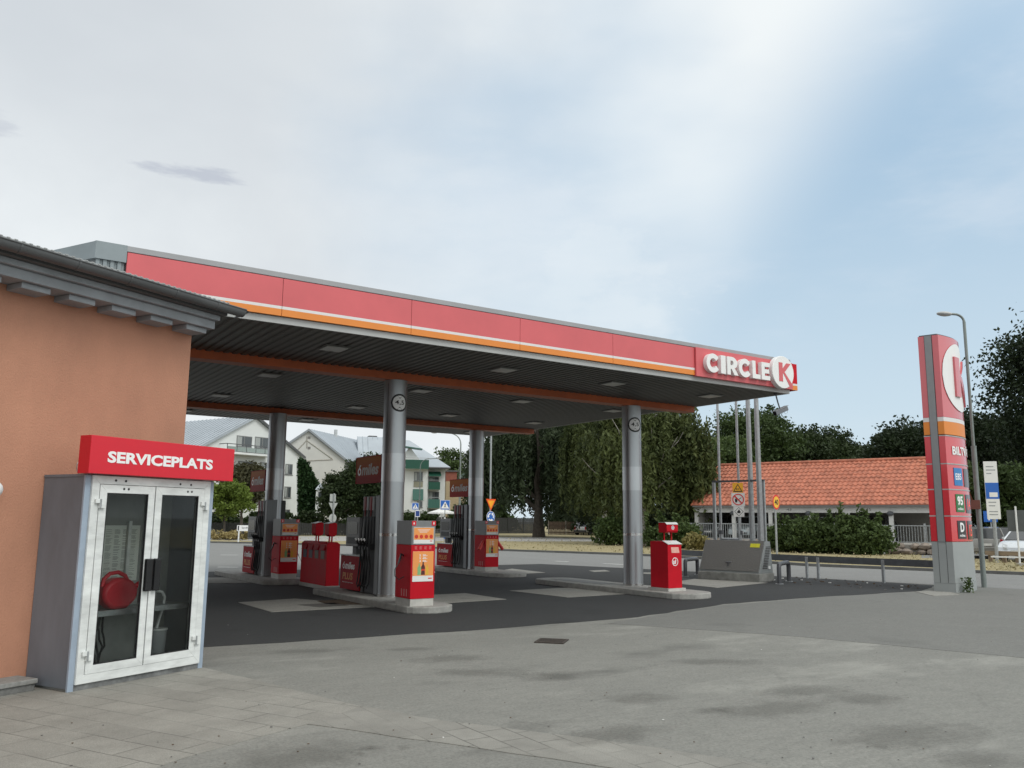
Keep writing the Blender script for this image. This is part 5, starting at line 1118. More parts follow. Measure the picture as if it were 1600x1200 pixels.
for i, s in enumerate(('41', '42', '43', '44', '45')):
    x = (postx[i]+postx[i+1])/2; text(s, x-.16, -.001, ez-.34, .32, .15, M('number_dark', (.12, .12, .12), .6), cp, name='bay_number', depth=.002, bold=0)
# terrace it stands on, with boulder wall
terr = M('terrace_gravel', (.36, .34, .31), .9, amt=.2)
t0 = FC.p; 
def cpw(x, y, z=0): p = FC.p+FC.u*x+FC.n*y; return (p.x, p.y, z)
TX = FC.uz(1000, 850, -4.4)[0]; mb = MB(); mb.prism([cpw(TX, -4.2, .05), cpw(TX, 14, .05), cpw(cL+.3, 14, .05), cpw(cL+.3, -4.2, .05)], (0, 0, fz-.05), terr); o = mb.build('terrace'); o['kind'] = 'structure'
stone = M('field_stone', (.26, .215, .18), .85, amt=.35, scale=1.3, bump=.5, bscale=8); 
bw = thing('boulder_wall', 'low wall of rounded brown field stones holding the carport terrace', 'stone wall', (0, 0, 0))
r_ = random.Random(21)
def rock(mb, c, s, r_, m):
    n, k = 8, 5; vs = []; rot = r_.uniform(0, 6)
    for i in range(k+1):
        th = math.pi*i/k
        for j in range(n): ph = 2*math.pi*j/n+rot; q = s*r_.uniform(.8, 1.12); vs.append((c[0]+q*1.25*math.sin(th)*math.cos(ph), c[1]+q*math.sin(th)*math.sin(ph), c[2]+q*.72*math.cos(th)))
    mb.add(vs, [(i*n+j, (i+1)*n+j, (i+1)*n+(j+1) % n, i*n+(j+1) % n) for i in range(k) for j in range(n)], m)
nst = 0
x = TX+.2
while x < cL+.2 and nst < 98:
    hide = (FC.uz(1225, 850, -4.4)[0] < x < FC.uz(1368, 850, -4.4)[0])
    if not hide:
        for lay in range(2):
            mb = MB(); s = r_.uniform(.20, .34); rock(mb, cpw(x+r_.uniform(-.1, .1)+lay*.2, -4.45+lay*.22+r_.uniform(-.08, .08), .22+lay*.30), s, r_, stone); mb.build('stone', bw, smooth=True); nst += 1
    x += r_.uniform(.5, .64)
mb = MB(); xp = FC.uz(1368, 850, -5.0)[0]; mb.box(xp-.45, xp+.45, -5.2, -4.9, .1, .95, M('grey_electric_cabinet', (.33, .35, .34), .6, amt=.1)); mb.box(xp-.5, xp+.5, -5.25, -4.85, .951, 1.0, MATS['grey_electric_cabinet']); o = mb.build('cable_cabinet', bevel=.02); o.location = (FC.p.x, FC.p.y, 0); o.rotation_euler = (0, 0, R(cang)); tag(o, 'small grey cable cabinet between the bushes and the stone wall', 'cable cabinet')
# galvanised railing on the terrace edge
rl = thing('terrace_railing', 'long galvanised railing of upright bars in front of the carport', 'railing', (FC.p.x, FC.p.y, 0), cang)
rail_g = M('railing_galv', (.42, .44, .45), .5, metal=.4, amt=.1); ry = -3.7; rx0, rx1 = FC.uz(1064, 830, -3.7)[0], cL+.2; rh = 1.02
mb = MB(); mb.box(rx0, rx1, ry-.025, ry+.025, fz+rh-.05, fz+rh, rail_g); mb.build('top_rail', rl); mb = MB(); mb.box(rx0, rx1, ry-.02, ry+.02, fz+.10, fz+.14, rail_g); mb.build('bottom_rail', rl)
mb = MB(); x = rx0
while x < rx1: mb.box(x-.012, x+.012, ry-.012, ry+.012, fz+.141, fz+rh-.051, rail_g); x += .145
o = mb.build('bars', rl); o['kind'] = 'stuff'
x = rx0
while x < rx1+.1:
    mb = MB(); mb.box(x-.04, x+.04, ry+.026, ry+.09, fz, fz+rh+.10, rail_g); mb.build('post', rl); x += 2.4

# ------------------------------------------------------------------ cars
tyre = M('tyre', (.025, .025, .026), .8); rimm = M('wheel_rim', (.35, .36, .37), .35, metal=.6); carglass = M('car_glass', (.02, .024, .028), .06, spec=.8, coat=.5); chromeb = M('bumper_dark', (.05, .05, .055), .5); tail = M('tail_light_red', (.45, .01, .015), .2); headl = M('head_lamp', (.55, .57, .58), .12); platew = M('number_plate', (.7, .7, .68), .5)
def make_car(label, loc, ang, colr, kind='estate', nm='parked_car', far=False):
    t = thing(nm, label, 'car', loc, ang); pm = M('car_paint_%d%d%d' % tuple(int(c*99) for c in colr), colr, .3, metal=.25, amt=.04, coat=.8)
    L_, Wd = 4.5, .88
    # side profile (x forward) lower body
    if kind == 'estate': top = [(-2.22, .78), (-2.16, .95), (1.05, .93), (1.9, .80), (2.18, .62)]; roof_ = [(-2.10, .96), (-1.95, 1.43), (-1.2, 1.48), (.0, 1.46), (.45, 1.40), (1.15, .94)]
    else: top = [(-2.0, .75), (-1.95, .95), (1.0, .95), (1.75, .84), (2.1, .62)]; roof_ = [(-1.92, .96), (-1.55, 1.38), (-.9, 1.50), (0, 1.51), (.35, 1.44), (1.15, .95)]
    xb, xf = top[0][0]-.03, top[-1][0]+.04
    low = [(xb, .55), (xb+.02, .32), (xf-.1, .26), (xf, .40)]
    side = top+[(xf, .40), (xf-.1, .26), (xb+.02, .30), (xb, .55)]
    def loft(poly, ws, m, name):
        mb = MB(); rings = []
        for y, ins in ws: rings.append([(x*(1-ins*.04), y, .3+(z-.3)*(1-ins*.06) if z > .8 else z) for x, z in poly])
        n = len(poly); vs = [v for r in rings for v in r]; fs = [(i*n+j, i*n+(j+1) % n, (i+1)*n+(j+1) % n, (i+1)*n+j) for i in range(len(rings)-1) for j in range(n)]
        fs += [list(range(n)), list(range((len(rings)-1)*n, len(rings)*n))[::-1]]; mb.add(vs, fs, m); return mb.build(name, t, bevel=.035, smooth=True)
    body = loft(side, [(-Wd, 1.2), (-Wd*.93, .2), (-Wd*.5, 0), (Wd*.5, 0), (Wd*.93, .2), (Wd, 1.2)], pm, 'body')
    # glasshouse tapering inwards
    n = len(roof_); mb = MB(); vs = []
    for s in (-1, 1):
        for x, z in roof_: vs.append((x, s*(Wd*.93-(z-.94)*.32), z))
    fs = [(i, i+1, n+i+1, n+i) for i in range(n-1)]+[list(range(n)), list(range(n, 2*n))[::-1]]; mb.add(vs, fs, carglass); mb.build('windows', t, bevel=.02)
    mb = MB(); a, b = 1, n-2; rv = [(roof_[i][0]+(.04 if i == 1 else 0), s*(Wd*.93-(roof_[i][1]-.94)*.32+.012), roof_[i][1]+dz) for dz in (-.03, .022) for s in (-1, 1) for i in range(1, n-1)]
    k_ = n-2; 
    mb.add(rv, [(2*k_+i, 2*k_+i+1, 3*k_+i+1, 3*k_+i) for i in range(k_-1)]+[(i, i+1, 2*k_+i+1, 2*k_+i) for i in range(k_-1)]+[(k_+i, 3*k_+i, 3*k_+i+1, k_+i+1) for i in range(k_-1)]+[(0, 2*k_, 3*k_, k_), (k_-1, 2*k_-1, 4*k_-1, 3*k_-1)], pm)
    for s in (-1, 1):
        for i, j in ((0, 1), (n-2, n-1)):
            p, q = roof_[i], roof_[j]; mb.tube([(p[0], s*(Wd*.93-(p[1]-.94)*.32), p[1]), (q[0], s*(Wd*.93-(q[1]-.94)*.32), q[1])], .035, pm, 6)
        for xq in (-.95, .12): zt = 1.44; mb.tube([(xq-.05, s*(Wd*.93), .95), (xq, s*(Wd*.93-(zt-.94)*.32), zt)], .03, pm, 6)
    mb.build('roof', t)
    for x in (-1.35, 1.32):
        for s in (-1, 1):
            mb = MB(); mb.cyl((x, s*(Wd-.16), .32), (x, s*(Wd+.012), .32), .32, tyre, n=22); w = mb.build('wheel', t, smooth=True); mb = MB(); mb.cyl((x, s*(Wd+.0125), .32), (x, s*(Wd+.022), .32), .20, rimm, n=18); mb.build('rim', w)
    mb = MB(); mb.box(xb-.05, xb+.12, -Wd*.92, Wd*.92, .34, .56, pm if kind == 'estate' else chromeb); mb.build('rear_bumper', t, bevel=.03); mb = MB(); mb.box(xf-.14, xf+.05, -Wd*.90, Wd*.90, .28, .50, pm); f = mb.build('front_bumper', t, bevel=.03)
    mb = MB(); mb.box(xf+.0505, xf+.058, -.5, .5, .33, .45, chromeb); mb.build('grille', f); mb = MB(); mb.box(xf+.0585, xf+.065, -.26, .26, .40, .50, platew); mb.build('number_plate', t); mb = MB(); mb.box(xb-.045, xb-.035, -.26, .26, .62, .73, platew); mb.build('number_plate', t)
    for s in (-1, 1):
        mb = MB(); mb.box(xb-.03, xb+.12, s*Wd*.80-.09, s*Wd*.80+.09, .62, .94, tail); mb.build('tail_light', t, bevel=.02)
        mb = MB(); mb.prism([(xf-.36, s*Wd*.86, .80), (xf+.0, s*Wd*.66, .63), (xf+.03, s*Wd*.50, .62), (xf-.12, s*Wd*.50, .73), ], (0, 0, -.11), headl); mb.build('headlight', t)
        mb = MB(); mb.box(.72, .86, s*(Wd+.02)-.09, s*(Wd+.02)+.09, .93, 1.06, pm); mb.build('mirror', t, bevel=.02)
    return t
# heading angle: direction of car's nose measured from +X
va = math.degrees(math.atan2(fw.y, fw.x))
def carpos(px, py, D, z=.1): q = AT(px, py, D); return (q.x, q.y, z)
make_car('silver grey estate car seen from behind next to the price pylon', carpos(1535, 850, 49), 31, (.22, .215, .20), 'estate')
make_car('dark grey car mostly hidden on the right side of the silver estate', carpos(1563, 846, 56), 34, (.10, .105, .11), 'estate')
make_car('white hatchback facing the camera at the right picture edge', carpos(1613, 850, 46.0), -170, (.62, .65, .68), 'hatch')
cpd = cang+90
def incp(x, y, fl=fz): return cpw(x, y, fl)
xw = FC.uz(1300, 812, 2.5)[0]; make_car('white hatchback parked in the carport bay behind the bushes', incp(xw, 2.6), cang-90, (.60, .62, .63), 'hatch')
xw = FC.uz(1176, 812, 2.5)[0]; make_car('pale silver car in the carport seen through the steel frame', incp(xw, 2.5), cang-90, (.42, .48, .50), 'hatch')
xw = FC.uz(1124, 812, 2.5)[0]; make_car('dark car in the leftmost carport bay', incp(xw, 2.9), cang-90, (.05, .055, .06), 'estate')
xw = FC.uz(1365, 812, 2.5)[0]; make_car('black car in the carport bay right of the bushes', incp(xw, 2.9), cang-90, (.03, .03, .035), 'hatch')
make_car('tiny white car far away beyond the wooden fence under the willow', carpos(921, 833, 100), 20, (.6, .6, .6), 'hatch')
# low timber barrier, and thin rail with a board at far right
mb = MB(); a = G(1541, 878, .1); b = G(1640, 882, .1); tb_ = thing('timber_barrier', 'low weathered timber barrier at the parking lot edge', 'barrier', (a.x, a.y, .1), math.degrees(math.atan2(b.y-a.y, b.x-a.x))); L_ = (b-a).length; wood = M('weathered_timber', (.30, .23, .16), .85, amt=.25, stretch=(.3, 4, 4))
mb.box(0, L_, -.06, .06, .30, .48, wood); mb.build('beam', tb_)
for i in range(5):
    mb = MB(); x = .15+i*(L_-.3)/4; mb.box(x-.08, x+.08, .061, .2, 0, .47, wood); mb.build('post', tb_)
a = G(1594, 884, .1); nb = thing('notice_post', 'thin white post with crossbar and dark notice board at right edge', 'sign', (a.x, a.y, .1), -62)
mb = MB(); mb.cyl((0, 0, 0), (0, 0, 2.35), .035, white); mb.build('post', nb); mb = MB(); mb.box(-1.0, 2.0, -.02, .02, .30, .36, white); mb.build('crossbar', nb); mb = MB(); mb.box(-.32, .95, .05, .07, 1.35, 2.2, M('dark_notice_board', (.09, .10, .10), .5)); mb.build('board', nb); mb = MB(); mb.box(-.14, .14, -.14, .14, 0, .1, conc); mb.build('foot', nb)

# ------------------------------------------------------------------ fences and walls far off
darkwood = M('dark_stained_fence', (.035, .036, .036), .8, amt=.25, scale=5); brownwood = M('brown_board_fence', (.11, .075, .055), .85, amt=.25, scale=4)
def fence(name, label, p0, p1, h, mat, pitch=.16, gap=.03, post=2.2, pm=None):
    a = Vector(p0); b = Vector(p1); L_ = (b-a).length; t = thing(name, label, 'fence', (a.x, a.y, 0), math.degrees(math.atan2(b.y-a.y, b.x-a.x)))
    mb = MB(); x = 0; r_ = random.Random(int(L_*10))
    while x < L_-pitch: mb.box(x, x+pitch-gap, 0, .03, .1, .1+h+r_.uniform(-.03, .03), mat); x += pitch
    mb.box(0, L_, .031, .07, .35, .43, mat); mb.box(0, L_, .031, .07, h-.2, h-.12, mat); mb.build('boards', t)
    x = 0; k = 0
    while x < L_ and k < 60: mb = MB(); mb.box(x-.06, x+.06, -.065, -.001, .05, h+.22, pm or mat); mb.build('post', t); x += post; k += 1
    return t
def gxy(px, D): q = AT(px, 830, D); return (q.x, q.y, 0)
fence('board_fence', 'long dark board fence in front of the white apartment houses', gxy(270, 81), gxy(556, 84), 1.15, darkwood)
fence('board_fence', 'dark fence stretch behind the crossing signs and the willow', gxy(640, 99), gxy(846, 108), 1.9, darkwood, .18)
fence('board_fence', 'brown board fence with paler posts right of the willow trunk', gxy(857, 100), gxy(935, 100), 1.5, brownwood, .15, .035, 2.0, M('pale_fence_post', (.17, .15, .13), .8))

# ------------------------------------------------------------------ foliage
def leafmat(name, c1, c2, transl=.25, scale=.35):
    if name in MATS: return MATS[name]
    mt = bpy.data.materials.new(name); mt.use_nodes = True; nt = mt.node_tree; N = nt.nodes; L = nt.links; p = N['Principled BSDF']; p.inputs['Roughness'].default_value = .6; p.inputs['Specular IOR Level'].default_value = .25
    tc = N.new('ShaderNodeTexCoord'); n = N.new('ShaderNodeTexNoise'); L.new(tc.outputs['Object'], n.inputs[0]); n.inputs['Scale'].default_value = scale; n.inputs['Detail'].default_value = 3
    n2 = N.new('ShaderNodeTexNoise'); L.new(tc.outputs['Object'], n2.inputs[0]); n2.inputs['Scale'].default_value = 5; n2.inputs['Detail'].default_value = 2
    ad = N.new('ShaderNodeMath'); ad.operation = 'ADD'; L.new(n.outputs['Fac'], ad.inputs[0]); L.new(n2.outputs['Fac'], ad.inputs[1]); mr = N.new('ShaderNodeMapRange'); L.new(ad.outputs[0], mr.inputs[0]); mr.inputs[1].default_value = .7; mr.inputs[2].default_value = 1.3
    mx = N.new('ShaderNodeMix'); mx.data_type = 'RGBA'; L.new(mr.outputs[0], mx.inputs[0]); mx.inputs[6].default_value = (*c1, 1); mx.inputs[7].default_value = (*c2, 1); L.new(mx.outputs[2], p.inputs['Base Color'])
    tr = N.new('ShaderNodeBsdfTranslucent'); L.new(mx.outputs[2], tr.inputs[0]); ms = N.new('ShaderNodeMixShader'); ms.inputs[0].default_value = transl; L.new(p.outputs[0], ms.inputs[1]); L.new(tr.outputs[0], ms.inputs[2]); L.new(ms.outputs[0], N['Material Output'].inputs[0])
    MATS[name] = mt; return mt
def leaf_object(name, P, size, mat, parent, rg, elong=1.6, hang=0., flat=0.):
    """one quad-shaped leaf clump at every point"""
    n = len(P); a = rg.normal(size=(n, 3)); a[:, 2] = a[:, 2]*(1-hang)-hang*1.4; a /= np.linalg.norm(a, axis=1)[:, None]
    b = rg.normal(size=(n, 3)); b -= (b*a).sum(1)[:, None]*a; b /= np.linalg.norm(b, axis=1)[:, None]
    s = size*rg.uniform(.55, 1.25, n)[:, None]; A = a*s*elong*.5; Bv = b*s*.5
    nrm = np.cross(a, b)*s*.12
    V = np.stack([P-A, P+Bv*.9-A*.1+nrm, P+A, P-Bv*.9-A*.1+nrm], 1).reshape(-1, 3)
    me = bpy.data.meshes.new(name); me.vertices.add(4*n); me.vertices.foreach_set('co', V.ravel()); me.loops.add(4*n); me.loops.foreach_set('vertex_index', np.arange(4*n)); me.polygons.add(n); me.polygons.foreach_set('loop_start', np.arange(n)*4)
    me.update(calc_edges=True); me.materials.append(mat); o = bpy.data.objects.new(name, me); COL.objects.link(o); o.parent = parent; return o
def crown_points(blobs, n, rg, nclump, cl, fill=.35):
    """blobs: (x,y,z,rx,ry,rz). leaves gather in clumps on and in the blobs, leaving gaps between clumps"""
    vol = np.array([b[3]*b[4]*b[5] for b in blobs])**.7; pr = vol/vol.sum(); C = []
    bl = np.array(blobs)
    idx = rg.choice(len(blobs), nclump, p=pr); d = rg.normal(size=(nclump, 3)); d /= np.linalg.norm(d, axis=1)[:, None]
    rad = rg.uniform(fill, 1.0, nclump)**.5; rad = np.where(rg.random(nclump) < .12, rad*1.12, rad)
    C = bl[idx, :3]+d*rad[:, None]*bl[idx, 3:]
    k = rg.integers(0, nclump, n); csz = cl*rg.uniform(.5, 1.4, nclump)
    off = np.clip(rg.normal(size=(n, 3)), -1.7, 1.7); off[:, 2] *= .62
    return C[k]+off*csz[k][:, None]
bark = M('grey_brown_bark', (.09, .075, .06), .9, amt=.35, scale=5, bump=.6, bscale=14); birch = M('white_birch_bark', (.50, .48, .44), .8, amt=.4, scale=4, col2=(.10, .09, .08), stretch=(1, 1, .6))
def limbs(mb, base, H, r, m, rg, n=6, spread=.5, lean=(0, 0), start=.35):
    top = np.array([lean[0], lean[1], H]); pts = [np.array([0, 0, 0.])]
    for i in range(1, 7): f = i/6; pts.append(top*f+np.array([rg.normal()*.02*H*f, rg.normal()*.02*H*f, 0]))
    mb.tube([tuple(p) for p in pts], [r*1.25]+[r*(1-.13*i) for i in range(1, 7)], m, 10)
    for k in range(n):
        f = start+(.95-start)*k/max(1, n-1); p0 = top*f; a = rg.uniform(0, 6.28); L_ = H*spread*(1.15-f*.7); q = [p0]
        for j in range(1, 5): q.append(p0+np.array([math.cos(a+.12*j)*L_*j/4, math.sin(a+.12*j)*L_*j/4, L_*.75*(j/4)**.8]))
        mb.tube([tuple(x) for x in q], [r*.5*(1-f*.5), r*.38*(1-f*.5), r*.26, r*.16, r*.06], m, 7)
def tree(name, label, base, H, blobs, n, leaf, mat, seed, tr=.3, trunk=bark, nclump=None, cl=None, trunkH=None, group=None, hang=0., elong=1.6, fill=.35, zb=.1, nl=6):
    """blobs given in units of H around the trunk axis"""
    rg = np.random.default_rng(seed); t = thing(name, label, 'tree', (base[0], base[1], zb), 0, group); n = int(n*1.8); leaf *= .72
    mb = MB(); limbs(mb, None, trunkH or H*.62, tr, trunk, rg, n=nl); mb.build('trunk', t, smooth=True)
    B_ = [tuple(np.array(b)*H) for b in blobs]; P = crown_points(B_, n, rg, nclump or n//45, cl or H*.045, fill); P = P[P[:, 2] > .05*H]
    leaf_object('crown', P, leaf, mat, t, rg, elong, hang); return t
def willow(name, label, base, H, Rr, n, mat, seed, tr, trunk=bark, lo=.14, shape=None, bare=False, zb=.1, leaf=.30):
    """weeping crown: strands hang from the surface of lobes"""
    rg = np.random.default_rng(seed); t = thing(name, label, 'tree', (base[0], base[1], zb))
    mb = MB(); limbs(mb, None, H*.7, tr, trunk, rg, n=9, spread=.42, start=.22)
    if bare:
        for k in range(9):
            a = rg.uniform(0, 6.28); v = -np.array([base[0], base[1]])/math.hypot(*base); sd_ = np.array([v[1], -v[0]]); s = rg.uniform(-1, 1.4); q = [np.array([0, 0, H*(.16+.05*k/2)])]; 
            for j in range(1, 8): q.append(q[-1]+np.array([v[0]*.42+sd_[0]*s*.45+rg.normal()*.12, v[1]*.42+sd_[1]*s*.45+rg.normal()*.12, .55+rg.normal()*.16]))
            mb.tube([tuple(x) for x in q], [.10, .085, .07, .055, .045, .035, .025, .012], birch, 6)
    mb.build('trunk', t, smooth=True)
    n = int(n*1.9); leaf *= .62; ns = n//26; lobes = 34; a = rg.uniform(0, 6.28, lobes); rr_ = Rr*np.sqrt(rg.uniform(.05, .8, lobes)); zc = H*(.60+.36*(1-(rr_/Rr)**1.6))*rg.uniform(.55, 1.0, lobes); lc = np.stack([rr_*np.cos(a), rr_*np.sin(a), zc], 1)
    li = rg.integers(0, lobes, ns); st = lc[li]+np.clip(rg.normal(size=(ns, 3)), -1.8, 1.8)*np.array([.12*Rr, .12*Rr, .045*H])
    length = rg.uniform(.10, .45, ns)*H; dist = np.hypot(st[:, 0], st[:, 1]); 
    per = 26; f = np.linspace(0, 1, per)[None, :, None]; out = st[:, None, :]*np.array([1, 1, 1.]) ; dirr = np.stack([st[:, 0]/np.maximum(dist, .1), st[:, 1]/np.maximum(dist, .1), np.zeros(ns)], 1)
    P = out+dirr[:, None, :]*(np.sin(f*1.6)*.06*Rr)-np.array([0, 0, 1.])*(length[:, None, None]*f)+rg.normal(size=(ns, per, 3))*np.array([.075, .075, .08])
    P = P.reshape(-1, 3); P = P[P[:, 2] > H*lo*rg.uniform(.75, 1.3, len(P))]
    leaf_object('crown', P, leaf, mat, t, rg, 2.8, .75); return t
L_dark = leafmat('leaf_dark_green', (.018, .030, .012), (.050, .075, .026)); L_mid = leafmat('leaf_mid_green', (.030, .050, .016), (.075, .115, .034)); L_birch = leafmat('leaf_birch', (.034, .050, .016), (.125, .150, .050), scale=.5); L_young = leafmat('leaf_young_yellow_green', (.085, .125, .020), (.20, .27, .05)); L_ivy = leafmat('leaf_ivy', (.012, .035, .012), (.035, .075, .022)); L_bush = leafmat('leaf_bush', (.04, .065, .02), (.10, .145, .045)); L_brown = leafmat('leaf_brownish', (.04, .04, .02), (.085, .08, .035)); L_deep = leafmat('leaf_deep_green', (.012, .022, .010), (.032, .050, .020))
L_will = leafmat('leaf_willow', (.020, .033, .017), (.072, .098, .048), scale=.4)
def bp(px, D): q = AT(px, 830, D); return (q.x, q.y)
willow('weeping_willow', 'large dark weeping tree behind the right rear column', bp(842, 84), 15.5, 7.0, 36000, L_will, 41, .55, leaf=.34, lo=.13)
willow('weeping_birch', 'weeping birch with pale bare branches right of the front column', bp(1006, 62), 12.4, 4.7, 31000, L_birch, 42, .30, birch, bare=True, lo=.17, leaf=.26)
willow('weeping_birch', 'second weeping birch between the willow and the front right column', bp(945, 76), 13.6, 3.6, 13000, L_birch, 43, .26, birch, lo=.18, leaf=.28)
rb_ = [(0, 0, .62, .34, .34, .30), (.12, .05, .80, .22, .22, .17), (-.14, 0, .72, .22, .22, .2), (.2, 0, .5, .18, .18, .2), (-.22, 0, .48, .18, .2, .18), (0, 0, .38, .25, .25, .15)]
rbn = [(a*.7, b, c, d*.66, e*.7, f) for a, b, c, d, e, f in rb_]
def wide(seed, k=7, w=.5):
    r_ = random.Random(seed); return [(r_.uniform(-w, w), r_.uniform(-.25, .25), r_.uniform(.55, .80), r_.uniform(.16, .26), .2, r_.uniform(.12, .2)) for _ in range(k)]+[(0, 0, .5, w, .3, .25)]
tree('round_tree', 'dark round-topped tree rising behind the left part of the tiled carport', bp(1186, 92), 14.0, rb_, 17000, .34, L_mid, 51, .4, cl=.55)
tree('bright_tree', 'lighter green tree behind the vent pipes at the carport left end', bp(1138, 84), 10.2, rb_, 9000, .3, L_bush, 52, .3)
tree('broad_tree', 'broad dark tree rising over the middle of the carport roof', bp(1262, 96), 12.2, [(0, 0, .6, .4, .35, .28), (.3, 0, .72, .3, .3, .22), (-.3, 0, .55, .25, .3, .22), (.55, 0, .62, .28, .3, .2), (.1, 0, .82, .22, .2, .14)], 18000, .34, L_dark, 53, .4, cl=.6)
tree('broad_tree', 'dark tree just right of the broad one over the carport roof', bp(1338, 98), 11.3, [(0, 0, .6, .38, .35, .28), (.22, 0, .68, .26, .3, .2), (-.3, 0, .62, .3, .3, .25), (.45, 0, .5, .22, .3, .2)], 13000, .34, L_dark, 54, .4, cl=.6)
tree('dark_tree', 'dark tree whose ragged left side shows left of the pylon', bp(1432, 88), 11.6, rb_, 14000, .32, L_deep, 55, .4)
tree('dark_tree', 'dark tree filling the gap between pylon and street lamp', bp(1516, 84), 11.8, rb_, 14000, .32, L_deep, 56, .4)
tree('dark_tree', 'dark tree between street lamp and the tall tree at the right edge', bp(1556, 90), 12.0, rb_, 14000, .32, L_deep, 57, .4)
tree('tall_tree', 'tallest dark tree cut by the right picture edge', bp(1712, 74), 18.0, rb_, 34000, .28, L_deep, 58, .5, cl=.7)
tree('leafy_tree', 'mid green lower tree behind the parked cars at right', bp(1585, 66), 5.9, wide(3, 6, .5)+[(0, 0, .35, .6, .3, .3)], 9000, .26, L_mid, 59, .2)
tree('leafy_tree', 'mid green lower tree behind the silver estate car', bp(1530, 68), 6.2, wide(4, 6, .5)+[(0, 0, .35, .6, .3, .3)], 9000, .26, L_mid, 60, .2)
tree('garden_tree', 'green tree top between the balconied house and the far white house', bp(702, 128), 12.6, rbn, 6000, .4, L_bush, 61, .4)
tree('dark_tree', 'dark tree mass directly behind the yield sign pole', bp(766, 110), 7.2, rb_+[(0, 0, .22, .45, .4, .2), (.2, 0, .15, .35, .3, .15), (-.2, 0, .15, .35, .3, .15)], 10000, .4, L_mid, 62, .35, fill=.2)
tree('dark_tree', 'dark round tree in the depth behind the birches', bp(905, 118), 10.0, rb_+[(0, 0, .22, .45, .4, .2), (.2, 0, .15, .35, .3, .15), (-.2, 0, .15, .35, .3, .15)], 14000, .42, L_deep, 63, .4, fill=.1)
tree('dark_tree', 'shadowy tree in the depth between willow and birch', bp(960, 100), 9.0, rb_+[(0, 0, .22, .45, .4, .2), (.2, 0, .15, .35, .3, .15), (-.2, 0, .15, .35, .3, .15)], 10000, .4, L_deep, 64, .3, fill=.1)
tree('dark_tree', 'dark tree in the depth left of the carport roof', bp(1075, 88), 10.0, rb_+[(0, 0, .22, .45, .4, .2), (.2, 0, .15, .35, .3, .15), (-.2, 0, .15, .35, .3, .15)], 12000, .4, L_deep, 65, .3, fill=.1)
tree('young_tree', 'bright yellow-green young tree beside the service cabinet', bp(350, 68), 4.5, [(0, 0, .66, .34, .3, .27), (.28, 0, .60, .24, .2, .2), (-.26, 0, .70, .24, .2, .2), (.1, 0, .82, .2, .2, .15)], 5200, .20, L_young, 71, .10, trunkH=3.2)
tree('brown_leaved_tree', 'dark brownish tree behind the bright young tree', bp(376, 78), 6.5, [(0, 0, .68, .30, .3, .28), (.12, 0, .8, .16, .2, .16), (-.1, 0, .55, .25, .2, .2)], 7000, .26, L_brown, 72, .16)
tree('street_tree', 'smaller dark tree left of the two before the gabled house', bp(526, 84), 6.2, rbn, 7500, .27, L_dark, 73, .18)
tree('street_tree', 'larger dark tree partly behind the nearest ómiles sign', bp(570, 84), 7.9, rbn, 10000, .28, L_dark, 74, .2)
def bush(label, px, D, W, H, n, mat, seed, leaf=.22, z=.1, nm='bush', spikes=0, group=None, depth=.8):
    if nm == 'bush': n = int(n*1.9); leaf *= .62; H *= .88; spikes = int(spikes*1.7)
    rg = np.random.default_rng(seed); q = AT(px, 830, D); t = thing(nm, label, 'bush', (q.x, q.y, z), -33, group)
    k = max(3, int(W/.8)); bl_ = [(rg.uniform(-W/2*.8, W/2*.8), rg.uniform(-.3, .3), H*rg.uniform(.35, .62), W/k*1.1, depth*.7, H*rg.uniform(.28, .42)) for _ in range(k+2)]+[(0, 0, H*.3, W/2, depth*.6, H*.3)]
    P = crown_points(bl_, n, rg, max(20, n//35), .17, .2)
    for s in range(spikes):
        x = rg.uniform(-W/2*.9, W/2*.9); h = H*rg.uniform(.85, 1.35); m_ = 90; P = np.concatenate([P, np.stack([x+rg.normal(size=m_)*.07, rg.normal(size=m_)*.08, rg.uniform(H*.5, h, m_)], 1)])
    P = P[P[:, 2] > .02]; leaf_object('leaves', P, leaf, mat, t, rg, 1.5)
    mb = MB()
    for s in range(7): x = rg.uniform(-W/3, W/3); mb.tube([(x, 0, -.05), (x*1.2, .05, H*.35), (x*1.4+.1, 0, H*.7)], [.03, .022, .01], bark, 5)
    mb.build('stems', t); return t
bush('green bush left of the front right column by the stones', 962, 58.5, 3.2, 2.1, 5000, L_bush, 81, spikes=4)
bush('green bush behind the red waste bin and its towel box', 1040, 54, 3.6, 2.1, 5500, L_bush, 82, spikes=6)
bush('small yellowish bush left of the filling box', 1086, 52, 1.3, 1.1, 1500, leafmat('leaf_dry', (.16, .14, .05), (.28, .24, .09)), 83, z=.05)
bush('dense bush beside the round 40 sign', 1240, 51, 2.6, 2.05, 5200, L_bush, 84, spikes=5, z=.0)
bush('dense bush hiding the white carport car', 1296, 50, 3.6, 2.35, 7500, L_bush, 85, spikes=5, z=.0)
bush('dense bush with tall shoots in front of the carport', 1346, 49, 2.6, 2.4, 5500, L_bush, 86, spikes=8, z=.0)
bush('dark hedge at the foot of the ivy covered gable', 470, 88, 9.5, 2.6, 9000, L_dark, 87, leaf=.26, nm='hedge')
bush('dark hedge below the left apartment house', 385, 88, 9.5, 2.3, 8000, L_dark, 88, leaf=.26, nm='hedge')
bush('low bushes before the gabled house under the two street trees', 560, 90, 8, 2.0, 6000, L_mid, 89, leaf=.26, nm='hedge')
bush('rounded bush in front of the green balconies', 652, 90, 4.8, 3.0, 6000, L_mid, 90, leaf=.26)
bush('green garden bush left of the right rear column', 728, 88, 5.0, 3.9, 7000, L_bush, 91, leaf=.28)
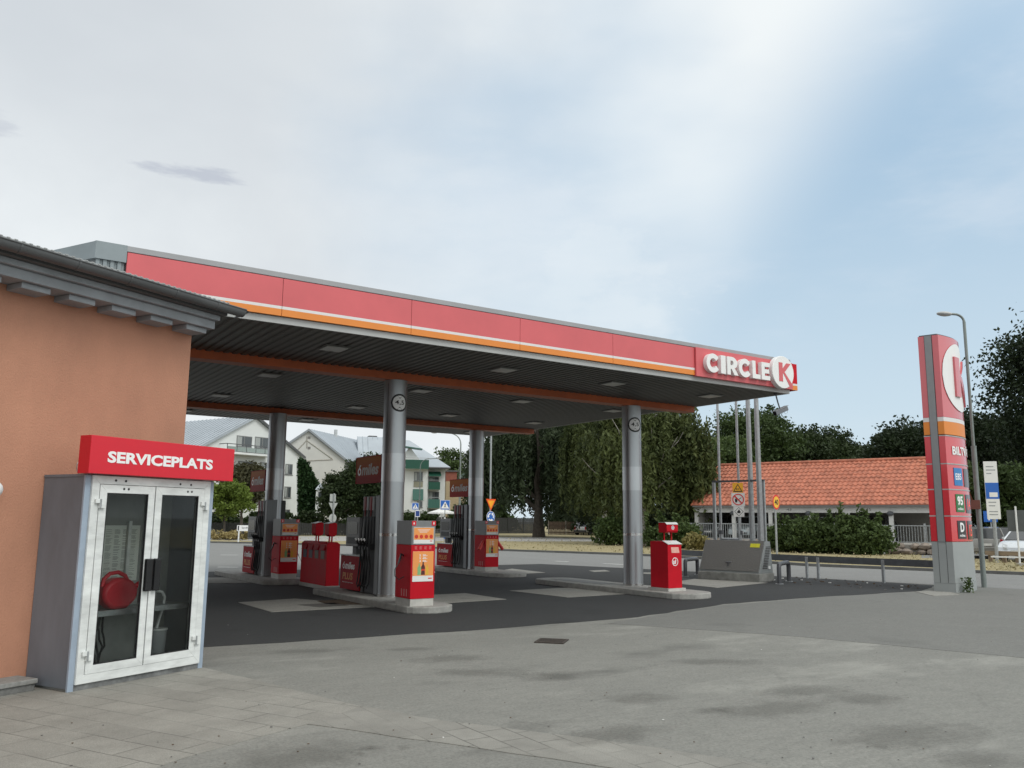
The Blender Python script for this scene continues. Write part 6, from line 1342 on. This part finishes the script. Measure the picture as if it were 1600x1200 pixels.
bush('tuft of dry pale grass at the foot of the bright young tree', 360, 66, 3.6, .75, 1400, leafmat('leaf_straw', (.25, .20, .09), (.42, .34, .16)), 92, leaf=.16, nm='grass_tuft')
w_ = thing('weed', 'small green weed growing at the pylon base', 'plant', (FP.p.x-.1+.45, FP.p.y-.42, 0)); rg = np.random.default_rng(5); P = np.stack([rg.normal(size=120)*.07, rg.normal(size=120)*.05, rg.uniform(.02, .38, 120)], 1); leaf_object('leaves', P, .05, L_bush, w_, rg, 1.8); mb = MB()
for i in range(5): mb.tube([(0, 0, 0), (rg.normal()*.05, rg.normal()*.04, .2), (rg.normal()*.1, rg.normal()*.05, .36)], .005, L_bush, 4)
mb.build('stems', w_)
# rough dry grass tufts on the verge
rg = np.random.default_rng(9); pts = []
for i in range(9000):
    px = rg.uniform(300, 1640); pyy = rg.uniform(842, 893); g = G(px, pyy, .1); pts.append((g.x, g.y, .1+abs(rg.normal())*.05))
pts = np.array(pts)
keep = []
def inside(p, poly):
    c = False; n = len(poly)
    for i in range(n):
        a, b = poly[i], poly[i-1]
        if ((a[1] > p[1]) != (b[1] > p[1])) and p[0] < (b[0]-a[0])*(p[1]-a[1])/(b[1]-a[1])+a[0]: c = not c
    return c
vpoly = vin+[(-60, 300), (300, 300), (300, -40)]
def blocked(p):
    for nm in ('footpath', 'parking_lot'):
        pl = [(v.co.x, v.co.y) for v in bpy.data.objects[nm].data.vertices]
        if inside(p, pl): return True
    return False
keep = np.array([inside(p, vpoly) and not blocked(p) for p in pts]); o = leaf_object('dry_grass', pts[keep], .07, M('straw_blades', (.42, .35, .21), .8, amt=.4, scale=.6, col2=(.22, .21, .11)), None, rg, 2.2); tag(o, 'short sun-dried grass tufts along the road verge', 'grass', kind='stuff')

# ------------------------------------------------------------------ apartment houses
wallw = M('white_render', (.70, .72, .71), .85, amt=.06, scale=.4); wallw2 = M('cream_render', (.58, .575, .545), .85, amt=.09, scale=.3); roofmet = M('pale_metal_roof', (.40, .44, .48), .4, metal=.1, amt=.08, scale=.5); winfr = M('window_frame', (.24, .24, .235), .5); pane = M('house_window_glass', (.06, .07, .075), .08, spec=.8); curtain = M('curtain', (.36, .38, .37), .8); greenb = M('green_balcony', (.012, .085, .055), .5); greend = M('faded_green_panel', (.05, .15, .12), .5); beige = M('beige_panel', (.28, .27, .20), .7); trimd = M('dark_roof_edge', (.09, .09, .095), .5)
def window(F, t, px0, py0, px1, py1, mullions=1, y=0., sash=True, drape=True):
    a, b, c, d = F.rect(px0, py0, px1, py1, y); fr = frame_mb(a, b, c, d, .07, y-.03, y+.05, winfr).build('window', t)
    mb = MB(); mb.box(a+.07, b-.07, y-.001-.012, y-.008, c+.07, d-.07, pane); mb.build('pane', fr)
    mb = MB()
    for i in range(mullions): x = a+(b-a)*(i+1)/(mullions+1); mb.box(x-.035, x+.035, y-.028, y-.014, c+.07, d-.07, winfr)
    if mullions: mb.build('mullion', fr)
    if drape:
        mb = MB(); w = (b-a-.2); mb.box(a+.1, a+.1+w*.33, y-.0135-.004, y-.0136, c+.1, d-.1, curtain); mb.build('curtain', fr)
    mb = MB(); mb.box(a-.05, b+.05, y-.08, y-.031, c-.06, c-.001, trimd); mb.build('sill', fr)
    return a, b, c, d
def standing_seams(mb, p00, p10, p01, p11, n, m, h=.05):
    """roof seams between bottom edge p00-p10 and top edge p01-p11"""
    for i in range(n+1):
        f = i/n; a = Vector(p00).lerp(Vector(p10), f); b = Vector(p01).lerp(Vector(p11), f); mb.tube([a+Vector((0, 0, .03)), b+Vector((0, 0, .03))], .035, m, 4, caps=False)
# house A with balcony in its gable
HA_D = 96; pA = AT(396, 830, HA_D); HA = Fr((pA.x, pA.y), 22); tA = thing('apartment_house', 'white gabled apartment house with a glass balcony under its gable', 'building', (pA.x, pA.y, 0), 22)
uL = HA.uz(320, 760)[0]; uR, zR = HA.uz(471, 712); apx, apz = HA.uz(399, 651); zL = HA.uz(322, 715)[1]
uL = apx-(uR-apx); zL = zR
mb = MB(); mb.prism([(uL, 0, 0), (uR, 0, 0), (uR, 0, zR-.15), (apx, 0, apz-.15), (uL, 0, zL-.15)], (0, 21, 0), wallw); mb.build('wall', tA)
mb = MB(); ov = .35
for s in (-1, 1):
    e = uL-ov if s < 0 else uR+ov; ze = zR-.28; mb.prism([(apx, -ov, apz-.05), (e, -ov, ze), (e, -ov, ze+.16), (apx, -ov, apz+.14)], (0, 21.7, 0), roofmet)
mb.build('roof', tA)
mb = MB(); standing_seams(mb, (uL-ov, -ov, zR-.1), (uL-ov, 21.3, zR-.1), (apx, -ov, apz+.16), (apx, 21.3, apz+.16), 30, roofmet); mb.build('roof_seam', tA)
mb = MB()
for s in (-1, 1):
    e = uL-ov if s < 0 else uR+ov; mb.prism([(apx, -ov-.04, apz-.12), (e, -ov-.04, zR-.36), (e, -ov-.04, zR-.13), (apx, -ov-.04, apz+.12)], (0, .035, 0), trimd if s > 0 else roofmet)
mb.build('verge_trim', tA)
mb = MB(); c_ = HA.uz(320, 662, 16); mb.box(c_[0]-.5, c_[0]+.5, 15.5, 16.5, zR, c_[1]+.3, M('chimney_sheet', (.22, .23, .24), .6)); mb.build('chimney', tA)
for r4 in ((370, 680, 393, 700), (398.5, 682, 421, 702), (372, 720, 398.5, 742), (406.5, 722, 427, 746), (446, 724.5, 456.5, 742), (444.5, 760, 454, 778), (443, 796, 452.5, 806), (403, 768, 419, 779), (355, 717, 359, 736)): window(HA, tA, *r4, mullions=1 if r4[2]-r4[0] > 8 else 0)
a, b, c, d = HA.rect(403, 779.5, 419, 787); mb = MB(); mb.box(a, b, -.05, -.0, c, d, beige); mb.build('panel', tA)
a, b, c, d = HA.rect(355, 692, 428, 711, -1.3); mb = MB(); mb.box(a, b, -1.35, -.002, c-.22, c-.02, wallw); bal = mb.build('balcony', tA)
mb = MB(); mb.box(a, b, -1.34, -1.29, d-.08, d, trimd); mb.box(a, b, -1.34, -1.29, c, c+.06, trimd); mb.box(a, a+.05, -1.34, -.03, d-.08, d, trimd)
for i in range(6): x = a+(b-a-.06)*i/5; mb.box(x, x+.06, -1.339, -1.291, c+.061, d-.081, trimd)
mb.build('railing', bal); mb = MB(); mb.box(a+.06, b-.06, -1.32, -1.31, c+.07, d-.3, M('balcony_glass', (.30, .36, .34), .1)); mb.build('glass_panel', bal)
# ivy wall beside it
pI = AT(486, 830, 93); HI = Fr((pI.x, pI.y), -20); tI = thing('ivy_wall', 'white garden side wall entirely covered in dark green ivy', 'ivy', (pI.x, pI.y, 0), -20)
iL = HI.uz(468, 760)[0]; iR = HI.uz(503, 780)[0]; ptsI = [(468, 717), (477, 721), (485, 733), (492, 748), (500, 760), (503, 775), (494, 803)]
prof = [HI.uz(*p) for p in ptsI]; mb = MB(); mb.prism([(iL, .3, 0)]+[(u-.3, .3, z-.3) for u, z in prof[:-1]]+[(HI.uz(493, 790)[0], .3, 2), (HI.uz(493, 790)[0], .3, 0)], (0, 3, 0), wallw); mb.build('wall', tI)
rg = np.random.default_rng(31); P = []
pp = [(p[0], p[1]) for p in ptsI]+[(494, 812), (468, 812)]
while len(P) < 9000:
    x, y = rg.uniform(466, 505), rg.uniform(715, 812)
    if inside((x, y), pp): u, z = HI.uz(x, y); P.append((u+rg.normal()*.1, .15+rg.normal()*.18-abs(rg.normal())*.15, z+rg.normal()*.1))
leaf_object('ivy', np.array(P), .30, L_ivy, tI, rg, 1.2)
pO = AT(497, 830, 92); HO = Fr((pO.x, pO.y), -20); tO = thing('garden_turret', 'small white bay with a little hipped roof right of the ivy', 'building', (pO.x, pO.y, 0), -20)
a, b, c, d = HO.rect(494, 765, 505, 806); mb = MB(); mb.box(a, b, 0, 1.2, 0, d, wallw); mb.build('wall', tO); cx_ = (a+b)/2; e_ = .12; mb = MB(); hh = HO.uz(499, 754)[1]
mb.add([(a-e_, -e_, d+.001), (b+e_, -e_, d+.001), (b+e_, 1.3, d+.001), (a-e_, 1.3, d+.001), (cx_, .6, hh)], [(0, 1, 2, 3), (0, 1, 4), (1, 2, 4), (2, 3, 4), (3, 0, 4)], roofmet); mb.build('roof', tO); window(HO, tO, 497, 768, 503, 781, 0, drape=False)
# house B: plain gable with triangular moulding, long pale metal roof to the right
pB = AT(500, 830, 106); HB = Fr((pB.x, pB.y), -14); tB = thing('apartment_house', 'cream gabled house with plain triangular moulding and long pale metal roof', 'building', (pB.x, pB.y, 0), -14)
axB, azB = HB.uz(482, 672); rxB, rzB = HB.uz(539, 718); lxB = axB-(rxB-axB)
mb = MB(); mb.prism([(lxB, 0, 0), (rxB, 0, 0), (rxB, 0, rzB-.1), (axB, 0, azB-.15), (lxB, 0, rzB-.1)], (0, .3, 0), wallw2); mb.build('gable_wall', tB)
# the side wing runs back to the right
LB = 24; ang2 = 57; dx2, dy2 = math.cos(R(ang2)), math.sin(R(ang2))
mb = MB(); mb.prism([(rxB, .301, 0), (rxB+dx2*LB, .3+dy2*LB, 0), (lxB+dx2*LB, .3+dy2*LB, 0), (lxB, .301, 0)], (0, 0, rzB-.15), wallw); mb.build('side_wall', tB)
def rp(s, v, up_=0): return (axB+(rxB-axB)*(v)*1.06+dx2*s, -.3+dy2*s, azB+(rzB-azB)*v*1.06+up_)
mb = MB(); mb.prism([rp(0, 0), rp(0, 1), rp(LB, 1), rp(LB, 0)], (0, 0, .14), roofmet); mb.prism([rp(0, 0), (2*axB-rp(0, 1)[0], -.3, rp(0, 1)[2]), (2*axB-rp(0, 1)[0]+dx2*LB, -.3+dy2*LB, rp(0, 1)[2]), rp(LB, 0)], (0, 0, .14), roofmet); mb.build('roof', tB)
mb = MB(); standing_seams(mb, rp(0, 1, .12), rp(LB, 1, .12), rp(0, 0, .12), rp(LB, 0, .12), 34, M('roof_seam_blue_grey', (.30, .34, .38), .5)); mb.build('roof_seam', tB)  # seams in a darker blue-grey than the roof sheets
mb = MB(); q0, q1, q2 = HB.uz(482, 688), HB.uz(519, 717), HB.uz(470, 720)
mold = M('moulding_stone', (.42, .40, .36), .8)
for a_, b_ in ((HB.uz(479, 688), HB.uz(519, 717)), (HB.uz(479, 688), HB.uz(466, 702)), (HB.uz(480, 720), HB.uz(520, 718)), (HB.uz(479.5, 682), HB.uz(479.5, 700))): mb.tube([(a_[0], -.02, a_[1]), (b_[0], -.02, b_[1])], .07, mold, 4)
mb.build('moulding', tB)
for y_ in (684, 700): a, b, c, d = HB.rect(481, y_-2, 485, y_+2); mb = MB(); mb.box(a, b, -.03, -.001, c, d, M('vent_grille_grey', (.2, .19, .18), .7)); mb.build('vent_grille', tB)
mb = MB(); e = [rp(0, 0, -.14), rp(0, 1, -.14)]; mb.prism([e[0], e[1], (e[1][0], e[1][1], e[1][2]+.3), (e[0][0], e[0][1], e[0][2]+.3)], (0, -.06, 0), M('grey_verge', (.26, .28, .30), .5)); mb.prism([e[0], (2*axB-e[1][0], e[1][1], e[1][2]), (2*axB-e[1][0], e[1][1], e[1][2]+.3), (e[0][0], e[0][1], e[0][2]+.3)], (0, -.06, 0), MATS['grey_verge']); mb.build('verge_trim', tB)
mb = MB(); s0_ = rp(.2, 1, -.1); s1_ = rp(LB, 1, -.1); mb.tube([s0_, s1_], .10, trimd, 6); mb.build('gutter', tB)
def on_ridge(px): # distance s along the ridge that appears at px
    lo, hi = 0, LB
    for _ in range(40):
        m_ = (lo+hi)/2; P = HB.p+HB.u*rp(m_, 0)[0]+HB.n*rp(m_, 0)[1]; dd = P-Vector((0, 0, CH)); X = 800+CF*dd.dot(rt)/dd.dot(fw)
        if X < px: lo = m_
        else: hi = m_
    return lo
s_ = on_ridge(515); c_ = rp(s_, .05); mb = MB(); mb.cyl((c_[0], c_[1], c_[2]-.3), (c_[0], c_[1], c_[2]+.95), .22, M('vent_pipe_pale', (.5, .52, .53), .5)); mb.build('roof_pipe', tB)
s_ = on_ridge(570); c_ = rp(s_, .12); mb = MB(); mb.box(c_[0]-.5, c_[0]+.5, c_[1]-.5, c_[1]+.5, c_[2]-1.2, c_[2]+.9, roofmet); ch = mb.build('chimney', tB); mb = MB(); mb.box(c_[0]-.58, c_[0]+.58, c_[1]-.58, c_[1]+.58, c_[2]+.901, c_[2]+1.5, M('chimney_cap', (.10, .10, .105), .6)); mb.build('chimney_cap', ch)
# wing with cross gable roof and a curved hatch, behind the nearest pump sign
pW = AT(590, 830, 112); HW = Fr((pW.x, pW.y), -20); tW = thing('apartment_house', 'low pale roofed wing with curved roof hatch behind the nearest ómiles sign', 'building', (pW.x, pW.y, 0), -20)
a, zr_ = HW.uz(560, 726); b, _ = HW.uz(634, 724); _, zt_ = HW.uz(590, 683, 4.5)
mb = MB(); mb.box(a, b, 0, 9, 0, zr_, wallw); mb.build('wall', tW); mb = MB(); mb.prism([(a, -.4, zr_), (a, -.4, zr_+.12), (a, 4.5, zt_), (a, 9.4, zr_+.12), (a, 9.4, zr_)], (b-a, 0, 0), roofmet); mb.build('roof', tW)
mb = MB(); standing_seams(mb, (a, -.4, zr_+.12), (b, -.4, zr_+.12), (a, 4.5, zt_), (b, 4.5, zt_), 9, roofmet); mb.build('roof_seam', tW)
u_, z_ = HW.uz(583, 710, 1.2); mb = MB(); mb.tube([(u_-1.0, 1.0, z_-.2), (u_-.5, 1.0, z_+.18), (u_+.5, 1.0, z_+.18), (u_+1.0, 1.0, z_-.2)], .35, M('hatch_pale', (.55, .57, .58), .5), 8); mb.build('roof_hatch', tW, smooth=True)
# house C with green balconies
pC = AT(665, 830, 104); HC = Fr((pC.x, pC.y), -24); tC = thing('apartment_house', 'white apartment house with green balconies and awnings', 'building', (pC.x, pC.y, 0), -24)
a, _ = HC.uz(600, 760); m1_, _ = HC.uz(668.5, 760); b, zc_ = HC.uz(697, 732); _, zcm = HC.uz(660, 727)
mb = MB(); mb.box(a, m1_, 0, 10, 0, zcm, wallw); mb.box(m1_+.003, b, .9, 10, 0, zc_, wallw); mb.build('wall', tC)
axc, azc = HC.uz(640, 688, 5); mb = MB(); mb.prism([(a-2, -.3, zc_+.01), (b+.5, -.3, zc_+.01), (b+.5, 10.4, zc_+.01), (a-2, 10.4, zc_+.01)], (0, 0, .14), roofmet)
mb.add([(a-2, -.3, zc_+.151), (b+.5, -.3, zc_+.151), (b+.5, 10.4, zc_+.151), (a-2, 10.4, zc_+.151), (a-2, 5, azc), (axc, 5, azc)], [(0, 1, 5, 4), (1, 2, 5), (2, 3, 4, 5), (0, 4, 3)], roofmet); mb.build('roof', tC, fix=True)
mb = MB(); mb.tube([(a-2, -.35, zc_+.02), (b+.5, -.35, zc_+.02)], .12, trimd, 6); mb.build('gutter', tC)
for r4, y_ in (((647, 737, 660.5, 752), 0), ((652, 783, 660, 793), 0), ((670, 745, 686, 753), .9), ((670, 768, 686, 783), .9), ((670, 796, 684, 806), .9)): window(HC, tC, *r4, y=y_)
a_, b_, c_, d_2 = HC.rect(646.5, 752.5, 660.5, 761); mb = MB(); mb.box(a_, b_, -.08, -.001, c_, d_2, beige); mb.build('panel', tC)
def awn(px0, py0, px1, py1, y, out=.8, m=greend):
    a_, b_, c_, d_2 = HC.rect(px0, py0, px1, py1, y); mb = MB(); mb.prism([(a_, y-.01, d_2), (a_, y-out, c_), (a_, y-out, c_+.08), (a_, y-.01, d_2+.08)], (b_-a_, 0, 0), m); mb.build('awning', tC)
awn(645, 765, 661, 782, 0, .25); awn(669.5, 737.5, 688, 745, .9, 1.2, greenb)
for r4, m_ in (((634, 718, 670, 733), greenb), ((669.5, 753, 687.5, 765), greenb), ((669, 780, 687, 794), greend)):
    y_ = 0 if r4[1] < 720 else .9; a_, b_, c_, d_2 = HC.rect(*r4, y_-1.0); mb = MB(); mb.box(a_, b_, y_-1.05, y_-1.0, c_, d_2, m_); mb.box(a_, b_, y_-.999, y_-.002, c_, c_+.12, wallw); bq = mb.build('balcony', tC); mb = MB(); mb.tube([(a_, y_-1.02, d_2+.22), (b_, y_-1.02, d_2+.22)], .03, galv, 5); mb.build('railing', bq)
u_, z_ = HC.uz(645, 715, -.3); mb = MB(); mb.prism([(u_-1.6, -.2, z_-.3), (u_+.9, -.2, z_-.3), (u_-.4, -.2, z_+1.3)], (0, 3, 0), wallw); dq = mb.build('dormer', tC); mb = MB(); mb.prism([(u_-2.3, -.9, z_+1.35), (u_+1.1, -.9, z_+.95), (u_+1.1, -.9, z_+1.07), (u_-2.3, -.9, z_+1.5)], (0, 1.5, 0), greend); mb.build('awning', dq)
# brick and beige low houses, far white house
pD = AT(735, 830, 128); HD = Fr((pD.x, pD.y), -26); tD = thing('apartment_house', 'far white house with grey gabled roof behind the right rear column', 'building', (pD.x, pD.y, 0), -26)
a, b, c, d = HD.rect(716, 727, 765, 792); apu, apz_ = HD.uz(748, 694); mb = MB(); mb.prism([(a, 0, 0), (b, 0, 0), (b, 0, d-1), (apu, 0, apz_), (a, 0, d)], (0, 12, 0), wallw); mb.build('wall', tD)
mb = MB(); mb.prism([(a-.4, -.4, d+.0), (apu, -.4, apz_+.05), (apu, -.4, apz_+.25), (a-.4, -.4, d+.2)], (0, 12.5, 0), MATS['grey_verge']); mb.prism([(b+.4, -.4, d-1.2), (apu, -.4, apz_+.05), (apu, -.4, apz_+.25), (b+.4, -.4, d-1.0)], (0, 12.5, 0), MATS['grey_verge']); mb.build('roof', tD)
for r4 in ((721, 731, 734, 741), (757, 728, 761, 741), (721, 776, 728, 784)): window(HD, tD, *r4, mullions=1, drape=False)
a_, b_, c_, d_2 = HD.rect(719, 739, 734, 747, -1); mb = MB(); mb.box(a_, b_, -1.05, -.01, c_, c_+.12, trimd); bq = mb.build('balcony', tD); mb = MB(); mb.box(a_, b_, -1.04, -1.0, c_+.121, d_2, M('green_glass', (.22, .30, .27), .15)); mb.build('glass_panel', bq)
pE = AT(706, 830, 122); HE = Fr((pE.x, pE.y), -26); tE = thing('brick_house', 'narrow red brick and beige house between two white ones', 'building', (pE.x, pE.y, 0), -26)
a, b, c, d = HE.rect(697.5, 737, 713, 790); _, zz = HE.uz(700, 752); mb = MB(); mb.box(a, b, 0, 6, zz, d, M('red_brick_far', (.28, .09, .06), .85, amt=.2, scale=3)); mb.box(a, b+1.4, .002, 6, 0, zz-.002, M('beige_wall_far', (.42, .33, .21), .85)); mb.build('wall', tE); mb = MB(); mb.box(a-.2, b+.2, -.2, 6.2, d+.002, d+.2, trimd); mb.build('roof', tE)
q = AT(690, 812, 78); pu = thing('garden_parasol', 'open white garden parasol in front of the house with green balconies', 'parasol', (q.x, q.y, .1)); mb = MB(); zc = AT(690, 797, 78).z; mb.cyl((0, 0, 0), (0, 0, zc), .03, white); mb.build('pole', pu); mb = MB(); n = 8; rim = [(1.35*math.cos(2*math.pi*i/n), 1.35*math.sin(2*math.pi*i/n), zc-.32) for i in range(n)]; mb.add(rim+[(0, 0, zc+.06)]+[(x, y, z-.12) for x, y, z in rim], [(i, (i+1) % n, n) for i in range(n)]+[(i, n+1+i, n+1+(i+1) % n, (i+1) % n) for i in range(n)], M('parasol_cloth', (.78, .78, .76), .8)); mb.build('canopy', pu, fix=False)
